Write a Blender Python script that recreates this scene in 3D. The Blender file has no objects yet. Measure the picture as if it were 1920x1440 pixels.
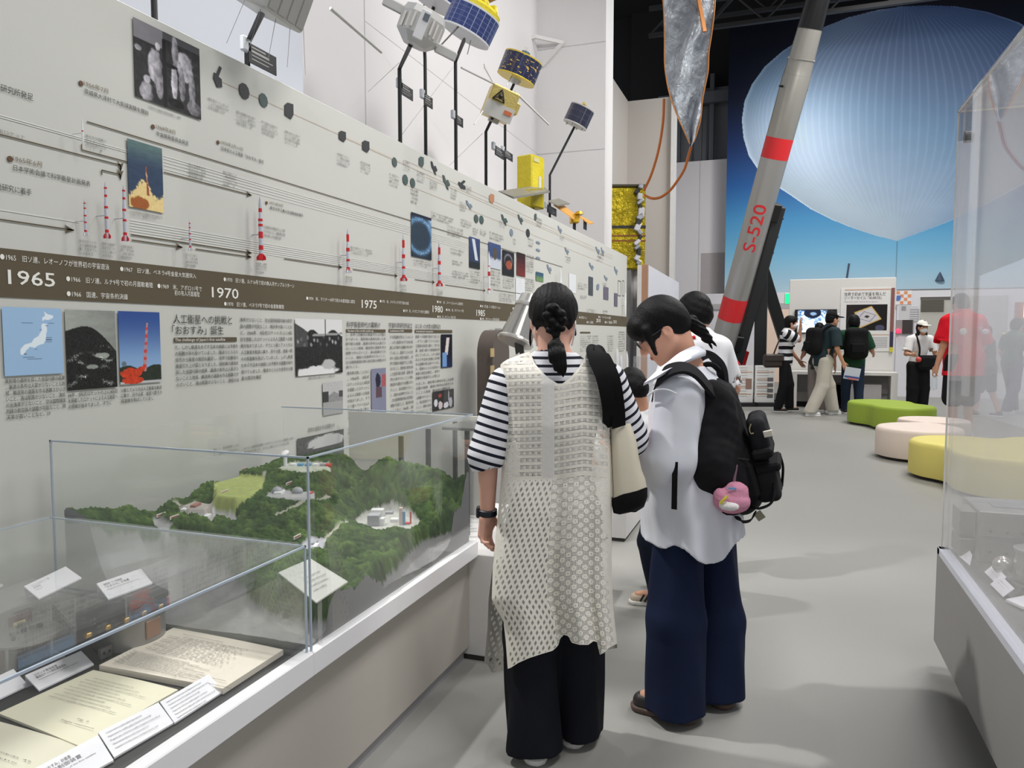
import bpy, bmesh, math, random
import numpy as np
from mathutils import Vector, Matrix
random.seed(7)
rng = np.random.default_rng(7)
# ---------------------------------------------------------------- camera
FPX = 1400.0          # focal length in pixels of the 1920x1440 frame
CAM_H = 1.38
PIT = math.atan(94/1400)
YAW = math.atan(505/1400*math.cos(PIT))
scene = bpy.context.scene
COL = scene.collection
cam_d = bpy.data.cameras.new('camera')
cam = bpy.data.objects.new('camera', cam_d)
COL.objects.link(cam)
cam.location = (0, 0, CAM_H)
cam.rotation_euler = (math.pi/2-PIT, 0, YAW)
cam_d.sensor_width = 36
cam_d.lens = FPX/1920*36
cam_d.clip_start = 0.05
cam_d.clip_end = 200
scene.camera = cam
# ---------------------------------------------------------------- world, exposure, hall lamps
scene.view_settings.view_transform = 'Standard'
scene.view_settings.look = 'None'
scene.view_settings.gamma = 1
scene.view_settings.exposure = 0.0
scene.view_settings.use_curve_mapping = False
scene.cycles.transparent_max_bounces = 40
scene.cycles.max_bounces = 6
wd = bpy.data.worlds.new('hall_ambient')
scene.world = wd
wd.use_nodes = True
wd.node_tree.nodes['Background'].inputs[0].default_value = (0.93, 0.96, 1.0, 1)
wd.node_tree.nodes['Background'].inputs[1].default_value = 0.46
def lamp(kind, loc, target, power, size=0.4, color=(1, 0.985, 0.96), spot=60, blend=0.5):
 d = bpy.data.lights.new('ceiling_lamp', kind)
 d.energy = power
 d.color = color
 if kind == 'AREA':
  d.shape = 'DISK'
  d.size = size
 else:
  d.shadow_soft_size = size
  if kind == 'SPOT':
   d.spot_size = math.radians(spot)
   d.spot_blend = blend
 o = bpy.data.objects.new('ceiling_lamp', d)
 COL.objects.link(o)
 o.location = loc
 v = Vector(target)-Vector(loc)
 o.rotation_euler = v.to_track_quat('-Z', 'Y').to_euler()
 return o
# broad hall lighting from the truss
lamp('AREA', (1.6, 1.2, 7.0), (0.2, 1.6, 0), 165, 1.6)
lamp('AREA', (2.2, 6.0, 7.5), (-0.6, 5.5, 0), 240, 2.0)
lamp('AREA', (3.0, 12.0, 8.0), (2.0, 12.5, 0), 430, 2.6)
lamp('AREA', (1.0, 16.5, 8.5), (1.2, 17.0, 0), 300, 2.5)
# spots on the timeline wall, on the aisle and on the satellites
lamp('SPOT', (1.2, 0.6, 6.2), (-2.2, 2.8, 1.6), 90, 0.10, spot=48, blend=0.6)
lamp('SPOT', (-1.15, 3.0, 6.6), (-2.2, 4.2, 1.5), 190, 0.05, spot=62, blend=0.6)
lamp('SPOT', (-1.2, 6.3, 6.6), (-2.2, 6.6, 1.5), 170, 0.05, spot=58, blend=0.6)
lamp('SPOT', (1.4, 4.6, 6.4), (-2.2, 5.2, 1.6), 190, 0.10, spot=55, blend=0.6)
lamp('SPOT', (1.4, 8.6, 6.4), (-2.2, 8.8, 1.6), 280, 0.10, spot=55, blend=0.6)
lamp('SPOT', (0.6, 6.2, 6.8), (-3.4, 9.4, 4.4), 330, 0.12, spot=70, blend=0.7)
lamp('SPOT', (-2.95, 2.3, 4.7), (-0.7, 2.4, 0.0), 590, 0.07, spot=64, blend=0.5)
lamp('SPOT', (1.8, 2.2, 6.0), (-0.4, 3.2, 0.6), 110, 0.08, spot=40, blend=0.5)
lamp('SPOT', (2.0, 17.0, 8.5), (3.2, 24.0, 5.2), 1080, 0.5, spot=100, blend=0.8)
# ---------------------------------------------------------------- calibration helpers: a photo pixel becomes a point in the room
_f = np.array([-math.sin(YAW)*math.cos(PIT), math.cos(YAW)*math.cos(PIT), -math.sin(PIT)])
_r = np.array([math.cos(YAW), math.sin(YAW), 0.0])
_u = np.cross(_r, _f)
_C = np.array([0, 0, CAM_H])
FH = np.array([-math.sin(YAW), math.cos(YAW), 0.0])      # horizontal view direction
RH = _r.copy()
def ray(x, y):
 return _f*FPX+_r*(x-960)-_u*(y-720)
def onz(x, y, z=0.0):
 d = ray(x, y); return _C+d*(z-CAM_H)/d[2]
def onx(x, y, X):
 d = ray(x, y); return _C+d*X/d[0]
def ony(x, y, Y):
 d = ray(x, y); return _C+d*Y/d[1]
def at(x, y, dep):
 d = ray(x, y); return _C+d*dep/(d@FH)
def pixels(P):
 V = P-_C
 w = V@_f
 return 960+FPX*(V@_r)/w, 720-FPX*(V@_u)/w
# ---------------------------------------------------------------- materials
def lin(c):
 c = np.asarray(c, float)/255.0
 return np.where(c <= 0.04045, c/12.92, ((c+0.055)/1.055)**2.4)
def rgba(c):
 l = lin(c[:3]); return (float(l[0]), float(l[1]), float(l[2]), 1.0)
MATS = {}
class NT:
 def __init__(s, name):
  s.m = bpy.data.materials.new(name)
  s.m.use_nodes = True
  s.t = s.m.node_tree
  s.t.nodes.clear()
  s.out = s.n('ShaderNodeOutputMaterial')
 def n(s, typ, **kw):
  nd = s.t.nodes.new(typ)
  for k, v in kw.items():
   setattr(nd, k, v)
  return nd
 def l(s, a, b):
  s.t.links.new(a, b)
 def math(s, op, a, b=None, c=None, clamp=False):
  nd = s.n('ShaderNodeMath', operation=op, use_clamp=clamp)
  for i, v in enumerate((a, b, c)):
   if v is None: continue
   if isinstance(v, (int, float)): nd.inputs[i].default_value = v
   else: s.l(v, nd.inputs[i])
  return nd.outputs[0]
 def mix(s, fac, a, b):
  nd = s.n('ShaderNodeMix', data_type='RGBA')
  for i, v in ((0, fac), (6, a), (7, b)):
   if isinstance(v, (int, float)): nd.inputs[i].default_value = v
   elif isinstance(v, tuple): nd.inputs[i].default_value = v
   else: s.l(v, nd.inputs[i])
  return nd.outputs[2]
 def noise(s, scale, detail=3, rough=0.5, vec=None, dist=0.0):
  nd = s.n('ShaderNodeTexNoise')
  nd.inputs['Scale'].default_value = scale
  nd.inputs['Detail'].default_value = detail
  nd.inputs['Roughness'].default_value = rough
  nd.inputs['Distortion'].default_value = dist
  if vec is not None: s.l(vec, nd.inputs['Vector'])
  return nd
 def obj(s):
  return s.n('ShaderNodeTexCoord').outputs['Object']
 def bsdf(s, color=None, rough=0.5, metal=0.0, spec=0.5, alpha=None, normal=None):
  b = s.n('ShaderNodeBsdfPrincipled')
  if color is not None:
   if isinstance(color, tuple): b.inputs['Base Color'].default_value = color
   else: s.l(color, b.inputs['Base Color'])
  if isinstance(rough, (int, float)): b.inputs['Roughness'].default_value = rough
  else: s.l(rough, b.inputs['Roughness'])
  b.inputs['Metallic'].default_value = metal
  b.inputs['Specular IOR Level'].default_value = spec
  if alpha is not None: s.l(alpha, b.inputs['Alpha'])
  if normal is not None: s.l(normal, b.inputs['Normal'])
  s.l(b.outputs[0], s.out.inputs[0])
  return b
 def bump(s, h, strength=0.3, dist=0.01):
  nd = s.n('ShaderNodeBump')
  nd.inputs['Strength'].default_value = strength
  nd.inputs['Distance'].default_value = dist
  s.l(h, nd.inputs['Height'])
  return nd.outputs[0]
def M(name, color, rough=0.5, metal=0.0, spec=0.5, var=0.06, vscale=6.0, bump=0.0, bscale=60.0, bdist=0.004, emit=0.0):
 """plain procedural surface: a base colour broken up by a soft noise, optional bump"""
 if name in MATS: return MATS[name]
 t = NT(name)
 ob = t.obj()
 nz = t.noise(vscale, 3, 0.55, ob)
 a = rgba(color)
 lo = tuple(x*(1-var) for x in a[:3])+(1,)
 hi = tuple(min(1, x*(1+var)) for x in a[:3])+(1,)
 c = t.mix(nz.outputs[0], lo, hi)
 nrm = None
 if bump > 0:
  nb = t.noise(bscale, 4, 0.6, ob)
  nrm = t.bump(nb.outputs[0], bump, bdist)
 b = t.bsdf(c, rough, metal, spec, normal=nrm)
 if emit > 0:
  t.l(c, b.inputs['Emission Color'])
  b.inputs['Emission Strength'].default_value = emit
 MATS[name] = t.m
 return t.m
def M_attr(name, rough=0.6, spec=0.3, emit=0.0, bump=0.0, bscale=300.0):
 """printed colours carried by the mesh"""
 if name in MATS: return MATS[name]
 t = NT(name)
 a = t.n('ShaderNodeAttribute'); a.attribute_name = 'ink'
 nrm = None
 if bump > 0:
  nb = t.noise(bscale, 3, 0.6, t.obj())
  nrm = t.bump(nb.outputs[0], bump, 0.004)
 b = t.bsdf(a.outputs['Color'], rough, 0, spec, normal=nrm)
 if emit > 0:
  t.l(a.outputs['Color'], b.inputs['Emission Color'])
  b.inputs['Emission Strength'].default_value = emit
 MATS[name] = t.m
 return t.m
def M_glass(name, tint=(0.985, 0.992, 0.988), haze=0.03, refl=1.0):
 if name in MATS: return MATS[name]
 t = NT(name)
 tr = t.n('ShaderNodeBsdfTransparent'); tr.inputs[0].default_value = tint+(1,)
 gl = t.n('ShaderNodeBsdfGlossy'); gl.inputs['Roughness'].default_value = 0.0
 gl.inputs[0].default_value = (1, 1, 1, 1)
 lw = t.n('ShaderNodeLayerWeight'); lw.inputs[0].default_value = 0.5
 p5 = t.math('POWER', lw.outputs['Facing'], 4.0)
 fac = t.math('MULTIPLY_ADD', p5, 0.55*refl, 0.03*refl, clamp=True)
 mx = t.n('ShaderNodeMixShader')
 t.l(fac, mx.inputs[0]); t.l(tr.outputs[0], mx.inputs[1]); t.l(gl.outputs[0], mx.inputs[2])
 df = t.n('ShaderNodeBsdfDiffuse'); df.inputs[0].default_value = (0.9, 0.9, 0.9, 1)  # diffuse white mixed in to imitate reflections of bright surroundings
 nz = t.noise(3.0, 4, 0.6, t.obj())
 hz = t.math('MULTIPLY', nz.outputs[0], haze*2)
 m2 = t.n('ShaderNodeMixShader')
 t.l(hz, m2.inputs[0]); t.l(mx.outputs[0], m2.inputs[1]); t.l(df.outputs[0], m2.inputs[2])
 t.l(m2.outputs[0], t.out.inputs[0])
 MATS[name] = t.m
 return t.m
# ---------------------------------------------------------------- mesh building
class MB:
 def __init__(s):
  s.v = []; s.f = []; s.n = 0; s.mi = []; s.cur = 0
 def raw(s, vs, fs):
  vs = np.asarray(vs, float).reshape(-1, 3)
  s.v.append(vs)
  for f in fs: s.f.append(tuple(int(i)+s.n for i in f)); s.mi.append(s.cur)
  s.n += len(vs)
  return s
 def box(s, c, size, R=None, bev=0.0):
  h = np.asarray(size, float)/2
  if bev <= 0:
   vs = np.array([[x, y, z] for x in (-1, 1) for y in (-1, 1) for z in (-1, 1)])*h
   fs = [(0, 1, 3, 2), (4, 6, 7, 5), (0, 4, 5, 1), (2, 3, 7, 6), (0, 2, 6, 4), (1, 5, 7, 3)]
  else:
   b = min(bev, h.min()*0.95)
   vs = []; idx = {}
   for sx in (-1, 1):
    for sy in (-1, 1):
     for sz in (-1, 1):
      S = np.array([sx, sy, sz])
      for ax in range(3):
       p = S*h-S*b; p[ax] = S[ax]*h[ax]
       idx[(sx, sy, sz, ax)] = len(vs); vs.append(p)
   fs = []
   for ax in range(3):
    o = [a for a in range(3) if a != ax]
    for sg in (-1, 1):
     q = []
     for (a, c2) in ((-1, -1), (1, -1), (1, 1), (-1, 1)):
      k = [0, 0, 0]; k[ax] = sg; k[o[0]] = a; k[o[1]] = c2
      q.append(idx[tuple(k)+(ax,)])
     fs.append(q)
   for ax in range(3):      # edges along ax
    o = [a for a in range(3) if a != ax]
    for a in (-1, 1):
     for c2 in (-1, 1):
      k0 = [0, 0, 0]; k0[o[0]] = a; k0[o[1]] = c2
      k1 = list(k0); k0[ax] = -1; k1[ax] = 1
      fs.append([idx[tuple(k0)+(o[0],)], idx[tuple(k0)+(o[1],)], idx[tuple(k1)+(o[1],)], idx[tuple(k1)+(o[0],)]])
   for k in [(a, b2, c2) for a in (-1, 1) for b2 in (-1, 1) for c2 in (-1, 1)]:
    fs.append([idx[k+(0,)], idx[k+(1,)], idx[k+(2,)]])
   vs = np.array(vs)
  if R is not None: vs = vs@np.asarray(R).T
  return s.raw(vs+np.asarray(c, float), fs)
 def cyl(s, p0, p1, r0, r1=None, n=16, caps=True):
  if r1 is None: r1 = r0
  p0 = np.asarray(p0, float); p1 = np.asarray(p1, float)
  return s.tube([p0, p1], [r0, r1], n, caps)
 def tube(s, pts, rads, n=8, caps=True):
  pts = np.asarray(pts, float)
  if np.isscalar(rads): rads = [rads]*len(pts)
  T = np.gradient(pts, axis=0)
  T /= np.linalg.norm(T, axis=1)[:, None]+1e-12
  a = np.array([0, 0, 1.0]) if abs(T[0][2]) < 0.9 else np.array([1.0, 0, 0])
  N = np.cross(T[0], a); N /= np.linalg.norm(N)
  vs = []
  th = np.linspace(0, 2*np.pi, n, endpoint=False)
  for i in range(len(pts)):
   N = N-T[i]*(N@T[i]); N /= np.linalg.norm(N)+1e-12
   B = np.cross(T[i], N)
   vs.append(pts[i]+rads[i]*(np.cos(th)[:, None]*N+np.sin(th)[:, None]*B))
  return s.rings(vs, caps)
 def rings(s, rs, caps=True, closed=True):
  m = len(rs); n = len(rs[0])
  fs = []
  for i in range(m-1):
   for j in range(n if closed else n-1):
    k = (j+1) % n
    fs.append((i*n+j, i*n+k, (i+1)*n+k, (i+1)*n+j))
  if caps and closed:
   fs.append(tuple(range(n-1, -1, -1)))
   fs.append(tuple((m-1)*n+j for j in range(n)))
  return s.raw(np.concatenate([np.asarray(r) for r in rs]), fs)
 def lathe(s, prof, base, axis=(0, 0, 1), n=32, caps=True):
  ax = np.asarray(axis, float); ax /= np.linalg.norm(ax)
  a = np.array([0, 0, 1.0]) if abs(ax[2]) < 0.9 else np.array([1.0, 0, 0])
  N = np.cross(ax, a); N /= np.linalg.norm(N); B = np.cross(ax, N)
  th = np.linspace(0, 2*np.pi, n, endpoint=False)
  rs = [np.asarray(base)+ax*h+r*(np.cos(th)[:, None]*N+np.sin(th)[:, None]*B) for r, h in prof]
  return s.rings(rs, caps)
 def ball(s, c, r, R=None, n=16, m=10):
  r = np.broadcast_to(np.asarray(r, float), 3)
  vs = []; fs = []
  for i in range(m+1):
   ph = math.pi*i/m
   for j in range(n):
    th = 2*math.pi*j/n
    vs.append((math.sin(ph)*math.cos(th)*r[0], math.sin(ph)*math.sin(th)*r[1], math.cos(ph)*r[2]))
  for i in range(m):
   for j in range(n):
    k = (j+1) % n
    fs.append((i*n+j, (i+1)*n+j, (i+1)*n+k, i*n+k))
  vs = np.array(vs)
  if R is not None: vs = vs@np.asarray(R).T
  return s.raw(vs+np.asarray(c, float), fs)
 def prism(s, poly, o, ux, uy, depth):
  """polygon in the plane (o; ux, uy), pushed back by depth along -(ux x uy)"""
  o = np.asarray(o, float); ux = np.asarray(ux, float); uy = np.asarray(uy, float)
  nrm = np.cross(ux, uy); nrm /= np.linalg.norm(nrm)
  P = np.array([o+ux*a+uy*b for a, b in poly]); n = len(P)
  Q = P-nrm*depth
  fs = [tuple(range(n)), tuple(range(2*n-1, n-1, -1))]+[(i, n+i, n+(i+1) % n, (i+1) % n) for i in range(n)]
  return s.raw(np.concatenate([P, Q]), fs)
 def grid(s, P):
  P = np.asarray(P, float); a, b = P.shape[:2]
  i = np.arange(a-1)[:, None]*b+np.arange(b-1)[None]
  i = i.ravel()
  return s.raw(P.reshape(-1, 3), np.stack([i, i+1, i+b+1, i+b], 1))
WM = {}      # world matrices of things and parts
def mesh_from(name, vs, fs, smooth=False, angle=None):
 me = bpy.data.meshes.new(name)
 vs = np.ascontiguousarray(vs, dtype=np.float32)
 if isinstance(fs, np.ndarray):
  lens = np.full(len(fs), fs.shape[1], dtype=np.int32); flat = fs.astype(np.int32).ravel()
 else:
  lens = np.array([len(f) for f in fs], dtype=np.int32)
  flat = np.concatenate([np.asarray(f, dtype=np.int32) for f in fs]) if len(fs) else np.zeros(0, np.int32)
 me.vertices.add(len(vs)); me.vertices.foreach_set('co', vs.ravel())
 me.loops.add(len(flat)); me.loops.foreach_set('vertex_index', flat)
 me.polygons.add(len(lens))
 me.polygons.foreach_set('loop_start', np.concatenate([[0], np.cumsum(lens)[:-1]]).astype(np.int32))
 me.polygons.foreach_set('loop_total', lens)
 me.polygons.foreach_set('use_smooth', np.full(len(lens), bool(smooth)))
 me.update(calc_edges=True)
 me.validate()
 return me
def sharp(me, deg=35):
 bm = bmesh.new(); bm.from_mesh(me)
 bmesh.ops.recalc_face_normals(bm, faces=bm.faces)
 for e in bm.edges:
  if len(e.link_faces) == 2 and e.calc_face_angle(0) > math.radians(deg): e.smooth = False
 for f in bm.faces: f.smooth = True
 bm.to_mesh(me); bm.free()
def link(name, me, mat, parent=None, label=None):
 o = bpy.data.objects.new(name, me)
 COL.objects.link(o)
 mats = mat if isinstance(mat, (list, tuple)) else [mat]
 for m in mats:
  if m is not None: me.materials.append(m)
 if parent is not None:
  o.parent = parent
  WM[o.name] = WM[parent.name]
 else:
  WM[o.name] = Matrix.Identity(4)
 if label: o['label'] = label
 return o
def to_local(vs, parent):
 if parent is None: return np.asarray(vs, float)
 mi = np.array(WM[parent.name].inverted())
 return np.asarray(vs, float)@mi[:3, :3].T+mi[:3, 3]
def obj(name, mb, mat, parent=None, smooth=True, deg=35, label=None):
 vs = to_local(np.concatenate(mb.v), parent)
 me = mesh_from(name, vs, mb.f)
 me.polygons.foreach_set('material_index', np.array(mb.mi, dtype=np.int32)) if len(mb.mi) == len(me.polygons) else None
 if smooth: sharp(me, deg)
 return link(name, me, mat, parent, label)
def tag(o, label, cat, group=None):
 o['label'] = label; o['category'] = cat
 if group: o['group'] = group
 return o
def thing(name, label, cat, loc, rz=0.0, group=None):
 o = bpy.data.objects.new(name, None); COL.objects.link(o)
 o.empty_display_size = 0.1
 o.location = [float(x) for x in loc]; o.rotation_euler = (0, 0, rz)
 WM[o.name] = Matrix.Translation(Vector([float(x) for x in loc]))@Matrix.Rotation(rz, 4, 'Z')
 return tag(o, label, cat, group)
def struct(name, mb, mat, smooth=False):
 o = obj(name, mb, mat, None, smooth); o['kind'] = 'structure'
 return o
def ink(me, cols):
 """per-point printed colour, sRGB 0..1 in"""
 a = me.color_attributes.new('ink', 'FLOAT_COLOR', 'POINT')
 c = np.ones((len(me.vertices), 4), dtype=np.float32)
 c[:, :3] = lin(np.clip(cols, 0, 1)*255)
 a.data.foreach_set('color', c.ravel())
def fattr(me, name, vals):
 a = me.attributes.new(name, 'FLOAT', 'POINT')
 a.data.foreach_set('value', np.ascontiguousarray(vals, dtype=np.float32))
def picture(name, corners, nu, nv, fn, parent, mat=None, label=None, thick=0.0):
 """printed sheet: corners TL, TR, BR, BL; fn(u, v) -> sRGB with v downwards"""
 TL, TR, BR, BL = [np.asarray(c, float) for c in corners]
 u, v = np.meshgrid(np.linspace(0, 1, nu+1), np.linspace(0, 1, nv+1))
 P = ((1-u)*(1-v))[..., None]*TL+(u*(1-v))[..., None]*TR+(u*v)[..., None]*BR+((1-u)*v)[..., None]*BL
 c = fn(u, v).reshape(-1, 3)
 i = (np.arange(nv)[:, None]*(nu+1)+np.arange(nu)[None]).ravel()
 f = np.stack([i, i+nu+1, i+nu+2, i+1], 1)
 vs = P.reshape(-1, 3)
 if thick > 0:      # give the sheet a back and a rim
  nrm = np.cross(BL-TL, TR-TL); nrm /= np.linalg.norm(nrm)
  k = len(vs)
  bk = np.array([TL, TR, BR, BL])-nrm*thick
  fr = np.array([TL, TR, BR, BL])
  vs = np.concatenate([vs, fr, bk]); c = np.concatenate([c, np.tile(c.mean(0), (8, 1))*0+0.85])
  f = [tuple(q) for q in f]+[(k+4, k+5, k+6, k+7)]+[(k+a, k+(a+1) % 4, k+4+(a+1) % 4, k+4+a) for a in range(4)]
 me = mesh_from(name, to_local(vs, parent), f)
 ink(me, c)
 return link(name, me, mat or M_attr('printed_ink'), parent, label)
# -- text: queued, converted to meshes in one go
TQ = []
def text(key, s, o, ux, uy, h, width=None, align='LEFT', bold=False):
 """key=(part name, parent, material); o baseline origin; ux/uy unit axes; h cap height; width fits the run"""
 TQ.append((key, s, np.asarray(o, float), np.asarray(ux, float), np.asarray(uy, float), h, width, align, bold))
def flush_text():
 made = []
 for it in TQ:
  c = bpy.data.curves.new('t', 'FONT'); c.body = it[1]; c.size = 1.0; c.resolution_u = 2
  c.fill_mode = 'FRONT'
  if it[8]: c.offset = 0.008
  o = bpy.data.objects.new('t', c); COL.objects.link(o); made.append(o)
 bpy.context.view_layer.update()
 dg = bpy.context.evaluated_depsgraph_get()
 acc = {}
 for it, o in zip(TQ, made):
  me = o.evaluated_get(dg).to_mesh()
  n = len(me.vertices)
  if n == 0: continue
  co = np.zeros(n*3, np.float32); me.vertices.foreach_get('co', co); co = co.reshape(-1, 3).astype(float)
  fs = [tuple(p.vertices) for p in me.polygons]
  o.evaluated_get(dg).to_mesh_clear()
  key, s, org, ux, uy, h, width, align, _ = it
  sy = h/0.73
  x0, x1 = co[:, 0].min(), co[:, 0].max()
  sx = sy if width is None else width/max(1e-6, x1-x0)
  x = (co[:, 0]-x0)*sx
  if align == 'CENTER': x = x-(x1-x0)*sx/2
  if align == 'RIGHT': x = x-(x1-x0)*sx
  P = org+x[:, None]*ux+(co[:, 1]*sy)[:, None]*uy
  k = (key[0], key[1].name if key[1] else None, key[2].name)+tuple(key[3:])
  a = acc.setdefault(k, [key, [], [], 0])
  a[1].append(P); a[2] += [tuple(i+a[3] for i in f) for f in fs]; a[3] += n
 for o in made:
  c = o.data
  bpy.data.objects.remove(o); bpy.data.curves.remove(c)
 for k, (key, vs, fs, n) in acc.items():
  me = mesh_from(key[0], to_local(np.concatenate(vs), key[1]), fs)
  link(key[0], me, key[2], key[1])
 TQ.clear()
# ---------------------------------------------------------------- distance-field modelling (bodies, clothing, bags)
def snoise(X, Y, Z, f, seed=0):
 r = np.random.default_rng(seed); o = 0
 for i in range(5):
  a = r.normal(size=3); a /= np.linalg.norm(a); ph = r.uniform(0, 6.28)
  o = o+np.sin(f*(0.7+0.25*i)*(a[0]*X+a[1]*Y+a[2]*Z)*6.28+ph)
 return o/5
class SDF:
 def __init__(s, lo, hi, h):
  s.lo = np.asarray(lo, float); s.h = h
  n = np.ceil((np.asarray(hi, float)-s.lo)/h).astype(int)+1
  s.D = np.full(n, 0.3, np.float32)
  s.S = None
 def view(s, lo, hi):
  i0 = np.maximum(0, np.floor((lo-s.lo)/s.h).astype(int)); i1 = np.minimum(s.D.shape, np.ceil((hi-s.lo)/s.h).astype(int)+1)
  if np.any(i1 <= i0): return None
  ax = [s.lo[k]+s.h*np.arange(i0[k], i1[k]) for k in range(3)]
  return tuple(slice(a, b) for a, b in zip(i0, i1)), np.meshgrid(*ax, indexing='ij', sparse=True)
 def put(s, sl, d, k, op='add', sv=None):
  A = s.D[sl]
  if op == 'add':
   if sv is not None:
    if s.S is None: s.S = np.zeros(s.D.shape, np.float32)
    B = s.S[sl]
    B[...] = np.where(d < A, sv, B)
   if k > 0:
    t = np.clip(0.5+0.5*(A-d)/k, 0, 1)
    A[...] = A*(1-t)+d*t-k*t*(1-t)
   else: A[...] = np.minimum(A, d)
  elif op == 'cut':
   d = -d
   if k > 0:
    t = np.clip(0.5-0.5*(A-d)/k, 0, 1)
    A[...] = A*(1-t)+d*t+k*t*(1-t)
   else: A[...] = np.maximum(A, d)
 def cap(s, a, b, ra, rb=None, k=0.02, op='add', sv=None, flat=None):
  """tapered capsule; flat=(axis, factor) squashes it across one direction; sv(t, along) writes the pattern coordinate"""
  if rb is None: rb = ra
  a = np.asarray(a, float); b = np.asarray(b, float)
  m = max(ra, rb)*(1.0 if flat is None else max(1.0, 1.0/flat[1]))+k+3*s.h
  q = s.view(np.minimum(a, b)-m, np.maximum(a, b)+m)
  if q is None: return s
  sl, (X, Y, Z) = q
  ab = b-a; L2 = ab@ab+1e-12
  t = np.clip(((X-a[0])*ab[0]+(Y-a[1])*ab[1]+(Z-a[2])*ab[2])/L2, 0, 1)
  px = X-(a[0]+t*ab[0]); py = Y-(a[1]+t*ab[1]); pz = Z-(a[2]+t*ab[2])
  if flat is not None:
   ax = np.asarray(flat[0], float); ax /= np.linalg.norm(ax)
   w = px*ax[0]+py*ax[1]+pz*ax[2]
   e = (1/flat[1])-1
   px = px+w*e*ax[0]; py = py+w*e*ax[1]; pz = pz+w*e*ax[2]
  d = np.sqrt(px*px+py*py+pz*pz)-(ra+t*(rb-ra))
  s.put(sl, d, k, op, None if sv is None else sv(t*math.sqrt(L2), X, Y, Z))
  return s
 def ell(s, c, r, R=None, k=0.02, op='add', sv=None):
  c = np.asarray(c, float); r = np.broadcast_to(np.asarray(r, float), 3)
  m = r.max()+k+3*s.h
  q = s.view(c-m, c+m)
  if q is None: return s
  sl, (X, Y, Z) = q
  p = (X-c[0], Y-c[1], Z-c[2])
  if R is not None:
   R = np.asarray(R); p = tuple(R[0, i]*p[0]+R[1, i]*p[1]+R[2, i]*p[2] for i in range(3))
  k0 = np.sqrt((p[0]/r[0])**2+(p[1]/r[1])**2+(p[2]/r[2])**2)
  k1 = np.sqrt((p[0]/r[0]**2)**2+(p[1]/r[1]**2)**2+(p[2]/r[2]**2)**2)+1e-9
  d = k0*(k0-1)/k1
  s.put(sl, d, k, op, None if sv is None else sv(0, X, Y, Z))
  return s
 def box(s, c, half, R=None, rnd=0.02, k=0.02, op='add', sv=None):
  c = np.asarray(c, float); hf = np.asarray(half, float)
  m = np.linalg.norm(hf)+k+3*s.h
  q = s.view(c-m, c+m)
  if q is None: return s
  sl, (X, Y, Z) = q
  p = (X-c[0], Y-c[1], Z-c[2])
  if R is not None:
   R = np.asarray(R); p = tuple(R[0, i]*p[0]+R[1, i]*p[1]+R[2, i]*p[2] for i in range(3))
  e = [np.abs(p[i])-(hf[i]-rnd) for i in range(3)]
  d = np.sqrt(sum(np.maximum(x, 0)**2 for x in e))+np.minimum(np.maximum(np.maximum(e[0], e[1]), e[2]), 0)-rnd
  s.put(sl, d, k, op, None if sv is None else sv(0, X, Y, Z))
  return s
 def half(s, p, n, k=0.0):
  """keep the side against the normal"""
  sl, (X, Y, Z) = s.view(s.lo, s.lo+s.h*np.array(s.D.shape))
  n = np.asarray(n, float); n = n/np.linalg.norm(n)
  d = (X-p[0])*n[0]+(Y-p[1])*n[1]+(Z-p[2])*n[2]
  s.D = np.maximum(s.D, d.astype(np.float32))
  return s
 def fold(s, fn):
  sl, (X, Y, Z) = s.view(s.lo, s.lo+s.h*np.array(s.D.shape))
  m = np.abs(s.D) < 0.06
  s.D = np.where(m, s.D+fn(X, Y, Z), s.D).astype(np.float32)
  return s
 def shell(s, th):
  s.D = (np.abs(s.D+th/2)-th/2).astype(np.float32); return s
 def mesh(s):
  D = np.pad(s.D, 1, constant_values=0.3); lo = s.lo-s.h
  I = D < 0
  n = np.array(D.shape)-1
  c = np.zeros(n, np.int8)
  for dx in (0, 1):
   for dy in (0, 1):
    for dz in (0, 1): c += I[dx:dx+n[0], dy:dy+n[1], dz:dz+n[2]]
  act = (c > 0) & (c < 8)
  ids = np.argwhere(act)
  num = np.full(n, -1, np.int64); num[act] = np.arange(len(ids))
  val = {}
  for dx in (0, 1):
   for dy in (0, 1):
    for dz in (0, 1): val[(dx, dy, dz)] = D[ids[:, 0]+dx, ids[:, 1]+dy, ids[:, 2]+dz]
  acc = np.zeros((len(ids), 3)); cnt = np.zeros(len(ids))
  for ax in range(3):
   o = [a for a in range(3) if a != ax]
   for a in (0, 1):
    for b in (0, 1):
     k0 = [0, 0, 0]; k0[o[0]] = a; k0[o[1]] = b; k1 = list(k0); k1[ax] = 1
     v0 = val[tuple(k0)]; v1 = val[tuple(k1)]
     w = (v0 < 0) != (v1 < 0)
     t = np.where(w, v0/(v0-v1+1e-20), 0)
     p = np.tile(np.array(k0, float), (len(ids), 1)); p[:, ax] = t
     acc[w] += p[w]; cnt[w] += 1
  P = ids+acc/np.maximum(cnt, 1)[:, None]
  F = []
  for ax in range(3):
   o = [(ax+1) % 3, (ax+2) % 3]
   sl0 = [slice(1, -1)]*3; sl0[ax] = slice(0, -1)
   sl1 = list(sl0); sl1[ax] = slice(1, None)
   sl0[ax] = slice(0, -1)
   A = I[tuple(sl0)]; B = I[tuple(sl1)]
   for flip, w in ((False, A & ~B), (True, ~A & B)):
    e = np.argwhere(w)
    for k in range(3):
     if k != ax: e[:, k] += 1
    if len(e) == 0: continue
    q = []
    for (da, db) in ((-1, -1), (0, -1), (0, 0), (-1, 0)):
     g = e.copy(); g[:, o[0]] += da; g[:, o[1]] += db
     q.append(num[g[:, 0], g[:, 1], g[:, 2]])
    q = np.stack(q, 1)
    F.append(q[:, ::-1] if flip else q)
  F = np.concatenate(F)
  F = F[(F >= 0).all(1)]
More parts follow.
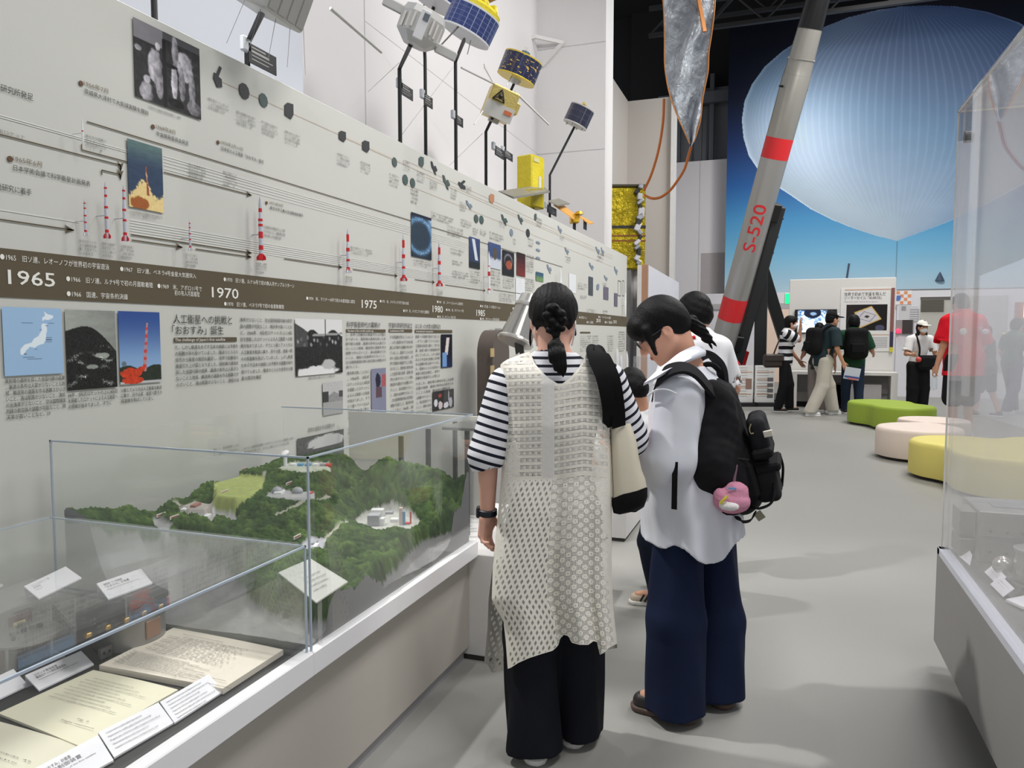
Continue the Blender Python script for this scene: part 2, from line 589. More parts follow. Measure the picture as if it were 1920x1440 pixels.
  V = lo+P*s.h
  sv = None
  if s.S is not None:
   q = (V-s.lo)/s.h; i0 = np.clip(np.floor(q).astype(int), 0, np.array(s.S.shape)-2); fr = np.clip(q-i0, 0, 1); sv = 0
   for dx in (0, 1):
    for dy in (0, 1):
     for dz in (0, 1):
      w = (fr[:, 0] if dx else 1-fr[:, 0])*(fr[:, 1] if dy else 1-fr[:, 1])*(fr[:, 2] if dz else 1-fr[:, 2])
      sv = sv+w*s.S[i0[:, 0]+dx, i0[:, 1]+dy, i0[:, 2]+dz]
  return V, F, sv
 def obj(s, name, mat, parent=None, label=None, paint=None, relax=0):
  V, F, sv = s.mesh()
  if relax:
   for _ in range(relax):
    A = np.zeros_like(V); c = np.zeros(len(V))
    for i in range(4):
     j = (i+1) % 4
     np.add.at(A, F[:, i], V[F[:, j]]); np.add.at(c, F[:, i], 1)
     np.add.at(A, F[:, j], V[F[:, i]]); np.add.at(c, F[:, j], 1)
    V = 0.5*V+0.5*A/np.maximum(c, 1)[:, None]
  me = mesh_from(name, to_local(V, parent), F, smooth=True)
  if sv is not None: fattr(me, 'pattern', sv)
  if paint is not None: ink(me, paint(V))
  return link(name, me, mat, parent, label)
def basis(z=None, y=None, x=None):
 """columns x, y, z; z exact, y as hint"""
 z = np.asarray(z, float); z = z/np.linalg.norm(z)
 if y is not None:
  x = np.cross(np.asarray(y, float), z)
 x = x/np.linalg.norm(x)
 y = np.cross(z, x)
 return np.stack([x, y, z], 1)
def rotz(a):
 c, s_ = math.cos(a), math.sin(a)
 return np.array([[c, -s_, 0], [s_, c, 0], [0, 0, 1.0]])
def rotx(a):
 c, s_ = math.cos(a), math.sin(a)
 return np.array([[1, 0, 0], [0, c, -s_], [0, s_, c]])
def roty(a):
 c, s_ = math.cos(a), math.sin(a)
 return np.array([[c, 0, s_], [0, 1, 0], [-s_, 0, c]])
def spline(pts, n):
 """Catmull-Rom through the points"""
 P = np.asarray(pts, float); P = np.concatenate([[2*P[0]-P[1]], P, [2*P[-1]-P[-2]]])
 m = len(P)-3; o = []
 for t in np.linspace(0, m, n):
  i = min(int(t), m-1); f = t-i
  a, b, c, d = P[i:i+4]
  o.append(0.5*((2*b)+(-a+c)*f+(2*a-5*b+4*c-d)*f*f+(-a+3*b-3*c+d)*f**3))
 return np.array(o)
# 2-D noise for the printed pictures
def vnoise(u, v, f, seed=0, oct=3):
 r = np.random.default_rng(seed); o = np.zeros_like(u, float); amp = 0.5
 for k in range(oct):
  g = r.random((64, 64)); x = u*f % 63; y = v*f % 63
  i = x.astype(int); j = y.astype(int); a = x-i; b = y-j
  a = a*a*(3-2*a); b = b*b*(3-2*b)
  i2 = (i+1) % 64; j2 = (j+1) % 64
  o += amp*((g[i, j]*(1-a)+g[i2, j]*a)*(1-b)+(g[i, j2]*(1-a)+g[i2, j2]*a)*b)
  amp /= 2; f *= 2.03
 return o
def inpoly(u, v, poly):
 r = np.zeros(u.shape, bool); n = len(poly)
 for i in range(n):
  x0, y0 = poly[i]; x1, y1 = poly[(i+1) % n]
  c = ((y0 > v) != (y1 > v)) & (u < (x1-x0)*(v-y0)/((y1-y0) if y1 != y0 else 1e-9)+x0)
  r ^= c
 return r
def sstep(a, b, x):
 t = np.clip((x-a)/(b-a), 0, 1); return t*t*(3-2*t)
def mixc(c0, c1, t):
 return np.asarray(c0, float)*(1-t[..., None])+np.asarray(c1, float)*t[..., None]
# ================================================================ the setting
X_ = np.array([1.0, 0, 0]); Y_ = np.array([0, 1.0, 0]); Z_ = np.array([0, 0, 1.0])
WX = -2.2                     # front of the timeline wall
white_wall = M('white_wall_paint', (226, 223, 224), 0.75, var=0.02, vscale=1.2)
cool_wall = M('cool_white_paint', (228, 226, 226), 0.75, var=0.02, vscale=1.2)
def floor_mat():
 t = NT('grey_floor_sheet')
 ob = t.obj()
 a = t.noise(0.55, 5, 0.6, ob); b = t.noise(160.0, 2, 0.5, ob)
 c = t.mix(a.outputs[0], rgba((143, 142, 138)), rgba((162, 161, 156)))
 c = t.mix(t.math('MULTIPLY', b.outputs[0], 0.25), c, rgba((132, 132, 129)))
 t.bsdf(c, t.math('MULTIPLY_ADD', a.outputs[0], 0.2, 0.42), 0, 0.32, normal=t.bump(b.outputs[0], 0.05, 0.002))
 return t.m
struct('floor', MB().box((1.5, 12, -0.05), (16, 30, 0.1)), floor_mat())
struct('wall_left', MB().box((-3.8, 8.0, 4.5), (0.1, 7.2, 9)), white_wall)
struct('wall_left_near', MB().box((-3.25, 1.75, 4.5), (0.1, 5.62, 9)).box((-3.53, 4.51, 4.5), (0.46, 0.08, 9)), M('lavender_wall_paint', (200, 203, 212), 0.75, var=0.02, vscale=1.2))
pe = ony(1135, 200, 11.6)[0]; th = onx(1149, 200, pe)[1]-11.6
struct('wall_left_return', MB().box(((pe-3.9)/2, 11.6+th/2, 4.5), (pe+3.9, th, 9)), cool_wall)
# joints of the wall boards
jm = M('joint_grey', (196, 194, 196), 0.8)
struct('trim_1', MB().box((-3.749, onx(684, 100, -3.75)[1], 4.5), (0.006, 0.012, 9)), jm)
mb = MB()
for y in (81, 281):
 z = ony(1110, y, 11.6)[2]; mb.box(((pe-3.75)/2, 11.598, z), (pe+3.75, 0.006, 0.012))
struct('trim_2', mb, jm)
black = M('ceiling_black', (14, 14, 15), 0.9)
struct('ceiling', MB().box((2, 12, 12.2), (18, 34, 0.1)), black)
# far walls beyond the return
Wm = M('far_warm_white', (204, 198, 192), 0.8, var=0.03, vscale=0.6)
q = ony(1177, 190, 19.0); e = ony(1262, 181, 19.0)
struct('wall_far_left', MB().box(((q[0]+e[0])/2, 19.1, q[2]/2), (e[0]-q[0], 0.2, q[2])), Wm)
struct('trim_3', MB().box((e[0]+0.03, 19.05, q[2]/2), (0.10, 0.34, q[2]+0.05)), M('trim_white', (232, 230, 228), 0.6))
zz = onx(1156, 157, q[0])[2]
struct('wall_far_left_side', MB().box((q[0]-0.06, 16.4, zz/2), (0.12, 5.2, zz)), Wm)
# back wall with its white boards, the grey shutter over it
BY = 25.0
a = ony(1255, 306, BY); b = ony(1400, 297, BY)
struct('wall_back', MB().box(((a[0]+8)/2, BY+0.1, a[2]/2), (8-a[0]+0.6, 0.2, a[2])), M('back_white', (224, 220, 222), 0.75, var=0.02))
mb = MB()
j1 = ony(1311, 400, BY)
mb.box((j1[0], BY-0.005, a[2]/2), (0.02, 0.01, a[2]))
struct('trim_4', mb, jm)
r0 = ony(1315, 475, BY); r1 = ony(1366, 562, BY)
struct('trim_5', MB().box(((r0[0]+r1[0])/2, BY-0.012, (r0[2]+r1[2])/2), (r1[0]-r0[0], 0.02, r0[2]-r1[2])), M('recess_grey', (178, 171, 170), 0.8))
s0 = ony(1255, 180, BY+0.4); s1 = ony(1372, 306, BY+0.4)
struct('wall_back_upper', MB().box(((s0[0]+9)/2, BY+0.6, (s1[2]+s0[2])/2), (9-s0[0], 0.2, s0[2]-s1[2]+0.3)), M('shutter_grey', (112, 114, 120), 0.7))
struct('wall_back_far', MB().box((-6, BY+1.2, 6.5), (9, 0.2, 13)), M('upper_black', (26, 26, 28), 0.9))
struct('wall_back_top', MB().box((3, BY+0.9, 10.5), (16, 0.2, 6)), M('upper_black', (26, 26, 28), 0.9))
mb = MB()
for x0, x1 in ((1262, 1276), (1302, 1316), (1330, 1338)):
 p = ony(x0, 250, BY+0.3); p2 = ony(x1, 250, BY+0.3)
 mb.box(((p[0]+p2[0])/2, BY+0.35, 7.6), (p2[0]-p[0], 0.2, 4.2))
p = ony(1300, 187, BY+0.2)
mb.box((p[0]+0.6, BY+0.15, p[2]), (3.4, 0.2, 0.35))
struct('trim_6', mb, M('steel_grey', (84, 86, 92), 0.6))
# dark roof trusses
def truss(y, z, x0, x1):
 mb = MB()
 for dz in (0, 0.7):
  mb.box(((x0+x1)/2, y, z+dz), (x1-x0, 0.12, 0.10))
 n = int((x1-x0)/0.7)
 for i in range(n):
  xa = x0+(x1-x0)*i/n; xb = x0+(x1-x0)*(i+1)/n
  mb.cyl((xa, y, z+(0.7 if i % 2 else 0)), (xb, y, z+(0 if i % 2 else 0.7)), 0.03, n=6)
 return mb
tm = M('truss_dark', (48, 48, 50), 0.6)
for i, (y, z) in enumerate(((20.5, 9.3), (22.6, 10.4))):
 o = obj('roof_truss', truss(y, z, -3.5, 7.5), tm)
 tag(o, ['dark steel lattice roof beam above the leaning rocket', 'dark steel lattice roof beam just in front of the balloon banner'][i], 'roof beam')
# ================================================================ the big balloon banner
def banner():
 BYY = 24.0
 x0 = ony(1363, 300, BYY)[0]; x1 = 8.4
 z1 = 10.75; z0 = ony(1450, 549, BYY)[2]
 L = [(1682, 452), (1640, 441), (1600, 428), (1560, 412), (1520, 392), (1482, 366), (1450, 345), (1424, 322), (1404, 292), (1394, 258), (1391, 225), (1396, 190), (1410, 158), (1434, 125), (1466, 97), (1502, 73), (1545, 51), (1590, 33), (1640, 20), (1690, 12), (1740, 10), (1790, 12), (1850, 22), (1910, 42), (1965, 75), (2010, 118), (2035, 165), (2040, 210), (2020, 262), (1980, 305), (1920, 345), (1850, 382), (1780, 415)]
 C3 = np.array([ony(px, py, BYY) for px, py in L])
 poly = list(zip(C3[:, 0], C3[:, 2]))
 tip = ony(1682, 452, BYY); cx = tip[0]
 zt = ony(1682, 10, BYY)[2]
 def fn(u, v):
  x = x0+(x1-x0)*u; z = z1-(z1-z0)*v
  w = (z-z0)/(z1-z0)
  stops = [0, 0.05, 0.14, 0.27, 0.40, 0.55, 0.72, 1.0]
  cs = np.array([(218, 226, 232), (190, 214, 228), (140, 194, 222), (84, 156, 204), (40, 100, 166), (24, 54, 108), (16, 26, 52), (13, 16, 30)])/255.
  sky = np.stack([np.interp(w, stops, cs[:, i]) for i in range(3)], -1)
  sky += 0.05*(vnoise(u*2.2, v*5, 3, 3)[..., None]-0.45)*np.clip(1-w*2, 0, 1)[..., None]
  m = inpoly(x, z, poly)
  # half width of the balloon at this height, for the gores
  zz = np.clip((z-tip[2])/(zt-tip[2]), 0.0, 1)
  hl = np.zeros_like(z); n = len(poly)
  zs = np.linspace(tip[2], zt, 120); ws = []
  for q in zs:
   xs = [poly[i][0]+(poly[(i+1) % n][0]-poly[i][0])*(q-poly[i][1])/(poly[(i+1) % n][1]-poly[i][1]) for i in range(n) if (poly[i][1] > q) != (poly[(i+1) % n][1] > q)]
   ws.append((min(xs), max(xs)) if len(xs) >= 2 else (cx-0.01, cx+0.01))
  ws = np.array(ws)
  xl = np.interp(z, zs, ws[:, 0]); xr = np.interp(z, zs, ws[:, 1])
  s = np.where(x < cx, (x-cx)/(cx-xl+1e-6), (x-cx)/(xr-cx+1e-6))
  ang = np.arcsin(np.clip(s, -1, 1))
  g = ang/(math.pi/2)*30
  line = np.exp(-((g-np.round(g))/0.14)**2)
  # light from the lower left, deep blue at the top right
  t = np.clip(0.95*zz+0.45*(s*0.5+0.5)-0.25, 0, 1.2)
  st = [0, 0.19, 0.45, 0.72, 0.95, 1.2]
  bc = np.array([(168, 186, 200), (152, 174, 198), (114, 146, 178), (88, 107, 140), (62, 84, 124), (44, 66, 108)])/255.
  bal = np.stack([np.interp(t, st, bc[:, i]) for i in range(3)], -1)
  hi = np.exp(-(((s+0.64)/0.34)**2+((zz-0.52)/0.26)**2))
  bal = bal+(hi*0.45)[..., None]*(np.array([0.92, 0.95, 1.0])-bal*0.5)
  rim = np.exp(-((np.abs(s)-1)/0.02)**2)*0.25
  bal = bal+(line*(0.025+0.06*np.clip(zz-0.3, 0, 1)))[..., None]+rim[..., None]*0.6
  bal += 0.04*(vnoise(u*6, v*6, 4, 8)[..., None]-0.45)*(1-zz)[..., None]
  c = np.where(m[..., None], bal, sky*np.array([0.86, 0.94, 0.97]))
  rope = (np.abs(x-cx) < 0.012) & (z < tip[2])
  c = np.where(rope[..., None], c*0.8, c)
  return c
 o = picture('balloon_banner', [(x0, BYY, z1), (x1, BYY, z1), (x1, BYY, z0), (x0, BYY, z0)], 640, 520, fn, None, M_attr('banner_print', 0.55, 0.25), thick=0.03)
 tag(o, 'huge hanging print of a white high altitude balloon on blue sky', 'banner')
 # tiny things printed at its foot are cut shapes on the print
 mb = MB()
 a = ony(1588, 520, BYY-0.02); b = ony(1592, 494, BYY-0.02)
 obj('printed_antenna', MB().cyl(a, b, 0.03, n=6), M('payload_grey', (70, 84, 104), 0.6), o)
 c = ony(1762, 526, BYY-0.02); d = ony(1762, 510, BYY-0.02)
 mb.lathe([(0.12, 0), (0.01, d[2]-c[2])], c, n=12)
 obj('printed_payload', mb, M('payload_grey', (70, 84, 104), 0.6), o)
banner()
# ================================================================ partition with the screen, and the far rooms
PY = 15.3
pw = M('partition_white', (225, 223, 219), 0.65, var=0.02)
def partition():
 tl = ony(1481, 527, PY); tr = ony(1681, 517, PY)
 zt = (tl[2]+tr[2])/2
 t = thing('display_partition', 'white partition wall carrying the video screen and solar sail poster', 'partition', ((tl[0]+tr[0])/2, PY, 0))
 obj('panel', MB().box(((tl[0]+tr[0])/2, PY+0.06, zt/2), (tr[0]-tl[0], 0.12, zt), bev=0.006), pw, t)
 obj('kick_plate', MB().box(((tl[0]+tr[0])/2, PY-0.004, 0.045), (tr[0]-tl[0], 0.01, 0.09)), M('kick_black', (30, 30, 32), 0.6), t)
 # bench counter in front
 y0 = 14.85; y1 = PY-0.03
 a = ony(1483, 700, y0)[0]; b = ony(1684, 700, y0)[0]; zc = ony(1560, 697, y0)[2]
 c = thing('display_counter', 'long white counter under the video screen with grey boards below', 'counter', ((a+b)/2, (y0+y1)/2, 0))
 obj('worktop', MB().box(((a+b)/2, (y0+y1)/2, zc-0.03), (b-a, y1-y0, 0.06), bev=0.004), pw, c)
 for x in (a+0.055, b-0.055):
  obj('leg', MB().box((x, (y0+y1)/2, (zc-0.06)/2), (0.11, y1-y0, zc-0.06), bev=0.004), pw, c)
 obj('drawer_unit', MB().box((b-0.7, PY-0.21, 0.26), (0.9, 0.34, 0.4), bev=0.004), M('counter_light', (176, 173, 172), 0.7), c)
 gm = M('counter_grey', (150, 148, 148), 0.7)
 obj('modesty_board', MB().box(((a+b)/2, PY-0.11, (zc-0.06)*0.72), (b-a-0.22, 0.02, (zc-0.06)*0.54)), gm, c)
 obj('drawer_unit', MB().box((a+0.66, PY-0.21, 0.26), (0.6, 0.34, 0.4), bev=0.004), M('counter_light', (176, 173, 172), 0.7), c)
 for x in (a+0.5, b-0.62): obj('cable_grommet', MB().cyl((x, PY-0.121, zc-0.14), (x, PY-0.135, zc-0.14), 0.02, n=12), M('grommet_black', (20, 20, 20), 0.5), c)
 return tl[0], tr[0], zt
PX0, PX1, PZ = partition()
# screen
def screen():
 p = [ony(1490, 581, PY-0.05), ony(1569, 579, PY-0.05), ony(1569, 624, PY-0.05), ony(1490, 626, PY-0.05)]
 c = sum(p)/4; w = p[1][0]-p[0][0]; h = (p[0][2]+p[1][2]-p[2][2]-p[3][2])/2
 t = thing('wall_screen', 'black flat video screen showing a bright blue planet surface', 'screen', (c[0], PY, c[2]))
 obj('housing', MB().box((c[0], PY-0.025, c[2]), (w, 0.05, h), bev=0.006), M('screen_black', (12, 12, 14), 0.35), t)
 def fn(u, v):
  n = vnoise(u*9, v*7, 2, 5, 4)
  base = mixc((0.16, 0.36, 0.62), (0.93, 0.98, 1.0), sstep(0.25, 0.62, n+0.25*v))
  r = np.hypot((u-0.42)/0.22, (v-0.12)/0.24)
  base = mixc((0.05, 0.10, 0.2), (0, 0, 0), 0*u)*(r < 1)[..., None]+base*(r >= 1)[..., None]
  r2 = np.hypot((u-0.44)/0.08, (v-0.16)/0.07)
  base = np.where((r2 < 1)[..., None], np.array([0.5, 0.62, 0.74]), base)
  dark = sstep(0.72, 0.82, u)
  base = base*(1-dark)[..., None]+np.array([0.03, 0.05, 0.07])*dark[..., None]
  base = base*(1-sstep(0.08, 0.02, u))[..., None]
  return base
 b = 0.018
 Q = [(c[0]-w/2+b, PY-0.0515, c[2]+h/2-b), (c[0]+w/2-b, PY-0.0515, c[2]+h/2-b), (c[0]+w/2-b, PY-0.0515, c[2]-h/2+b), (c[0]-w/2+b, PY-0.0515, c[2]-h/2+b)]
 picture('lit_picture', Q, 70, 40, fn, t, M_attr('screen_glow', 0.3, 0.5, emit=0.9))
screen()
ink_dark = M('ink_dark', (52, 50, 48), 0.7)
ink_grey = M('ink_grey', (112, 110, 106), 0.7)
ink_white = M('ink_white', (236, 234, 228), 0.7)
olive = M('olive_print', (88, 78, 58), 0.7, var=0.02)
paper_w = M('poster_white', (233, 232, 230), 0.6, var=0.01)
def poster():
 yp = PY-0.012
 p = [ony(1577, 541, yp), ony(1672, 537, yp), ony(1672, 660, yp), ony(1577, 658, yp)]
 x0, x1, zt, zb = p[0][0], p[1][0], p[0][2], p[3][2]
 t = thing('wall_poster', 'white poster with a square solar sail picture beside the screen', 'poster', ((x0+x1)/2, PY, (zt+zb)/2))
 obj('sheet', MB().box(((x0+x1)/2, PY-0.006, (zt+zb)/2), (x1-x0, 0.012, zt-zb)), paper_w, t)
 w = x1-x0; h = zt-zb
 def R(u0, v0, u1, v1, y=yp-0.002):
  return [(x0+u0*w, y, zt-v0*h), (x0+u1*w, y, zt-v0*h), (x0+u1*w, y, zt-v1*h), (x0+u0*w, y, zt-v1*h)]
 def fn(u, v):
  c = mixc((0.09, 0.08, 0.08), (0.17, 0.13, 0.14), sstep(0.9, 0, np.hypot(u, v)))
  P = [(0.20, 0.30), (0.62, 0.06), (0.87, 0.56), (0.34, 0.92)]
  P2 = [(0.24, 0.33), (0.61, 0.11), (0.83, 0.55), (0.36, 0.86)]
  c = np.where(inpoly(u, v, P)[..., None], np.array([0.86, 0.72, 0.42]), c)
  c = np.where(inpoly(u, v, P2)[..., None], np.array([0.84, 0.82, 0.84])+0.06*(vnoise(u*8, v*8, 2, 4)-0.4)[..., None], c)
  a = np.abs((u-0.51)*0.9+(v-0.47)*0.5); b = np.abs((v-0.47)-(u-0.51)*0.5)
  ring = (np.maximum(a, b) > 0.15) & (np.maximum(a, b) < 0.175)
  c = np.where((ring & inpoly(u, v, P2))[..., None], np.array([0.55, 0.55, 0.62]), c)
  c = np.where((np.maximum(a, b) < 0.05)[..., None], np.array([0.2, 0.2, 0.16]), c)
  e = np.hypot((u-0.83), (v-0.9))
  c = np.where((e < 0.11)[..., None], np.array([0.32, 0.32, 0.42]), c)
  return c
 picture('solar_sail_picture', R(0.12, 0.26, 0.93, 0.67), 60, 60, fn, t)
 m = MB()
 for (u0, v0, u1, v1) in ((0.08, 0.02, 0.98, 0.032), (0.08, 0.735, 0.52, 0.745), (0.55, 0.735, 0.98, 0.745)):
  obj('rule_line', MB().raw(R(u0, v0, u1, v1), [(0, 1, 2, 3)]), M('rule_orange', (206, 150, 110), 0.7), t)
 lm = M('print_light', (170, 168, 172), 0.7)
 text(('poster_heading', t, ink_dark), '世界で初めて宇宙を飛んだ', (x0+0.07*w, yp-0.003, zt-0.12*h), X_, Z_, 0.055, 0.82*w)
 text(('poster_heading', t, ink_dark), 'ソーラーセイル「IKAROS」', (x0+0.07*w, yp-0.003, zt-0.175*h), X_, Z_, 0.05, 0.74*w)
 text(('poster_text', t, lm), 'The first solar sail to fly in space', (x0+0.07*w, yp-0.003, zt-0.225*h), X_, Z_, 0.028, 0.66*w)
 m = MB()
 for cx in (0.08, 0.55):
  for i in range(9):
   v = 0.78+i*0.022; m.raw(R(cx, v, cx+(0.40 if i < 8 else 0.2), v+0.009), [(0, 1, 2, 3)])
 obj('poster_text', m, lm, t)
 # coloured edge strip
 s = thing('edge_strip', 'narrow maroon and navy strip at the right end of the partition', 'strip', (PX1-0.04, PY, 1.9))
 xs0 = ony(1667, 600, PY)[0]; xs1 = ony(1671, 600, PY)[0]
 for nm, c, ya, yb in (('maroon_band', (140, 88, 84), 540, 622), ('navy_band', (52, 46, 76), 622, 651), ('yellow_band', (214, 206, 60), 651, 660)):
  za = ony(1669, ya, PY)[2]; zb_ = ony(1669, yb, PY)[2]
  obj(nm, MB().box(((xs0+xs1)/2+0.03, PY-0.018, (za+zb_)/2), (xs1-xs0+0.02, 0.03, za-zb_)), M('strip_'+nm, c, 0.6), s)
poster()
# second partition further right, with the checkered notice and the grille
P2Y = 18.4
def partition2():
 tl = ony(1683, 545, P2Y); zt = tl[2]
 x1 = 7.8
 t = thing('rear_partition', 'white rear partition with a rail on top behind the masked woman', 'partition', ((tl[0]+x1)/2, P2Y, 0))
 obj('panel', MB().box(((tl[0]+x1)/2, P2Y+0.06, zt/2), (x1-tl[0], 0.12, zt)), M('partition_cool', (222, 221, 226), 0.65, var=0.02), t)
 obj('top_rail', MB().box(((tl[0]+x1)/2, P2Y+0.06, zt+0.012), (x1-tl[0], 0.12, 0.03)), M('rail_grey', (120, 118, 120), 0.5), t)
 yy = P2Y-0.012
 def R(px0, py0, px1, py1, y=yy):
  a = ony(px0, py0, y); b = ony(px1, py1, y)
  return a[0], a[2], b[0], b[2]
 x0_, z1_, x1_, z0_ = R(1680, 545, 1709, 571)
 n = thing('checker_notice', 'orange and white checkered square notice on the rear partition', 'notice', ((x0_+x1_)/2, P2Y, (z0_+z1_)/2))
 obj('board', MB().box(((x0_+x1_)/2, P2Y-0.006, (z0_+z1_)/2), (x1_-x0_, 0.01, z1_-z0_)), paper_w, n)
 mo = MB(); mbl = MB(); d = (x1_-x0_)/4.2; dz = (z1_-z0_)/4.2
 for i in range(4):
  for j in range(4):
   if (i+j) % 2 == 0:
    (mbl if (i, j) == (0, 2) else mo).box((x0_+d*(i+0.6), P2Y-0.0125, z1_-dz*(j+0.6)), (d*0.9, 0.004, dz*0.9))
 mbl.box((x0_+d*0.75, P2Y-0.013, z1_-dz*2.1), (d*1.1, 0.004, dz*1.3))
 obj('orange_square', mo, M('sq_orange', (226, 148, 108), 0.6), n)
 obj('blue_square', mbl, M('sq_blue', (84, 118, 190), 0.6), n)
 x0_, z1_, x1_, z0_ = R(1686, 574, 1720, 604)
 n = thing('small_notice', 'small white printed notice below the checkered square', 'notice', ((x0_+x1_)/2, P2Y, (z0_+z1_)/2))
 obj('sheet', MB().box(((x0_+x1_)/2, P2Y-0.006, (z0_+z1_)/2), (x1_-x0_, 0.01, z1_-z0_)), M('notice_grey', (208, 206, 208), 0.6), n)
 m = MB()
 for i in range(6): m.box(((x0_+x1_)/2+0.12, P2Y-0.0125, z1_-0.08-i*0.05), ((x1_-x0_)*0.5, 0.003, 0.016))
 m.box((x0_+0.09, P2Y-0.0125, z1_-0.05), (0.09, 0.003, 0.1))
 obj('print', m, M('print_mid', (150, 150, 156), 0.7), n)
 # serving hatch with grille
 x0_, z1_, x1_, z0_ = R(1726, 557, 1800, 648)
 w = thing('service_hatch', 'open hatch with dark ventilation grille in the rear partition', 'hatch', ((x0_+x1_)/2, P2Y, (z0_+z1_)/2))
 obj('recess', MB().box(((x0_+x1_)/2, P2Y-0.007, (z0_+z1_)/2), (x1_-x0_, 0.012, z1_-z0_)), M('hatch_beige', (190, 188, 180), 0.7), w)
 obj('shadow_gap', MB().box(((x0_+x1_)/2, P2Y-0.019, z1_-0.03), (x1_-x0_, 0.012, 0.06)), M('hatch_dark', (96, 92, 90), 0.7), w)  # darker strip across the top of the hatch
 gx0, gz1, gx1, gz0 = R(1727, 562, 1769, 584)
 obj('grille', MB().box(((gx0+gx1)/2, P2Y-0.02, (gz0+gz1)/2), (gx1-gx0, 0.02, gz1-gz0)), M('grille_olive', (120, 118, 104), 0.6), w)
 m = MB()
 for i in range(8): m.box(((gx0+gx1)/2, P2Y-0.034, gz0+(gz1-gz0)*(i+0.5)/8), (gx1-gx0, 0.008, 0.012))
 obj('grille_slat', m, M('grille_dark', (84, 82, 74), 0.6), w)
 # grey cabinet with the red lamp
 x0_, z1_, x1_, z0_ = R(1680, 600, 1712, 626)
 g = thing('lit_exhibit', 'grey wall exhibit with a glowing red lamp left of the masked woman', 'exhibit', ((x0_+x1_)/2, P2Y, (z0_+z1_)/2))
 obj('housing', MB().box(((x0_+x1_)/2, P2Y-0.02, (z0_+z1_)/2), (x1_-x0_, 0.04, z1_-z0_)), M('exhibit_grey', (150, 145, 146), 0.6), g)
 obj('window', MB().box((x1_-0.12, P2Y-0.045, (z0_+z1_)/2), (0.2, 0.02, z1_-z0_)), M('exhibit_dark', (62, 54, 56), 0.4), g)
 c = ony(1684, 621, P2Y-0.06)
 obj('red_lamp', MB().ball(c, 0.05), M('lamp_red', (255, 40, 70), 0.4, emit=3.0), g)
 # right hand lit doorway behind the acrylic
 x0_, z1_, x1_, z0_ = R(1800, 555, 1885, 700)
 struct('door_1', MB().box(((x0_+x1_)/2, P2Y-0.003, (z0_+z1_)/2), (x1_-x0_, 0.02, z1_-z0_)), M('door_grey', (186, 184, 186), 0.7))
 x0_, z1_, x1_, z0_ = R(1903, 567, 1924, 640)
 g = thing('warm_sign', 'brown sign board with a glowing warm tube at the right edge', 'sign', ((x0_+x1_)/2, P2Y, (z0_+z1_)/2))
 obj('board', MB().box(((x0_+x1_)/2, P2Y-0.02, (z0_+z1_)/2), (x1_-x0_, 0.04, z1_-z0_)), M('sign_brown', (150, 84, 74), 0.6), g)
 obj('lamp_tube', MB().cyl((x1_-0.05, P2Y-0.06, z0_+0.5), (x1_-0.05, P2Y-0.06, z1_-0.05), 0.03), M('tube_warm', (255, 200, 120), 0.4, emit=4), g)
partition2()
# beige door and exit light under the banner
x = ony(1432, 580, 22.5); x2 = ony(1478, 700, 22.5)
struct('wall_back_low', MB().box((1.6, 22.6, ony(1450, 549, 22.6)[2]/2), (7.5, 0.1, ony(1450, 549, 22.6)[2])), M('low_white', (218, 216, 220), 0.7))
struct('trim_7', MB().box((1.6, 22.52, ony(1450, 574, 22.5)[2]), (7.5, 0.04, 0.16)), M('trim_grey', (176, 172, 172), 0.7))
struct('door_2', MB().box(((x[0]+x2[0])/2, 22.52, x[2]/2), (x2[0]-x[0], 0.06, x[2]), bev=0.01), M('door_beige', (232, 206, 188), 0.6))
c = ony(1479, 560, 15.6)
g = thing('exit_light', 'small glowing green exit light behind the rocket stand', 'exit light', c)
obj('housing', MB().box(c+np.array([0, 0.03, 0]), (0.16, 0.05, 0.22), bev=0.005), M('exit_case', (210, 214, 210), 0.5), g)
obj('lit_face', MB().box(c, (0.13, 0.012, 0.19)), M('exit_green', (30, 220, 120), 0.4, emit=2.0), g)
# ================================================================ upholstered benches
def blob_bench(lobes, h, color, label, kk=0.25):
 """soft seat: lobes = (x pixel, depth, radius) of the rounded ends, melted into one outline"""
 L = [(at(x, 700, d_)[:2], r) for x, d_, r in lobes]
 ctr = sum(c for c, r in L)/len(L)
 t = thing('bench', label, 'bench', (ctr[0], ctr[1], 0), 0, 'lobed lounge benches on the grey floor')
 n = 140; th_ = np.linspace(0, 2*np.pi, n, endpoint=False); dv = np.stack([np.cos(th_), np.sin(th_)], 1)
 def sd(p):
  D = None
  for c, r in L:
   e = np.hypot(*(p-c).T)-r
   if D is None: D = e
   else:
    q = np.clip(0.5+0.5*(e-D)/kk, 0, 1); D = e*(1-q)+D*q-kk*q*(1-q)
  return D
 rad = np.zeros(n)
 for s_ in np.linspace(0.02, 2.0, 400): rad = np.where(sd(ctr+dv*s_) < 0, s_, rad)
 for _ in range(2): rad = (np.roll(rad, 1)+rad*2+np.roll(rad, -1))/4
 def ring(ins, z, s_=1.0):
  p = ctr+dv*((rad-ins)*s_)[:, None]; return np.concatenate([p, np.full((n, 1), z)], 1)
 rs = [ring(0.02, 0.03), ring(0.004, 0.035), ring(0, 0.06), ring(0, h-0.05), ring(0.012, h-0.018), ring(0.032, h-0.004), ring(0.07, h), ring(0, h+0.004, 0.4), ring(0, h+0.005, 0.02)]
 fab = M('vinyl_'+label.split()[0], color, 0.55, spec=0.3, var=0.04, vscale=3, bump=0.15, bscale=220, bdist=0.002)
 obj('upholstery', MB().rings(rs), fab, t, deg=60)
 obj('plinth', MB().rings([ring(0.05, 0.0), ring(0.05, 0.035)]), M('bench_plinth', (40, 36, 34), 0.7), t)
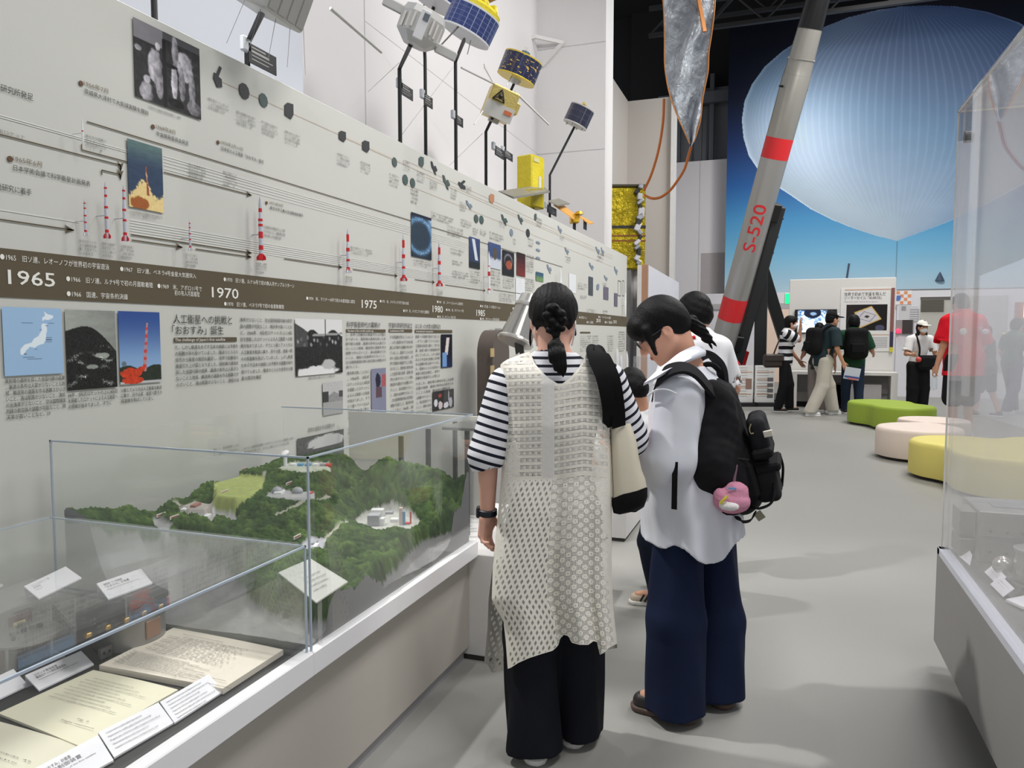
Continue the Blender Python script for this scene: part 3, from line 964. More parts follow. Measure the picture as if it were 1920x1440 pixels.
# ================================================================ S-520 rocket on its launch rail
def rocket():
 silver = M('rocket_silver', (178, 177, 176), 0.38, metal=0.6, var=0.03, vscale=1.5)
 steel = M('rocket_steel', (166, 163, 156), 0.34, metal=0.55, var=0.08, vscale=1.0)
 red = M('rocket_red', (228, 44, 50), 0.45, var=0.02)
 blk = M('rocket_black', (14, 14, 15), 0.3)
 A = at(1374, 578, 15.0); B = at(1457, 277, 13.9)
 ax = (B-A)/np.linalg.norm(B-A)
 def s_of(px, py):       # axis length whose picture height is py
  lo, hi = -4.0, 9.0
  for _ in range(50):
   m = (lo+hi)/2
   if pixels((A+ax*m)[None])[1][0] > py: lo = m
   else: hi = m
  return lo
 s = {k: s_of(0, k) for k in (700, 660, 598, 557, 297, 258, 142, 112, 55)}
 top = s[55]
 t = thing('sounding_rocket', 'tall silver rocket with red bands and black nose leaning on a launch rail', 'rocket', onz(1400, 752))
 r = 0.243
 side = np.cross(ax, Z_); side /= np.linalg.norm(side)
 def seg(nm, a, b, ra, rb, m):
  obj(nm, MB().lathe([(ra, a), (rb, b)], A, ax, 40), m, t)
 seg('motor_case', s[700], s[598], r, r, silver)
 seg('red_band', s[598], s[557], r+0.002, r+0.002, red)
 seg('motor_case', s[557], s[297], r, r, silver)
 seg('red_band', s[297], s[258], r+0.002, r+0.002, red)
 obj('payload_section', MB().lathe([(r, s[258]), (r, s[142]-0.02), (r-0.008, s[142]), (0.222, s[112]), (0.205, top)], A, ax, 40), steel, t)
 mb = MB()
 for q in (s[142], s[112]): obj('joint_ring', MB().lathe([(0.226, q-0.012), (0.235, q-0.008), (0.235, q+0.008), (0.222, q+0.012)], A, ax, 40), steel, t)
 obj('nose_cone', MB().lathe([(0.212, top), (0.205, top+0.25), (0.18, top+0.75), (0.13, top+1.3), (0.07, top+1.75), (0.015, top+2.0)], A, ax, 40), blk, t)
 mb = MB()
 for sg in (-1, 1):
  p = A+ax*s_of(0, 165)+side*sg*0.24
  obj('stub_antenna', MB().cyl(p, p+side*sg*0.07, 0.02, n=8), blk, t)
 obj('nozzle', MB().lathe([(0.12, s[700]-0.02), (0.15, s[700]-0.15), (0.2, s[700]-0.36)], A, ax, 32), M('nozzle_dark', (60, 58, 56), 0.5), t)
 # fins
 side = RH-ax*(RH@ax); side /= np.linalg.norm(side); nrm = np.cross(ax, side)
 for k in range(4):
  a = k*math.pi/2+0.35
  if k == 2: continue
  d = side*math.cos(a)+nrm*math.sin(a)
  if k == 0: d = side*0.97+nrm*0.25; d /= np.linalg.norm(d)
  base = A+ax*s[660]
  P0 = [(0.22, 0.30), (0.54, 0.06), (0.54, -0.62), (0.22, -0.62)]
  P1 = [(0.54, 0.06), (0.66, 0.02), (0.66, -0.60), (0.54, -0.60)]
  w = np.cross(d, ax)
  f = obj('fin', MB().prism(P0, base+w*0.012, d, ax, 0.024), silver, t, smooth=False)
  obj('fin_tip', MB().prism(P1, base+w*0.014, d, ax, 0.028), red, f, smooth=False)
 # lettering wrapped round the case
 TX = text_mesh('S-520')
 if TX is not None:
  V, F = TX
  L0 = s_of(0, 467); L1 = s_of(0, 381)
  V = V*np.array([(L1-L0)/(V[:, 0].max()-V[:, 0].min()), 0.24/(V[:, 1].max()-V[:, 1].min())])
  V[:, 0] -= V[:, 0].min(); V[:, 1] -= (V[:, 1].max()+V[:, 1].min())/2
  view = _C-A; view = view-ax*(view@ax); view /= np.linalg.norm(view)
  right = np.cross(ax, view)      # +right in the picture when ax is up
  if right@RH < 0: right = -right
  a0 = -V[:, 1]/r-0.02
  P = A+ax*(L0+V[:, 0])[:, None]+(r+0.004)*(np.cos(a0)[:, None]*view+np.sin(a0)[:, None]*right)
  me = mesh_from('lettering', to_local(P, t), F)
  link('lettering', me, red, t)
 # launch rail and its stand
 dk = M('stand_charcoal', (46, 48, 50), 0.5)
 st = thing('launch_stand', 'dark grey steel launch stand holding up the leaning rocket', 'stand', onz(1455, 748))
 off = side*0.0
 rt = RH*0.97; rt = rt-ax*(rt@ax); rt /= np.linalg.norm(rt)
 bk = np.cross(ax, rt); bk = bk if bk@FH > 0 else -bk
 p0 = A+ax*(s[700]+0.2)+rt*0.40+bk*0.1; p1 = A+ax*s_of(0, 383)+rt*0.36+bk*0.1
 R = basis(p1-p0, bk)
 L = np.linalg.norm(p1-p0)
 obj('rail_beam', MB().box((p0+p1)/2, (0.20, 0.3, L), R, bev=0.01), dk, st)
 mb = MB(); mb.box((p0+p1)/2-rt*0.105, (0.012, 0.05, L), R)
 obj('guide_strip', mb, M('guide_steel', (170, 174, 178), 0.3, metal=0.6), st)
 for py in (395, 640):
  c = A+ax*s_of(0, py)+rt*0.29+bk*0.02
  obj('clamp', MB().box(c, (0.16, 0.24, 0.34), R, bev=0.015), M('clamp_black', (22, 22, 23), 0.45), st)
 mb = MB()
 for py in (405, 440, 470): obj('bolt', MB().cyl(A+ax*s_of(0, py)+rt*0.45+bk*0.1, A+ax*s_of(0, py)+rt*0.53+bk*0.1, 0.02, n=8), dk, st)
 j = A+ax*s_of(0, 500)+rt*0.40+bk*0.14
 g1 = at(1478, 610, 15.7); g1 = onz(1500, 748)+FH*0.4
 for nm, q, w in (('brace_leg', onz(1502, 740), 0.22), ('upright', onz(1424, 750), 0.24)):
  top_ = j if nm == 'brace_leg' else at(1428, 512, (j-_C)@FH+0.1)
  RR = basis(top_-q, np.cross(top_-q, X_) if nm == 'upright' else bk)
  obj(nm, MB().box((q+top_)/2, (w, 0.16, np.linalg.norm(top_-q)), RR, bev=0.01), dk, st)
 q = onz(1446, 752)
 obj('base_frame', MB().box((q[0]+0.1, q[1]+0.1, 0.05), (1.5, 1.6, 0.1), bev=0.01), dk, st)
def text_mesh(s):
 c = bpy.data.curves.new('t', 'FONT'); c.body = s; c.size = 1; c.resolution_u = 3; c.offset = 0.008
 o = bpy.data.objects.new('t', c); COL.objects.link(o)
 bpy.context.view_layer.update()
 dg = bpy.context.evaluated_depsgraph_get()
 me = bpy.data.meshes.new_from_object(o.evaluated_get(dg))
 bm = bmesh.new(); bm.from_mesh(me)
 y0 = min(v.co.y for v in bm.verts); y1 = max(v.co.y for v in bm.verts)
 for i in range(1, 14):
  bmesh.ops.bisect_plane(bm, geom=bm.verts[:]+bm.edges[:]+bm.faces[:], plane_co=(0, y0+(y1-y0)*i/14, 0), plane_no=(0, 1, 0))
 V = np.array([(v.co.x, v.co.y) for v in bm.verts]); bm.verts.index_update()
 F = [tuple(v.index for v in f.verts) for f in bm.faces]
 bm.free(); bpy.data.meshes.remove(me); bpy.data.objects.remove(o); bpy.data.curves.remove(c)
 return V, F
rocket()
# benches: placed from their footprints
blob_bench([(1652, 11.4, 0.46), (1697, 10.75, 0.42)], 0.35, (152, 176, 62), 'lime green lobed bench beyond the cream one')
blob_bench([(1727, 8.25, 0.44), (1754, 9.0, 0.40)], 0.35, (232, 216, 204), 'cream lobed bench between the green and yellow ones')
blob_bench([(1806, 7.1, 0.44), (1905, 6.35, 0.46), (1985, 7.0, 0.42)], 0.36, (230, 216, 122), 'yellow lobed bench behind the right acrylic case')
# ================================================================ glass cases
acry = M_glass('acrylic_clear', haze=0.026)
acry2 = M_glass('acrylic_hazy', tint=(0.97, 0.97, 0.98), haze=0.085, refl=1.3)  # stronger white mix, standing in for reflections on the right case
edge_m = M('acrylic_edge', (176, 188, 202), 0.25, spec=0.8)
case_w = M('case_white', (216, 214, 213), 0.55, var=0.015)
rail_m = M('rail_white', (238, 237, 240), 0.35, var=0.01)
deck_m = M('deck_black', (38, 38, 40), 0.55)
def acrylic(t, x0, x1, y0, y1, z0, z1, m, sides='FBLRT', tk=0.008, edges=True):
 """clear box cover: L = side at x0, R = side at x1, F/B = ends at y0/y1, T = lid"""
 if 'R' in sides: obj('acrylic_pane', MB().box((x1-tk/2, (y0+y1)/2, (z0+z1)/2), (tk, y1-y0, z1-z0)), m, t, smooth=False)
 if 'L' in sides: obj('acrylic_pane', MB().box((x0+tk/2, (y0+y1)/2, (z0+z1)/2), (tk, y1-y0, z1-z0)), m, t, smooth=False)
 if 'F' in sides: obj('acrylic_pane', MB().box(((x0+x1)/2, y0+tk/2, (z0+z1)/2), (x1-x0-2*tk, tk, z1-z0)), m, t, smooth=False)
 if 'B' in sides: obj('acrylic_pane', MB().box(((x0+x1)/2, y1-tk/2, (z0+z1)/2), (x1-x0-2*tk, tk, z1-z0)), m, t, smooth=False)
 if 'T' in sides: obj('acrylic_lid', MB().box(((x0+x1)/2, (y0+y1)/2, z1+tk/2), (x1-x0, y1-y0, tk)), m, t, smooth=False)
def edge_bar(t, segs, w=0.005, m=None):  # pale bars carry the highlight of the pane edges in their colour
 mb = MB()
 for a, b in segs:
  a = np.array(a); b = np.array(b); mb.box((a+b)/2, np.abs(b-a)+w)
 obj('polished_edge', mb, m or edge_m, t, smooth=False)
RZ = 0.52; RXF = -1.17; SPL = 1.668; CE = 2.835
def case(nm, label, y0, y1, ztop, far):
 t = thing(nm, label, 'display case', (-1.65, (y0+y1)/2, 0))
 obj('base', MB().box(((-2.18-1.215)/2, (y0+y1)/2, 0.255), (2.18-1.215, y1-y0, 0.39)), M('base_greige', (184, 179, 171), 0.6, var=0.015), t, smooth=False)  # greige darkened to put the pedestal's shade into the colour
 obj('plinth', MB().box(((-2.18-1.238)/2, (y0+y1)/2, 0.03), (2.18-1.238, y1-y0, 0.06)), M('plinth_grey', (170, 169, 172), 0.6), t, smooth=False)
 obj('rim', MB().box((RXF-0.02, (y0+y1)/2, RZ-0.033), (0.04, y1-y0, 0.066), bev=0.003), rail_m, t)
 obj('deck', MB().box(((-2.18-1.21)/2, (y0+y1)/2, 0.48), (2.18-1.21, y1-y0, 0.05)), deck_m, t, smooth=False)
 return t
cA = case('document_case', 'low acrylic topped case with papers and instruments at lower left', -0.6, SPL, 0.81, False)
zA = 0.812; xf = -1.188; xb = -2.12
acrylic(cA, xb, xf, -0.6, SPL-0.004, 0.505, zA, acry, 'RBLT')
edge_bar(cA, [((xf, -0.6, zA), (xf, SPL-0.006, zA)), ((xb, SPL-0.006, zA), (xf, SPL-0.006, zA)), ((xf, SPL-0.006, 0.505), (xf, SPL-0.006, zA)), ((xb, -0.6, zA), (xb, SPL-0.006, zA))])
cB = case('terrain_case', 'tall acrylic case over the green launch site terrain model', SPL, CE, 1.05, True)
zB = 1.05; xfB = -1.182
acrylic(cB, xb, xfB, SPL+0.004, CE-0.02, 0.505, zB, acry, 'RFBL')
edge_bar(cB, [((xfB, SPL+0.006, zB), (xfB, CE-0.02, zB)), ((xb, SPL+0.006, zB), (xfB, SPL+0.006, zB)), ((xfB, SPL+0.006, 0.505), (xfB, SPL+0.006, zB)), ((xb, CE-0.02, zB), (xfB, CE-0.02, zB)), ((xb, SPL+0.006, 0.5), (xb, SPL+0.006, zB))])
chrome = M('chrome', (214, 216, 220), 0.12, metal=1.0)
for t, px, py in ((cA, 363, 1367), (cB, 738, 1127), (cB, 886, 1022)):
 c = onz(px, py, 0.512)
 c[0] = min(c[0], RXF-0.022)
 obj('screw', MB().lathe([(0.009, 0), (0.009, 0.008), (0.006, 0.011)], (RXF-0.028, c[1], 0.508), n=14), chrome, t)
# plinths further along the wall
def plinth(nm, label, x0, x1, y0, y1, h, m=case_w):
 t = thing(nm, label, 'plinth', ((x0+x1)/2, (y0+y1)/2, 0))
 obj('body', MB().box(((x0+x1)/2, (y0+y1)/2, h/2+0.012), (x1-x0, y1-y0, h-0.024), bev=0.003), m, t)
 obj('foot', MB().box(((x0+x1)/2, (y0+y1)/2, 0.012), (x1-x0-0.02, y1-y0-0.02, 0.024)), M('foot_dark', (60, 58, 56), 0.7), t)
 return t
plinth('exhibit_plinth', 'white plinth ending the case row beside the woman in crochet', -2.18, -0.98, CE+0.003, 3.75, 0.46)
p = onz(1173, 1017)
plinth('exhibit_plinth', 'white plinth visible between the two women', -2.1, p[0], p[1], p[1]+0.7, 0.62)
plinth('exhibit_plinth', 'white plinth farthest along the timeline wall', -2.1, -0.95, 6.4, 8.2, 0.62)
# right hand case
rc = thing('right_case', 'grey based tall acrylic case at the right edge', 'display case', (1.4, 1.9, 0))
rx = 0.63; ry = 3.47; rz_ = 0.50
obj('base', MB().box((rx+0.75, ry-1.6, 0.285), (1.5, 3.2, 0.37)), M('case_grey', (146, 144, 142), 0.6, var=0.02), rc, smooth=False)
obj('plinth', MB().box((rx+0.82, ry-1.66, 0.05), (1.46, 3.1, 0.10)), M('kick_black', (30, 30, 32), 0.6), rc, smooth=False)  # black and set back to stand in for the toe kick shadow
obj('rim', MB().box((rx+0.02, ry-1.6, rz_-0.015), (0.04, 3.2, 0.03), bev=0.002).box((rx+0.75, ry-0.02, rz_-0.015), (1.5, 0.04, 0.03)), M('rim_cool', (206, 208, 218), 0.35), rc)
obj('deck', MB().box((rx+0.77, ry-1.62, 0.475), (1.46, 3.14, 0.04)), M('deck_grey', (88, 86, 86), 0.6), rc, smooth=False)
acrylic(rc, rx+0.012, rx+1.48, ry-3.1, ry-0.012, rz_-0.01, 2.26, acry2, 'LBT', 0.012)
edge_bar(rc, [((rx+0.014, ry-3.1, 2.26), (rx+0.014, ry-0.014, 2.26)), ((rx+0.014, ry-0.014, rz_), (rx+0.014, ry-0.014, 2.26)), ((rx+0.014, ry-0.014, 2.26), (rx+1.48, ry-0.014, 2.26))], 0.006, M('edge_pale', (214, 212, 208), 0.3))
c = np.array([rx+0.05, ry-0.1, 2.14])
obj('corner_bolt', MB().cyl(c, c+np.array([-0.03, 0, 0]), 0.022, n=16), M('bolt_dark', (70, 70, 76), 0.4), rc)
# ================================================================ the timeline wall
board_m = M('board_print', (200, 200, 194), 0.62, var=0.008, vscale=0.8)
BZ1 = 2.54; BZ0 = 0.42; BY0 = -0.7; BY1 = 11.2
tb = thing('timeline_board', 'long off white history board with an olive year band', 'exhibit board', (WX, 5.2, 0))
obj('panel', MB().box((WX-0.03, (BY0+BY1)/2, (BZ0+BZ1)/2), (0.06, BY1-BY0, BZ1-BZ0), bev=0.002), board_m, tb, smooth=False)
bz1 = 1.636; bz0 = 1.490
obj('year_band', MB().box((WX+0.0015, (BY0+BY1)/2, (bz0+bz1)/2), (0.003, BY1-BY0, bz1-bz0)), olive, tb, smooth=False)
IN = WX+0.0035
def W(px, py, x=IN):
 p = onx(px, py, x); return p[1], p[2]
def wtext(part, mat, s, px, py, px1, hpx, align='LEFT', bold=False, fit=True):
 """text on the wall: baseline start pixel, end pixel column, letter height in pixels at the start"""
 y, z = W(px, py); _, z2 = W(px, py-hpx)
 y1, _ = W(px1, py)
 text((part, tb, mat, len(TQ)), s, (IN+0.001, y, z), Y_, Z_, z2-z, (y1-y) if fit else None, align, bold)
def wrect(mb, px0, py0, px1, py1, x=IN):
 y0, z0 = W(px0, py0, x); _, z1 = W(px0, py1, x); y1, _ = W(px1, py0, x)
 mb.raw([(x, y0, z0), (x, y1, z0), (x, y1, z1), (x, y0, z1)], [(3, 2, 1, 0)])
def line(mb, pts, w=0.004, x=IN, arrow=False):
 P = [np.array(p) for p in pts]
 for a, b in zip(P[:-1], P[1:]):
  d = b-a; L = np.hypot(*d)+1e-9; n = np.array([-d[1], d[0]])/L*w/2
  q = [a-n, b-n, b+n, a+n]
  mb.raw([(x, p[0], p[1]) for p in q], [(0, 1, 2, 3)])
 if arrow:
  a, b = P[-2], P[-1]; d = (b-a)/np.hypot(*(b-a)); n = np.array([-d[1], d[0]])
  q = [b, b-d*0.035+n*0.014, b-d*0.026, b-d*0.035-n*0.014]
  mb.raw([(x, p[0], p[1]) for p in q], [(0, 1, 2), (0, 2, 3)])
# ---- year band lettering
for s, px, py, px1, h in (('1965', 15, 532, 103, 28), ('1970', 397, 557, 447, 20), ('1975', 678, 577, 706, 16), ('1980', 811, 585, 830, 13), ('1985', 893, 592, 909, 12), ('1990', 957, 594, 969, 9), ('2010', 1118, 604, 1126, 7), ('2015', 1150, 606, 1156, 6)):
 wtext('year_numeral', ink_white, s, px, py, px1, h, bold=True)
for s, px, py, px1, h in (
 ('●1965　旧ソ連、レオーノフが世界初の宇宙遊泳', 0, 486, 204, 10), ('●1966　旧ソ連、ルナ9号で初の月面軟着陸', 124, 527, 286, 9), ('●1966　国連、宇宙条約決議', 125, 555, 239, 9),
 ('●1967　旧ソ連、ベネラ4号金星大気圏突入', 225, 508, 367, 8), ('●1969　米、アポロ11号で', 295, 540, 378, 8), ('初の有人月面着陸', 327, 553, 374, 8),
 ('●1970　旧ソ連、ルナ16号で初の無人月サンプルリターン', 419, 527, 551, 7), ('●1970　旧ソ連、ベネラ7号で初の金星軟着陸', 420, 573, 532, 7),
 ('●1974　米、マリナー10号で初の水星探査に成功', 574, 562, 665, 6), ('●1975　米、バイキング1号で初の火星', 712, 567, 766, 5), ('●1979　米、パイオニア11号が土星観測', 756, 585, 804, 5),
 ('●1981　米、スペースシャトル初飛行', 819, 568, 868, 4.5), ('●1982　米、ボイジャー2号', 836, 583, 869, 4.5), ('●1980　米、ボイジャー1号が土星', 820, 596, 854, 4.5),
 ('●1986　旧ソ連、ミール宇宙ステーション', 900, 576, 938, 4.5), ('●1989　ボイジャー2号が海王星', 900, 600, 936, 4.5), ('●1990　ハッブル宇宙望遠鏡', 961, 580, 990, 4), ('●1998　国際宇宙ステーション', 1086, 597, 1100, 4), ('●2004　火星探査', 1100, 606, 1112, 4), ('●2011　スペースシャトル退役', 1122, 596, 1145, 4), ('●2014　彗星着陸', 1134, 606, 1148, 4)):
 wtext('band_caption', ink_white, s, px, py, px1, h)
# ---- headings and paragraphs under the band
for s, px, py, px1, h in (('人工衛星への挑戦と', 325, 605, 435, 14), ('「おおすみ」誕生', 323, 626, 419, 14), ('科学衛星時代の幕開け', 650, 613, 713, 9), ('宇宙科学研究所設立', 729, 614, 773, 8), ('はじまった大型の国際協力', 779, 615, 826, 7), ('ハレー彗星探査', 918, 622, 941, 6)):
 wtext('heading', ink_dark, s, px, py, px1, h)
for r in ((326, 633, 444, 642), (649, 617, 723, 623), (729, 617, 773, 623), (778, 618, 848, 624), (1088, 622, 1107, 625)):
 bars = MB(); wrect(bars, *r); obj('heading_bar', bars, olive, tb, smooth=False)
for s, px, py, px1, h in (("The challenge of Japan's first satellite", 328, 640, 422, 6), ('The dawn of the scientific satellite age', 651, 622, 700, 4), ('Establishment of ISAS', 731, 622, 757, 4), ('International cooperation', 780, 623, 812, 4)):
 wtext('heading_english', ink_white, s, px, py, px1, h)
FILL = ('発射場の適地を探した全国行脚の結果、最適の条件は人家が少ないことと地域、輸送用の道路を作る困難さが小さいこと、海は航路が少ないこと、漁船の出漁率が少ないこと、空は国際線国内線の航空路の調整が可能なこと、晴天率が高いことなど。'
  '1966年、3段式ロケットの上に4段目を搭載したロケットによる人工衛星への挑戦が始まりました。すでにソ連とアメリカは人工衛星を軌道に乗せ、月や火星、金星へ数々の探査機を飛ばしていました。しかし軌道をめざす日本の挑戦には予想外の困難が待ち受けていました。'
  '電波のとらえた信号から衛星の周回を確認し、世界で四番目の衛星打ち上げ国となりました。')
fpos = [0]
def para(px0, py0, px1, py1, n, hfrac=0.62, last=0.5, chars=20, mat=None, seg=None):
 """n justified lines in the pixel box whose left edge runs py0..py1"""
 y0, z0 = W(px0, py0); _, z1 = W(px0, py1); y1, _ = W(px1, py0)
 kid = len(TQ)
 for i in range(n):
  zb = z0+(z1-z0)*(i+0.85)/n
  k = chars if i < n-1 else max(3, int(chars*last))
  s = ''.join(FILL[(fpos[0]+j) % len(FILL)] for j in range(k)); fpos[0] += k
  w = (y1-y0)*(1 if i < n-1 else last)
  text(('caption_text' if mat else 'paragraph', tb, mat or ink_dark, kid), s, (IN+0.001, y0, zb), Y_, Z_, (z0-z1)/n*hfrac, w)
para(9, 709, 121, 789, 7, 0.62, 0.72, 17)
para(127, 735, 220, 768, 3, 0.6, 0.86, 17)
para(226, 727, 303, 757, 3, 0.6, 0.78, 15)
para(328, 645, 446, 727, 7, 0.55, 1.0, 21)
para(450, 592, 547, 715, 10, 0.5, 0.36, 20)
para(648, 622, 723, 692, 8, 0.5, 0.3, 17)
para(651, 694, 692, 788, 9, 0.5, 0.9, 10)
para(731, 626, 774, 795, 17, 0.5, 0.8, 14)
para(779, 626, 824, 713, 10, 0.5, 1.0, 13)
para(780, 715, 850, 741, 3, 0.5, 0.9, 17)
para(781, 741, 808, 795, 6, 0.5, 0.8, 9)
para(400, 838, 447, 856, 2, 0.5, 1.0, 14, ink_grey)
para(457, 836, 550, 852, 2, 0.5, 0.9, 26, ink_grey)
para(652, 800, 722, 840, 5, 0.5, 0.9, 16, ink_grey)
para(733, 800, 775, 826, 4, 0.5, 0.9, 12, ink_grey)
para(576, 706, 627, 712, 1, 0.6, 1.0, 20, ink_grey)
para(577, 803, 628, 812, 1, 0.8, 1.0, 12, ink_grey)
para(1088, 628, 1108, 660, 8, 0.5, 0.8, 10, ink_grey)
para(1110, 628, 1122, 660, 8, 0.5, 0.8, 8, ink_grey)
para(1139, 628, 1150, 660, 8, 0.5, 0.8, 8, ink_grey)
para(1160, 620, 1172, 660, 9, 0.5, 0.8, 8, ink_grey)
# ---- events above the band
dots = []
for s1, s2, px, py, px1, px2, h in (('1966年7月', '茨城県大洋村で大気球実験を開始', 157, 159, 202, 277, 8), ('1968年8月', '宇宙開発委員会発足', 292, 240, 328, 353, 7), ('1970年2月11日', '日本初の人工衛星「おおすみ」誕生', 414, 269, 455, 494, 6), ('1965年6月', '日本学術会議で科学衛星計画発表', 24, 301, 78, 168, 9), ('1971年9月', '東京大学三鷹大気球観測所開所', 505, 382, 530, 568, 5)):
 wtext('event_date', M('ink_tan', (120, 110, 88), 0.7), s1, px, py, px1, h)
 b = onx(px, py+h*1.85, IN)
 wtext('event_text', ink_dark, s2, px+1, py+h*1.95, px2, h)
 y, z = W(px-5, py-h*0.35); dots.append((y, z, (W(px-5, py-h*0.35)[1]-W(px-5, py+h*0.25)[1])))
for y, z, r in dots:
 obj('event_dot', MB().cyl((IN-0.001, y, z), (IN+0.001, y, z), r, n=16), M('dot_brown', (96, 66, 44), 0.6), tb)
wtext('event_text', ink_dark, '東京大学宇宙航空研究所発足', -110, 135, 60, 12)
wtext('event_text', ink_dark, '観測ロケットの開発研究に着手', -110, 335, 58, 11)
wtext('event_text', ink_grey, 'ペンシル小型ロケット', -60, 233, 45, 6)
for args in ((160, 250, 198, 278, 4, 7), (353, 304, 385, 332, 4, 7), (418, 318, 443, 348, 4, 7), (148, 447, 180, 477, 4, 7), (191, 452, 216, 482, 4, 7), (226, 457, 250, 485, 4, 7), (348, 473, 370, 500, 4, 6), (244, 393, 304, 405, 2, 14), (278, 196, 352, 203, 1, 22), (494, 420, 534, 444, 3, 12), (480, 490, 500, 512, 4, 6), (648, 516, 660, 534, 4, 5), (750, 532, 762, 548, 4, 5), (820, 541, 830, 556, 4, 5), (657, 460, 698, 475, 3, 12), (775, 484, 808, 498, 3, 14), (808, 394, 850, 410, 3, 12), (839, 419, 868, 441, 3, 12), (845, 462, 870, 476, 2, 12), (848, 486, 868, 496, 2, 10), (848, 505, 878, 520, 3, 12), (864, 408, 884, 424, 3, 10), (881, 505, 900, 530, 5, 9), (920, 505, 938, 535, 5, 9), (943, 518, 963, 540, 5, 9), (986, 475, 1001, 510, 9, 8), (985, 520, 1002, 545, 6, 8), (918, 432, 944, 448, 3, 12), (1084, 528, 1100, 542, 3, 9), (1088, 552, 1100, 560, 3, 9), (1100, 578, 1118, 588, 3, 10), (1130, 580, 1140, 590, 2, 8), (936, 548, 965, 565, 4, 14), (390, 180, 428, 203, 3, 10), (443, 205, 478, 232, 4, 10), (490, 224, 520, 250, 4, 10), (534, 242, 562, 268, 4, 10), (632, 284, 655, 308, 4, 8), (676, 300, 694, 322, 4, 8), (730, 322, 748, 348, 4, 8), (756, 298, 768, 320, 4, 6), (770, 350, 784, 380, 4, 6), (782, 318, 796, 340, 4, 6), (806, 336, 820, 354, 4, 6), (845, 350, 856, 372, 4, 6), (874, 346, 884, 360, 4, 5), (862, 376, 874, 394, 4, 5), (886, 425, 896, 440, 3, 5), (900, 428, 912, 440, 3, 5), (936, 412, 948, 425, 3, 5), (962, 446, 968, 458, 3, 5), (990, 444, 1000, 462, 3, 5), (1006, 405, 1016, 425, 3, 5), (1050, 440, 1058, 450, 3, 5), (1060, 478, 1070, 492, 3, 5), (1120, 470, 1132, 490, 3, 5), (1130, 528, 1138, 536, 2, 4)):
 para(*args[:4], args[4], 0.55, 0.8, args[5], ink_grey)
# ---- flow lines
fl = []
def flow(pts, w=0.0045, arrow=True):
 mb = MB(); line(mb, pts, w, arrow=arrow); obj('flow_arrow', mb, olive, tb, smooth=False)
def hl(px0, py, px1, arrow=True):
 y0, z = W(px0, py); y1, _ = W(px1, py); flow([(y0, z), (y1, z)], arrow=arrow)
hl(163, 228, 1056, False)
y0, z0 = W(-60, 235); y1, _ = W(226, 312)
ya, za = W(0, 252); _, zt = W(226, 322)
flow([(y0, za), (y1, za), (y1, zt)])
a = W(153, 270); b = W(153, 281); c = W(241, 305)
flow([a, (a[0], b[1]), (c[0], b[1])], arrow=False)
hl(-50, 404, 138)
a = W(191, 328); b = W(191, 319); c = W(226, 337); d = W(226, 327)
flow([a, (a[0], b[1]), (c[0], b[1]), c])
hl(307, 323, 471); hl(246, 440, 471); hl(247, 450, 342); hl(367, 467, 471); hl(533, 485, 641); hl(662, 505, 745); hl(778, 524, 815); hl(835, 534, 910); hl(925, 543, 1052, False)
wl = M('thin_white_line', (226, 226, 222), 0.6)
for px0, py, px1 in ((0, 215, 240), (0, 219, 240), (0, 393, 150), (308, 292, 1000), (308, 297, 1000), (308, 303, 1000), (308, 309, 1000), (308, 316, 1000), (245, 412, 940), (245, 417, 940), (245, 422, 940), (245, 427, 940), (245, 432, 940), (245, 437, 940)):
 mb = MB(); y0, z = W(px0, py); y1, _ = W(px1, py); line(mb, [(y0, z), (y1, z)], 0.003, IN-0.0015); obj('guide_line', mb, wl, tb, smooth=False)
rd = M('thin_brown_line', (196, 178, 160), 0.7)
for px0, py, px1 in ((415, 152, 760), (640, 255, 1150), (760, 345, 1150), (800, 332, 1150), (760, 300, 1150)):
 mb = MB(); y0, z = W(px0, py); y1, _ = W(px1, py); line(mb, [(y0, z), (y1, z)], 0.0025, IN-0.001); obj('guide_line', mb, rd, tb, smooth=False)
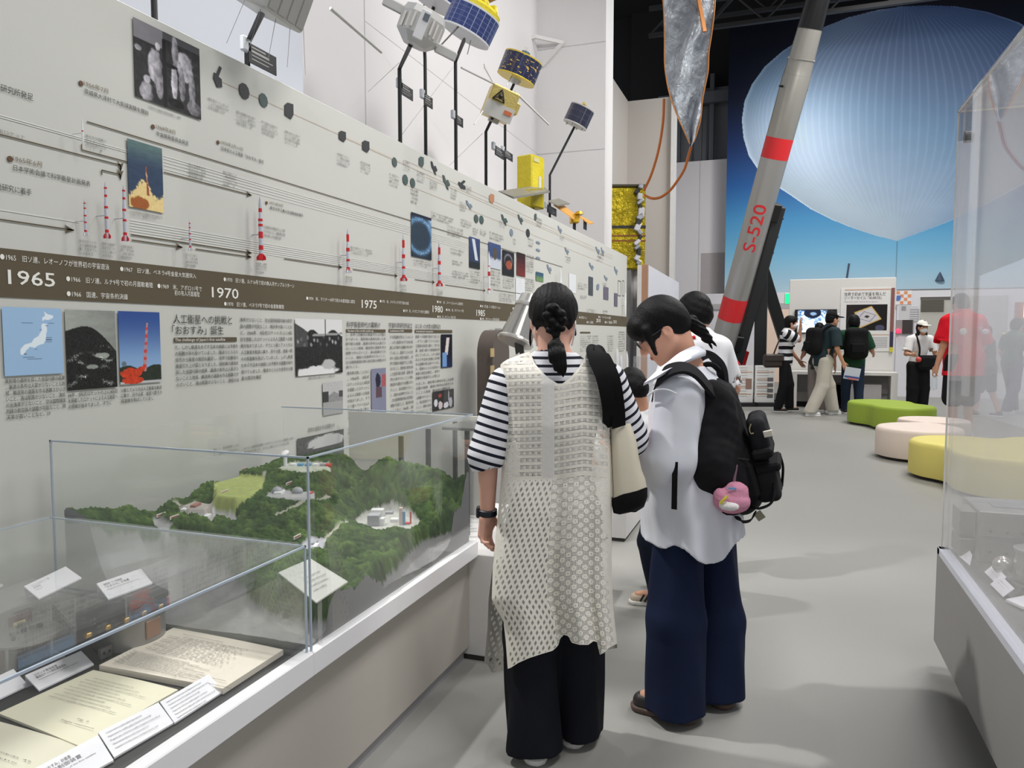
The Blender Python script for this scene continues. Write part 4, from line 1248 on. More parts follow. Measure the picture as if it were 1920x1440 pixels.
# ---- printed photographs
def photo(nm, px0, py0, py1, px1, fn, n=(56, 56)):
 x = IN+0.002
 y0, z0 = W(px0, py0, x); _, z1 = W(px0, py1, x); y1, _ = W(px1, (py0+py1)/2, x)
 return picture(nm, [(x, y0, z0), (x, y1, z0), (x, y1, z1), (x, y0, z1)], n[0], n[1], fn, tb)
def bw(g): return np.clip(g, 0, 1)[..., None]*np.array([1, 1, 1.0])
def blob(u, v, cx, cy, rx, ry): return sstep(1.12, 0.9, 0.55*(vnoise(u*15, v*15, 1.0, 77, 3)-0.42)+ np.hypot((u-cx)/rx, (v-cy)/ry))
def f_techs(u, v):
 g = 0.10+0.16*vnoise(u*10, v*10, 2, 3); g = np.where((v < 0.24) & (u < 0.42), 0.46+0.1*vnoise(u*3, v*3, 2, 4), g)
 g = np.where((u > 0.42) & (v < 0.1), 0.3, g)
 for cx, cy, rx, ry, b in ((0.30, 0.52, 0.10, 0.24, 0.74), (0.36, 0.72, 0.07, 0.18, 0.62), (0.34, 0.24, 0.04, 0.05, 0.85), (0.16, 0.88, 0.09, 0.13, 0.7), (0.17, 0.72, 0.05, 0.05, 0.86), (0.75, 0.35, 0.13, 0.2, 0.78), (0.70, 0.62, 0.05, 0.22, 0.62), (0.86, 0.66, 0.05, 0.24, 0.62), (0.06, 0.36, 0.05, 0.04, 0.7), (0.58, 0.62, 0.05, 0.25, 0.82), (0.53, 0.42, 0.1, 0.03, 0.05), (0.88, 0.88, 0.11, 0.1, 0.55), (0.6, 0.2, 0.05, 0.2, 0.66), (0.60, 0.9, 0.12, 0.06, 0.04)):
  m = blob(u, v, cx, cy, rx, ry); g = g*(1-m)+m*(b-0.5*np.clip(vnoise(u*24, v*18, 1.0, 6, 3)-0.40, -0.2, 0.6)-0.18*sstep(-0.6, 1.0, (u-cx)/rx))
 g = np.where((u > 0.40) & (u < 0.46) & (v > 0.1), 0.07, g)
 return bw(g)*np.array([0.98, 0.96, 1.0])
def f_launch(u, v):
 c = mixc((0.36, 0.46, 0.46), (0.20, 0.27, 0.37), sstep(0, 0.4, v))
 c = mixc((0, 0, 0), (0, 0, 0), 0*u)+c*(1-0.25*(vnoise(u*2, v*12, 3, 3)[..., None]-0.4))
 n = vnoise(u*6, v*6, 5, 4)
 edge = 0.66+0.12*np.cos(u*7.5)-0.15*(n-0.5)
 m = sstep(edge, edge+0.04, v)
 cl = mixc((0.86, 0.75, 0.50), (0.95, 0.86, 0.62), n); cl = cl*(1-(blob(u, v, 0.3, 0.92, 0.25, 0.1)*0.5)[..., None]*np.array([0.6, 1.1, 1.4]))
 c = c*(1-m[..., None])+cl*m[..., None]
 r = (np.abs(u-0.52-0.10*(v-0.5)) < 0.012+0.075*np.clip(v-0.40, 0, 0.4)) & (v > 0.34) & (v < 0.78)
 return np.where(r[..., None], mixc((0.62, 0.30, 0.22), (0.85, 0.66, 0.5), sstep(0.4, 0.6, vnoise(u*14, v*22, 1.0, 8, 2))), c)
def f_map(u, v):
 sea = np.broadcast_to(np.array([0.62, 0.75, 0.88]), u.shape+(3,)).copy()
 land = [[(0.69, 0.05), (0.76, 0.09), (0.86, 0.11), (0.84, 0.15), (0.76, 0.18), (0.70, 0.17), (0.66, 0.20), (0.66, 0.14), (0.71, 0.12)], [(0.67, 0.23), (0.74, 0.24), (0.72, 0.36), (0.70, 0.48), (0.66, 0.54), (0.57, 0.56), (0.50, 0.60), (0.43, 0.58), (0.37, 0.62), (0.33, 0.69), (0.27, 0.70), (0.26, 0.62), (0.33, 0.55), (0.45, 0.52), (0.50, 0.46), (0.58, 0.42), (0.63, 0.34), (0.64, 0.26)]]
 uu = u+0.03*(vnoise(u*9, v*9, 2, 3)-0.45)
 for p in land: sea = np.where(inpoly(uu, v, p)[..., None], np.array([0.90, 0.94, 0.97]), sea)
 for (a, b, w, h) in ((0.30, 0.22, 0.2, 0.016), (0.76, 0.22, 0.1, 0.012), (0.70, 0.26, 0.06, 0.012), (0.60, 0.32, 0.04, 0.012), (0.70, 0.44, 0.11, 0.012), (0.70, 0.47, 0.11, 0.012), (0.70, 0.50, 0.11, 0.012), (0.50, 0.61, 0.05, 0.012), (0.32, 0.68, 0.05, 0.012), (0.30, 0.73, 0.2, 0.012), (0.38, 0.76, 0.24, 0.012)):
  m = (u > a) & (u < a+w) & (v > b) & (v < b+h); sea = np.where(m[..., None], np.array([0.35, 0.42, 0.52]), sea)
 return sea
def f_island(u, v):
 sky = 0.62+0.1*vnoise(u*2, v*6, 4, 3)-0.1*u
 h = 0.20+0.25*np.abs(u-0.36)**1.3+0.55*np.clip(u-0.5, 0, 1)**1.5
 n = vnoise(u*7, v*7, 9, 5)
 g = np.where(v > h, 0.10+0.22*(n-0.3), sky)
 for k in range(5):
  w = np.abs(v-(0.48+0.1*k)-0.06*np.sin(u*7+k*2)-0.1*(n-0.4)); g = g+(v > 0.45)*np.exp(-(w/0.012)**2)*0.55*sstep(0.26, 0.42, vnoise(u*4, v*4, 1.0, 20+k, 2))
 g = g+blob(u, v, 0.7, 0.58, 0.16, 0.035)*0.5+blob(u, v, 0.5, 0.72, 0.12, 0.03)*0.45
 return bw(g)*np.array([0.97, 1.0, 0.96])
def f_tower(u, v):
 c = mixc((0.20, 0.32, 0.58), (0.55, 0.68, 0.84), sstep(0.0, 0.8, v))
 n = vnoise(u*8, v*8, 3, 4)
 c = np.where((v > 0.77-0.03*np.sin(u*9))[..., None], np.array([0.16, 0.2, 0.16])+0.1*(n-0.4)[..., None], c)
 c = np.where((v > 0.96)[..., None], np.array([0.75, 0.75, 0.76]), c)
 ax = 0.68-0.10*(v-0.16)/0.66
 c = np.where(((np.abs(u-ax) < 0.022+0.035*(v-0.16)) & (v > 0.15) & (v < 0.84))[..., None], np.where((np.sin(v*60) > 0.2)[..., None], np.array([0.82, 0.26, 0.20]), np.array([0.72, 0.55, 0.56])), c)
 m = (blob(u, v, 0.26, 0.85, 0.24, 0.07)+blob(u, v, 0.30, 0.95, 0.24, 0.05)+blob(u, v, 0.5, 0.8, 0.1, 0.04)) > 0.5
 c = np.where(m[..., None], np.array([0.82, 0.26, 0.14])*(0.75+0.5*n)[..., None], c)
 c = np.where((blob(u, v, 0.1, 0.72, 0.06, 0.04) > 0.5)[..., None], np.array([0.4, 0.46, 0.5]), c)
 return c
def f_crowd(u, v):
 n = vnoise(u*14, v*8, 11, 4)
 g = np.where(v < 0.25+0.06*np.sin(u*14), 0.86, 0.10+0.28*np.clip(n-0.28, 0, 1))
 g = np.where((u < 0.25) & (v > 0.08+u*0.6) & (v < 0.5), 0.26+0.2*(n-0.3), g)
 g = np.where((np.abs(v-0.31+0.05*u) < 0.02) & (u > 0.35), 0.6, g)
 g = np.where((np.abs(u-0.62) < 0.008) & (v < 0.3), 0.4, g)
 for i in range(15): g = g+(0.30+0.2*math.sin(i*5.3))*blob(u, v, 0.05+i*0.066, 0.40+0.07*math.sin(i*3.7), 0.022, 0.034)
 m = blob(u, v, 0.45, 0.96, 0.42, 0.12); g = g*(1-m)+m*0.88
 m = blob(u, v, 0.68, 0.82, 0.14, 0.10); g = g*(1-m)+m*0.72
 return bw(g)
def f_canopy(u, v):
 n = vnoise(u*6, v*6, 13, 4)
 g = 0.72+0.2*(n-0.4); g = np.where((v > 0.30+0.4*np.abs(u-0.55)) & (v < 0.65), 0.55+0.3*(n-0.4), g)
 g = np.where((u < 0.28) & (v > 0.28) & (v < 0.6), 0.24, g); g = np.where((u > 0.8) & (v > 0.3) & (v < 0.5), 0.3, g)
 g = np.where(v > 0.62, 0.66-0.2*np.abs(n-0.45), g)
 return bw(g)
def f_assembly(u, v):
 n = vnoise(u*8, v*12, 15, 4)
 c = mixc((0.70, 0.70, 0.78), (0.45, 0.48, 0.6), n)
 c = np.where((blob(u, v, 0.45, 0.22, 0.18, 0.14) > 0.5)[..., None], np.array([0.16, 0.15, 0.24]), c)
 c = np.where(((u > 0.7) & (v > 0.12) & (v < 0.35))[..., None], np.array([0.75, 0.40, 0.42]), c)
 c = np.where(((np.abs(u-0.5) < 0.2) & (v > 0.35) & (v < 0.55))[..., None], np.array([0.42, 0.32, 0.36]), c)
 return c*(0.85+0.4*(n-0.4))[..., None]
def f_tent(u, v):
 n = vnoise(u*8, v*8, 17, 4)
 c = bw(0.30+0.4*(n-0.4)); m = blob(u, v, 0.62, 0.3, 0.42, 0.24)*(v < 0.5)
 c = c*(1-m[..., None])+m[..., None]*np.array([0.78, 0.78, 0.78]); c = np.where((v > 0.62)[..., None], c*np.array([0.8, 0.95, 0.78]), c)
 return c
def f_astro(u, v):
 c = mixc((0.05, 0.06, 0.12), (0.10, 0.16, 0.3), sstep(0.4, 1, v)); n = vnoise(u*7, v*9, 19, 4)
 ax = 0.62-0.35*(v-0.1); m = sstep(0.2, 0.1, np.abs(u-ax)+0.12*(n-0.4))*(v > 0.1)*(v < 0.62)
 c = c*(1-m[..., None])+m[..., None]*np.array([0.86, 0.82, 0.80])
 m = sstep(0.24, 0.16, np.abs(u-0.3))*(v > 0.55)*(v < 0.98); return c*(1-m[..., None])+m[..., None]*np.array([0.45, 0.6, 0.8])
def f_lab(u, v):
 n = vnoise(u*9, v*6, 23, 4); c = bw(0.16+0.3*(n-0.3)); c = np.where((u > 0.5)[..., None], c*1.1+0.08, c)
 for cx, cy, rx, ry, col in ((0.14, 0.6, 0.08, 0.2, (0.85, 0.85, 0.88)), (0.36, 0.75, 0.1, 0.2, (0.85, 0.8, 0.8)), (0.34, 0.25, 0.08, 0.1, (0.65, 0.3, 0.25)), (0.62, 0.8, 0.12, 0.16, (0.9, 0.9, 0.92)), (0.75, 0.35, 0.03, 0.3, (0.7, 0.7, 0.7)), (0.84, 0.7, 0.08, 0.25, (0.75, 0.75, 0.8))):
  m = blob(u, v, cx, cy, rx, ry)[..., None]; c = c*(1-m)+m*np.array(col)
 return c
def f_earth(u, v):
 n = vnoise(u*6, v*9, 29, 4); r = np.hypot((u-0.42)/0.62, (v-0.5)/0.40)
 c = mixc((0.12, 0.16, 0.22), (0.2, 0.3, 0.38), n*(r < 0.9))
 ring = np.exp(-((r-0.98)/0.14)**2); c = c+ring[..., None]*np.array([0.42, 0.60, 0.74])*np.clip(2.2*n-0.35, 0, 1.2)[..., None]
 c = c+(sstep(0.7, 1, u)*sstep(0.35, 0, v))[..., None]*np.array([0.6, 0.7, 0.8]); c = np.where((v < 0.06)[..., None], np.array([0.1, 0.12, 0.2]), c)
 return c
def f_white_rocket(u, v):
 c = mixc((0.22, 0.28, 0.46), (0.14, 0.2, 0.3), v); ax = 0.35+0.45*v
 m = sstep(0.16, 0.12, np.abs(u-ax))*(v > 0.04)*(v < 0.72); c = c*(1-m[..., None])+m[..., None]*np.array([0.80, 0.83, 0.86])
 return np.where((v > 0.8)[..., None], np.array([0.12, 0.15, 0.16]), c)
def f_snow(u, v):
 n = vnoise(u*5, v*5, 31, 4); c = mixc((0.24, 0.32, 0.5), (0.2, 0.26, 0.42), v)
 m = sstep(0.55, 0.62, v+0.3*(n-0.5)); c = c*(1-m[..., None])+m[..., None]*np.array([0.78, 0.80, 0.84])
 for cx in (0.5, 0.55): c = np.where((blob(u, v, cx, 0.4, 0.12, 0.24) > 0.5)[..., None], np.array([0.35, 0.30, 0.22]), c)
 return c
def f_probe(u, v):
 c = np.broadcast_to(np.array([0.11, 0.11, 0.13]), u.shape+(3,)).copy(); r = np.hypot((u-0.5)/0.4, (v-0.4)/0.32)
 c = c+np.exp(-((r-0.8)/0.15)**2)[..., None]*np.array([0.4, 0.38, 0.4])*sstep(0.7, 0.2, v)[..., None]
 return c+blob(u, v, 0.55, 0.55, 0.25, 0.2)[..., None]*np.array([0.5, 0.2, 0.08])
def f_red(u, v):
 n = vnoise(u*6, v*8, 37, 4); return np.array([0.10, 0.07, 0.09])+(sstep(0.3, 0.7, n+0.3*(v-0.5)))[..., None]*np.array([0.5, 0.14, 0.1])
def f_green(u, v):
 n = vnoise(u*5, v*4, 41, 3); return mixc((0.2, 0.34, 0.45), (0.42, 0.55, 0.36), sstep(0.3, 0.7, v*0.7+0.4*n))
def f_dark(u, v):
 n = vnoise(u*5, v*5, 43, 3); return mixc((0.18, 0.2, 0.24), (0.42, 0.46, 0.48), n)
def f_purple(u, v):
 n = vnoise(u*5, v*5, 47, 3); return mixc((0.36, 0.34, 0.42), (0.5, 0.46, 0.52), n)
for args in (('photograph_print', 249, 31, 178, 374, f_techs, (90, 90)), ('photograph_print', 238, 259, 386, 305, f_launch, (60, 80)), ('map_print', 3, 575, 706, 117, f_map, (110, 110)), ('photograph_print', 121, 580, 733, 218, f_island, (90, 110)), ('photograph_print', 221, 583, 722, 301, f_tower, (80, 100)),
    ('photograph_print', 553, 597, 706, 642, f_crowd, (80, 70)), ('photograph_print', 605, 718, 780, 643, f_canopy), ('photograph_print', 696, 692, 794, 724, f_assembly), ('photograph_print', 557, 823, 878, 645, f_tent), ('photograph_print', 827, 627, 690, 848, f_astro), ('photograph_print', 811, 735, 772, 851, f_lab), ('photograph_print', 771, 397, 480, 809, f_earth, (60, 70)),
    ('photograph_print', 880, 443, 501, 900, f_white_rocket), ('photograph_print', 916, 453, 501, 939, f_snow), ('photograph_print', 942, 468, 515, 964, f_probe), ('photograph_print', 969, 472, 516, 985, f_red), ('photograph_print', 1005, 509, 526, 1019, f_green, (20, 16)), ('photograph_print', 1104, 518, 553, 1112, f_dark, (12, 24)), ('photograph_print', 1132, 537, 561, 1141, f_purple, (12, 16)), ('photograph_print', 1152, 549, 574, 1158, f_purple, (8, 12))):
 photo(*args)
# white data panels
mb = MB(); wrect(mb, 967, 520, 984, 570); obj('data_panel', mb, M('data_white', (222, 224, 228), 0.6), tb, smooth=False)
mb = MB(); wrect(mb, 1067, 512, 1080, 548); obj('data_panel', mb, M('data_white', (222, 224, 228), 0.6), tb, smooth=False)
# ---- little printed satellites
sat_d = M('sat_print_dark', (44, 46, 48), 0.6); sat_g = M('sat_print_green', (66, 84, 82), 0.6); sat_o = M('sat_print_orange', (180, 128, 92), 0.6); sat_b = M('sat_print_blue', (120, 134, 150), 0.6)
def sat_picture(px, py, w, h, kind, mat):
 y, z = W(px, py); y1, _ = W(px+w, py); _, z1 = W(px, py-h)
 a = (y1-y)/2; b = (z1-z)/2; mb = MB(); x = IN+0.001
 O = (x, y, z)
 if kind == 'drum': mb.prism([(a*math.cos(t), b*math.sin(t)) for t in np.linspace(0, 6.28, 11)[:-1]], O, Y_, Z_, 0.002)
 elif kind == 'box': mb.prism([(-a, -b*0.8), (a*0.4, -b), (a, -b*0.3), (a, b), (-a*0.3, b*0.9), (-a, b*0.4)], O, Y_, Z_, 0.002)
 elif kind == 'dish': mb.prism([(-a, -b*0.3), (-a*0.2, -b), (a, -b*0.8), (a*0.9, -b*0.1), (a*0.2, 0), (a, b*0.9), (a*0.5, b), (-a*0.3, b*0.15), (-a*0.8, b*0.2)], O, Y_, Z_, 0.002)
 else: mb.prism([(-a, b), (-a*0.5, b), (-a*0.1, b*0.3), (a*0.4, b*0.6), (a, 0), (a*0.8, -b*0.3), (a*0.3, -b*0.2), (a*0.6, -b), (a*0.1, -b*0.8), (-a*0.3, -b*0.2), (-a*0.7, 0)], O, Y_, Z_, 0.002)
 obj('satellite_print', mb, mat, tb, smooth=False)
for i, (px, py, w, h, k, m) in enumerate(((408, 143, 16, 42, 'dish', sat_d), (458, 171, 19, 30, 'drum', sat_d), (494, 188, 16, 26, 'drum', sat_g), (542, 207, 16, 30, 'box', sat_d), (642, 255, 13, 20, 'box', sat_d), (686, 274, 13, 22, 'box', sat_d), (740, 304, 9, 18, 'drum', sat_g), (760, 337, 10, 20, 'drum', sat_g), (774, 343, 9, 18, 'drum', sat_g), (790, 303, 9, 20, 'box', sat_g), (814, 316, 12, 22, 'wings', sat_d), (837, 343, 14, 24, 'wings', sat_g), (866, 345, 14, 18, 'dish', sat_d), (880, 385, 12, 14, 'wings', sat_b), (922, 372, 9, 18, 'box', sat_o), (893, 410, 8, 16, 'drum', sat_g), (903, 412, 8, 16, 'drum', sat_g), (946, 413, 12, 18, 'wings', sat_g), (976, 412, 10, 16, 'wings', sat_g), (959, 436, 6, 14, 'drum', sat_b), (990, 437, 7, 16, 'drum', sat_d), (1004, 407, 4, 14, 'box', sat_g), (1050, 431, 8, 12, 'wings', sat_b), (1063, 471, 8, 12, 'wings', sat_b), (1030, 505, 9, 16, 'wings', sat_b), (1121, 470, 8, 12, 'wings', sat_b), (1130, 472, 6, 14, 'wings', sat_b), (1109, 500, 9, 12, 'wings', sat_b), (1136, 522, 7, 10, 'wings', sat_b), (1121, 538, 5, 12, 'box', sat_b), (1155, 508, 7, 14, 'wings', sat_b), (1009, 455, 8, 5, 'drum', sat_b), (1009, 469, 8, 5, 'drum', sat_b), (1009, 484, 8, 5, 'drum', sat_b))):
 sat_picture(px, py, w, h, k, m)
for (x0, x1) in ((1159, 1164), (1167, 1170)):
 mb = MB()
 y0, za = W(x0, 526); y1, zb = W(x1, 555)
 line(mb, [(y0, za), (y1, za), (y1, zb), (y0, zb), (y0, za)], 0.012)
 obj('frame_print', mb, ink_grey, tb, smooth=False)
# ---- model rockets standing off the wall
r_white = M('model_white', (226, 226, 228), 0.4); r_grey = M('model_lilac', (190, 192, 204), 0.4); r_red = M('model_red', (204, 40, 48), 0.4)
def model_rocket(px, pt, pb, wpx, fins, bands, label, body=None):
 X0 = WX+0.045
 p0 = onx(px, pb, X0); p1 = onx(px, pt, X0); q = onx(px+wpx/2, pb, X0)
 H_ = p1[2]-p0[2]; r = wpx/2*abs((p0-_C)@FH)/FPX*0.78
 t = thing('model_rocket', label, 'model rocket', (X0, p0[1], p0[2]), 0, 'model rockets on the timeline board')
 prof = [(r, 0), (r, 0.62), (r*0.78, 0.64), (r*0.78, 0.86), (r*0.5, 0.93), (r*0.05, 1.0)]
 obj('body', MB().lathe([(a, b*H_) for a, b in prof], p0, n=16), body or r_grey, t)
 for a, b in bands:
  rr = (r if (a+b)/2 < 0.63 else r*0.78)*1.06
  obj('red_band', MB().lathe([(rr, a*H_), (rr, b*H_)], p0, n=16), r_red, t)
 if fins:
  for k in range(4):
   a = k*math.pi/2+math.pi/4*0+0.2
   d = np.array([math.cos(a), math.sin(a), 0])
   obj('fin', MB().prism([(r*0.9, 0.0), (r*2.3, 0.0), (r*2.3, H_*0.05), (r*0.9, H_*0.10)], p0, d, Z_, r*0.25), r_red if fins == 2 else r_white, t, smooth=False)
 obj('wall_peg', MB().cyl((X0, p0[1], p0[2]+H_*0.4), (WX, p0[1], p0[2]+H_*0.4), r*0.3, n=8), r_grey, t)
 return t
B1 = [(0.10, 0.15), (0.34, 0.38), (0.52, 0.56), (0.72, 0.76), (0.86, 0.89)]
B2 = [(0.0, 0.10), (0.16, 0.23), (0.34, 0.44), (0.52, 0.56), (0.60, 0.64), (0.74, 0.8)]
B3 = [(0.06, 0.13), (0.26, 0.31), (0.48, 0.56), (0.70, 0.86)]
model_rocket(155.5, 222, 268, 4, 0, [(0.45, 0.5)], 'tiny pale model rocket high up beside the left end of the thin arrow', r_white)
model_rocket(161, 373, 442, 6, 1, B1, 'small banded model rocket leftmost of the trio above the year band')
model_rocket(201, 340, 447, 8, 2, B1, 'tall banded model rocket in the middle of the trio above 1965')
model_rocket(235, 345, 452, 8, 2, B1, 'tall banded model rocket touching the left of the launch photograph')
model_rocket(357, 412, 470, 5, 1, B1, 'small thin model rocket alone above the year 1970')
model_rocket(490, 367, 488, 10, 2, B2, 'thick red striped model rocket right of the year 1970')
model_rocket(653, 428, 512, 8, 1, B3, 'red banded model rocket above the gap before the year 1975')
model_rocket(757, 438, 527, 7.5, 2, B3, 'red banded model rocket under the left edge of the blue earth picture')
model_rocket(824, 452, 537, 7, 2, B3, 'red banded model rocket above the year 1980')
model_rocket(917, 471, 551, 6, 1, [(0.08, 0.12), (0.42, 0.52), (0.6, 0.66)], 'slim white and red model rocket above the year 1985', r_white)
model_rocket(1051, 503, 560, 6, 0, [(0.2, 0.3)], 'white model rocket just above the braided woman', r_white)
model_rocket(1172, 548, 590, 5, 0, [], 'plain white model rocket at the far end of the board', r_white)
flush_text()
# ================================================================ papers, captions and instruments in the near case
DK = 0.506
cream = M('paper_cream', (234, 228, 204), 0.8, var=0.03, vscale=14)
pink_p = M('paper_aged', (236, 226, 212), 0.8, var=0.04, vscale=10)
card_m = M('card_white', (246, 244, 250), 0.6, var=0.005)
type_m = M('typewriter_ink', (58, 56, 58), 0.8)
def quad_at(px, zs):
 return [onz(x, y, z) for (x, y), z in zip(px, zs)]
def slab(nm, Q, th, mat, parent, smooth=False):
 """sheet stack: Q corners of the top face, pushed down by th"""
 Q = np.array(Q); B = Q-np.array([0, 0, th])
 mb = MB().raw(np.concatenate([Q, B]), [(0, 1, 2, 3), (7, 6, 5, 4)]+[(a, a+4, (a+1) % 4+4, (a+1) % 4) for a in range(4)])
 return obj(nm, mb, mat, parent, smooth=smooth)
def rows(nm, parent, Q, runs, mat, lift=0.0012):
 """printed rows inside quad Q (far left, far right, near right, near left): runs = (u0, u1, v, text)"""
 Q = [np.array(q) for q in Q]
 ex = Q[1]-Q[0]; ey = Q[0]-Q[3]
 ux = ex/np.linalg.norm(ex); uy = ey/np.linalg.norm(ey)
 n = np.cross(ux, uy); n /= np.linalg.norm(n); n = n if n[2] > 0 else -n
 for u0, u1, v, hh, s in runs:
  o = Q[0]+ex*u0-ey*v+n*lift
  text((nm, parent, mat), s, o, ux, uy, np.linalg.norm(ey)*hh, np.linalg.norm(ex)*(u1-u0))
def doc(nm, label, px, z, th, mat, runs):
 Q = quad_at(px, [z]*4)
 t = thing(nm, label, 'document', sum(Q)/4-np.array([0, 0, th]), 0, 'typed papers in the near case')
 n = 10; g = np.zeros((n, n, 3))
 for i in range(n):
  for j in range(n):
   a, b = j/(n-1), i/(n-1)
   g[i, j] = (1-b)*((1-a)*Q[0]+a*Q[1])+b*((1-a)*Q[3]+a*Q[2])
   g[i, j, 2] += 0.004*math.sin(a*3.1)*math.sin(b*2.4+0.5)
 lo = g.copy(); lo[..., 2] = z-th
 mb = MB().grid(g)
 per = [(0, j) for j in range(n)]+[(i, n-1) for i in range(1, n)]+[(n-1, j) for j in range(n-2, -1, -1)]+[(i, 0) for i in range(n-2, 0, -1)]
 mb.rings([np.array([g[p] for p in per]), np.array([lo[p] for p in per])], caps=False)
 obj('paper_stack', mb, mat, t, smooth=False)
 rows('typed_text', t, Q, runs, type_m, 0.006)
 return t
r1 = [(0.18, 0.55, 0.14, 0.016, 'Specifications and Performances of Rocket')]
for i in range(13): r1.append((0.10 if i % 3 else 0.22, 0.80-0.03*(i % 3), 0.20+i*0.033, 0.020, 'Total length  mm 16523  diameter  735  weight  9399 kg  thrust  t  isp')) 
for i in range(12): r1.append((0.06+0.02*(i % 2), 0.56+0.3*(i > 5)*(i % 2)+0.1*(i % 3), 0.66+i*0.024, 0.018, 'stage motor propellant burning time sec solid composite'))
doc('typed_document', 'open aged sheaf of typed tables at the right end of the near case', [(325, 1177), (531, 1218), (418, 1291), (186, 1247)], DK+0.016, 0.015, pink_p, r1)
def fl_runs(n, v0, v1, seed):
 r = random.Random(seed); o = []
 S = 'The satellite launching of the Lambda 4S rocket was carried out at Kagoshima Space Center of the University'
 for i in range(n):
  a = 0.10+r.random()*0.06; b = 0.62+r.random()*0.26
  k = r.randint(0, 40); o.append((a, b, v0+(v1-v0)*i/n, 0.017, S[k:k+55]))
 return o
runs2 = [(0.14+0.05*(i % 3 == 0), 0.66+0.12*((i*7) % 3), 0.18+0.055*i, 0.018, 'of the rocket and its attitude control system as described in the previous report'[i:i+52]) for i in range(9)]+[(0.70, 0.82, 0.83, 0.02, 'Fig. 2'), (0.60, 0.95, 0.90, 0.02, 'Flight sequence')]
doc('typed_document', 'single cream typed sheet lying between the caption cards', [(175, 1256), (334, 1293), (150, 1399), (-4, 1337)], DK+0.006, 0.005, cream, runs2)
doc('typed_document', 'cream blank looking sheet at the lower left corner of the near case', [(0, 1353), (149, 1398), (60, 1475), (-110, 1425)], DK+0.003, 0.002, M('paper_cream_light', (228, 222, 202), 0.8), [(0.3, 0.8, 0.6, 0.02, 'Lambda 4S'), (0.3, 0.7, 0.7, 0.02, 'of the')])
JA = ['ペンシルロケット用', '集積回路・データ処理装置', 'コマンド受信装置', '科学衛星搭載用磁力計', '「おおすみ」計画書', '観測ロケット特別事業報告', 'ラムダ4Sロケット仕様書', '姿勢制御装置']
EN = ['Onboard instrument flight spare model', 'Integrated circuit data processor unit', 'Command receiver for scientific satellite', 'Magnetometer for scientific satellite', 'Program plan of the first satellite']
def card(px, z0, dz, label, seed, tiny=False, lines=2):
 """px = top left, top right, bottom right, bottom left"""
 zt = z0+dz
 Q = [onz(*px[0], zt), onz(*px[1], zt), onz(*px[2], z0), onz(*px[3], z0)]
 c = sum(Q)/4
 t = thing('caption_card', label, 'caption card', (c[0], c[1], z0-0.004), 0, 'white caption cards in the near case')
 B = [q-np.array([0, 0, 0.004]) for q in Q]
 F = [np.array([Q[0][0], Q[0][1], z0-0.003]), np.array([Q[1][0], Q[1][1], z0-0.003])]
 obj('card', MB().raw(np.array(Q+B), [(0, 1, 2, 3), (7, 6, 5, 4)]+[(a, a+4, (a+1) % 4+4, (a+1) % 4) for a in range(4)]), card_m, t, smooth=False)
 obj('prop', MB().raw(np.array([B[0], B[1], F[1], F[0]]), [(0, 1, 2, 3)]), card_m, t, smooth=False)
 runs = []
 if tiny:
  for i in range(lines): runs.append((0.08, 0.9-0.12*((i*5+seed) % 3), 0.18+0.15*i, 0.06, (EN[(seed+i) % 5]+' '+EN[(seed+i+2) % 5])[:62]))
 else:
  runs = [(0.10, 0.50, 0.26, 0.10, JA[seed % 8]), (0.10, 0.62, 0.42, 0.11, JA[(seed+3) % 8]), (0.10, 0.80, 0.55, 0.06, EN[seed % 5])]
 rows('caption_text', t, Q, runs, M('card_ink', (96, 94, 100), 0.7), 0.0008)
def C4(*a): return [(a[i], a[i+1]) for i in range(0, 8, 2)]
card(C4(45, 1099, 123, 1062, 153, 1083, 73, 1122), 0.655, 0.03, 'caption card on the grey module at the far left of the near case', 0)
card(C4(181, 1094, 264, 1066, 286, 1093, 203, 1123), 0.655, 0.03, 'caption card lying on top of the black electronics unit', 1)
card(C4(47, 1266, 152, 1220, 176, 1245, 73, 1294), DK+0.006, 0.03, 'caption card just above the cream typed sheet', 2)
card(C4(-45, 1287, 25, 1254, 53, 1284, -18, 1318), DK+0.006, 0.03, 'caption card cut off by the left edge below the round instrument', 3)
card(C4(300, 1316, 391, 1264, 420, 1295, 327, 1355), DK+0.006, 0.025, 'caption card of six text lines against the aged sheaf', 1, True, 6)
card(C4(184, 1373, 297, 1317, 325, 1355, 214, 1420), DK+0.006, 0.025, 'caption card of five text lines at the front of the cream sheet', 2, True, 5)
card(C4(60, 1443, 184, 1378, 213, 1425, 95, 1490), DK+0.006, 0.025, 'caption card nearest the viewer at the bottom of the photo', 4)
card(C4(-60, 1118, -8, 1092, 6, 1096, -40, 1125), 0.655, 0.02, 'caption card barely showing at the left edge above the round instrument', 5)
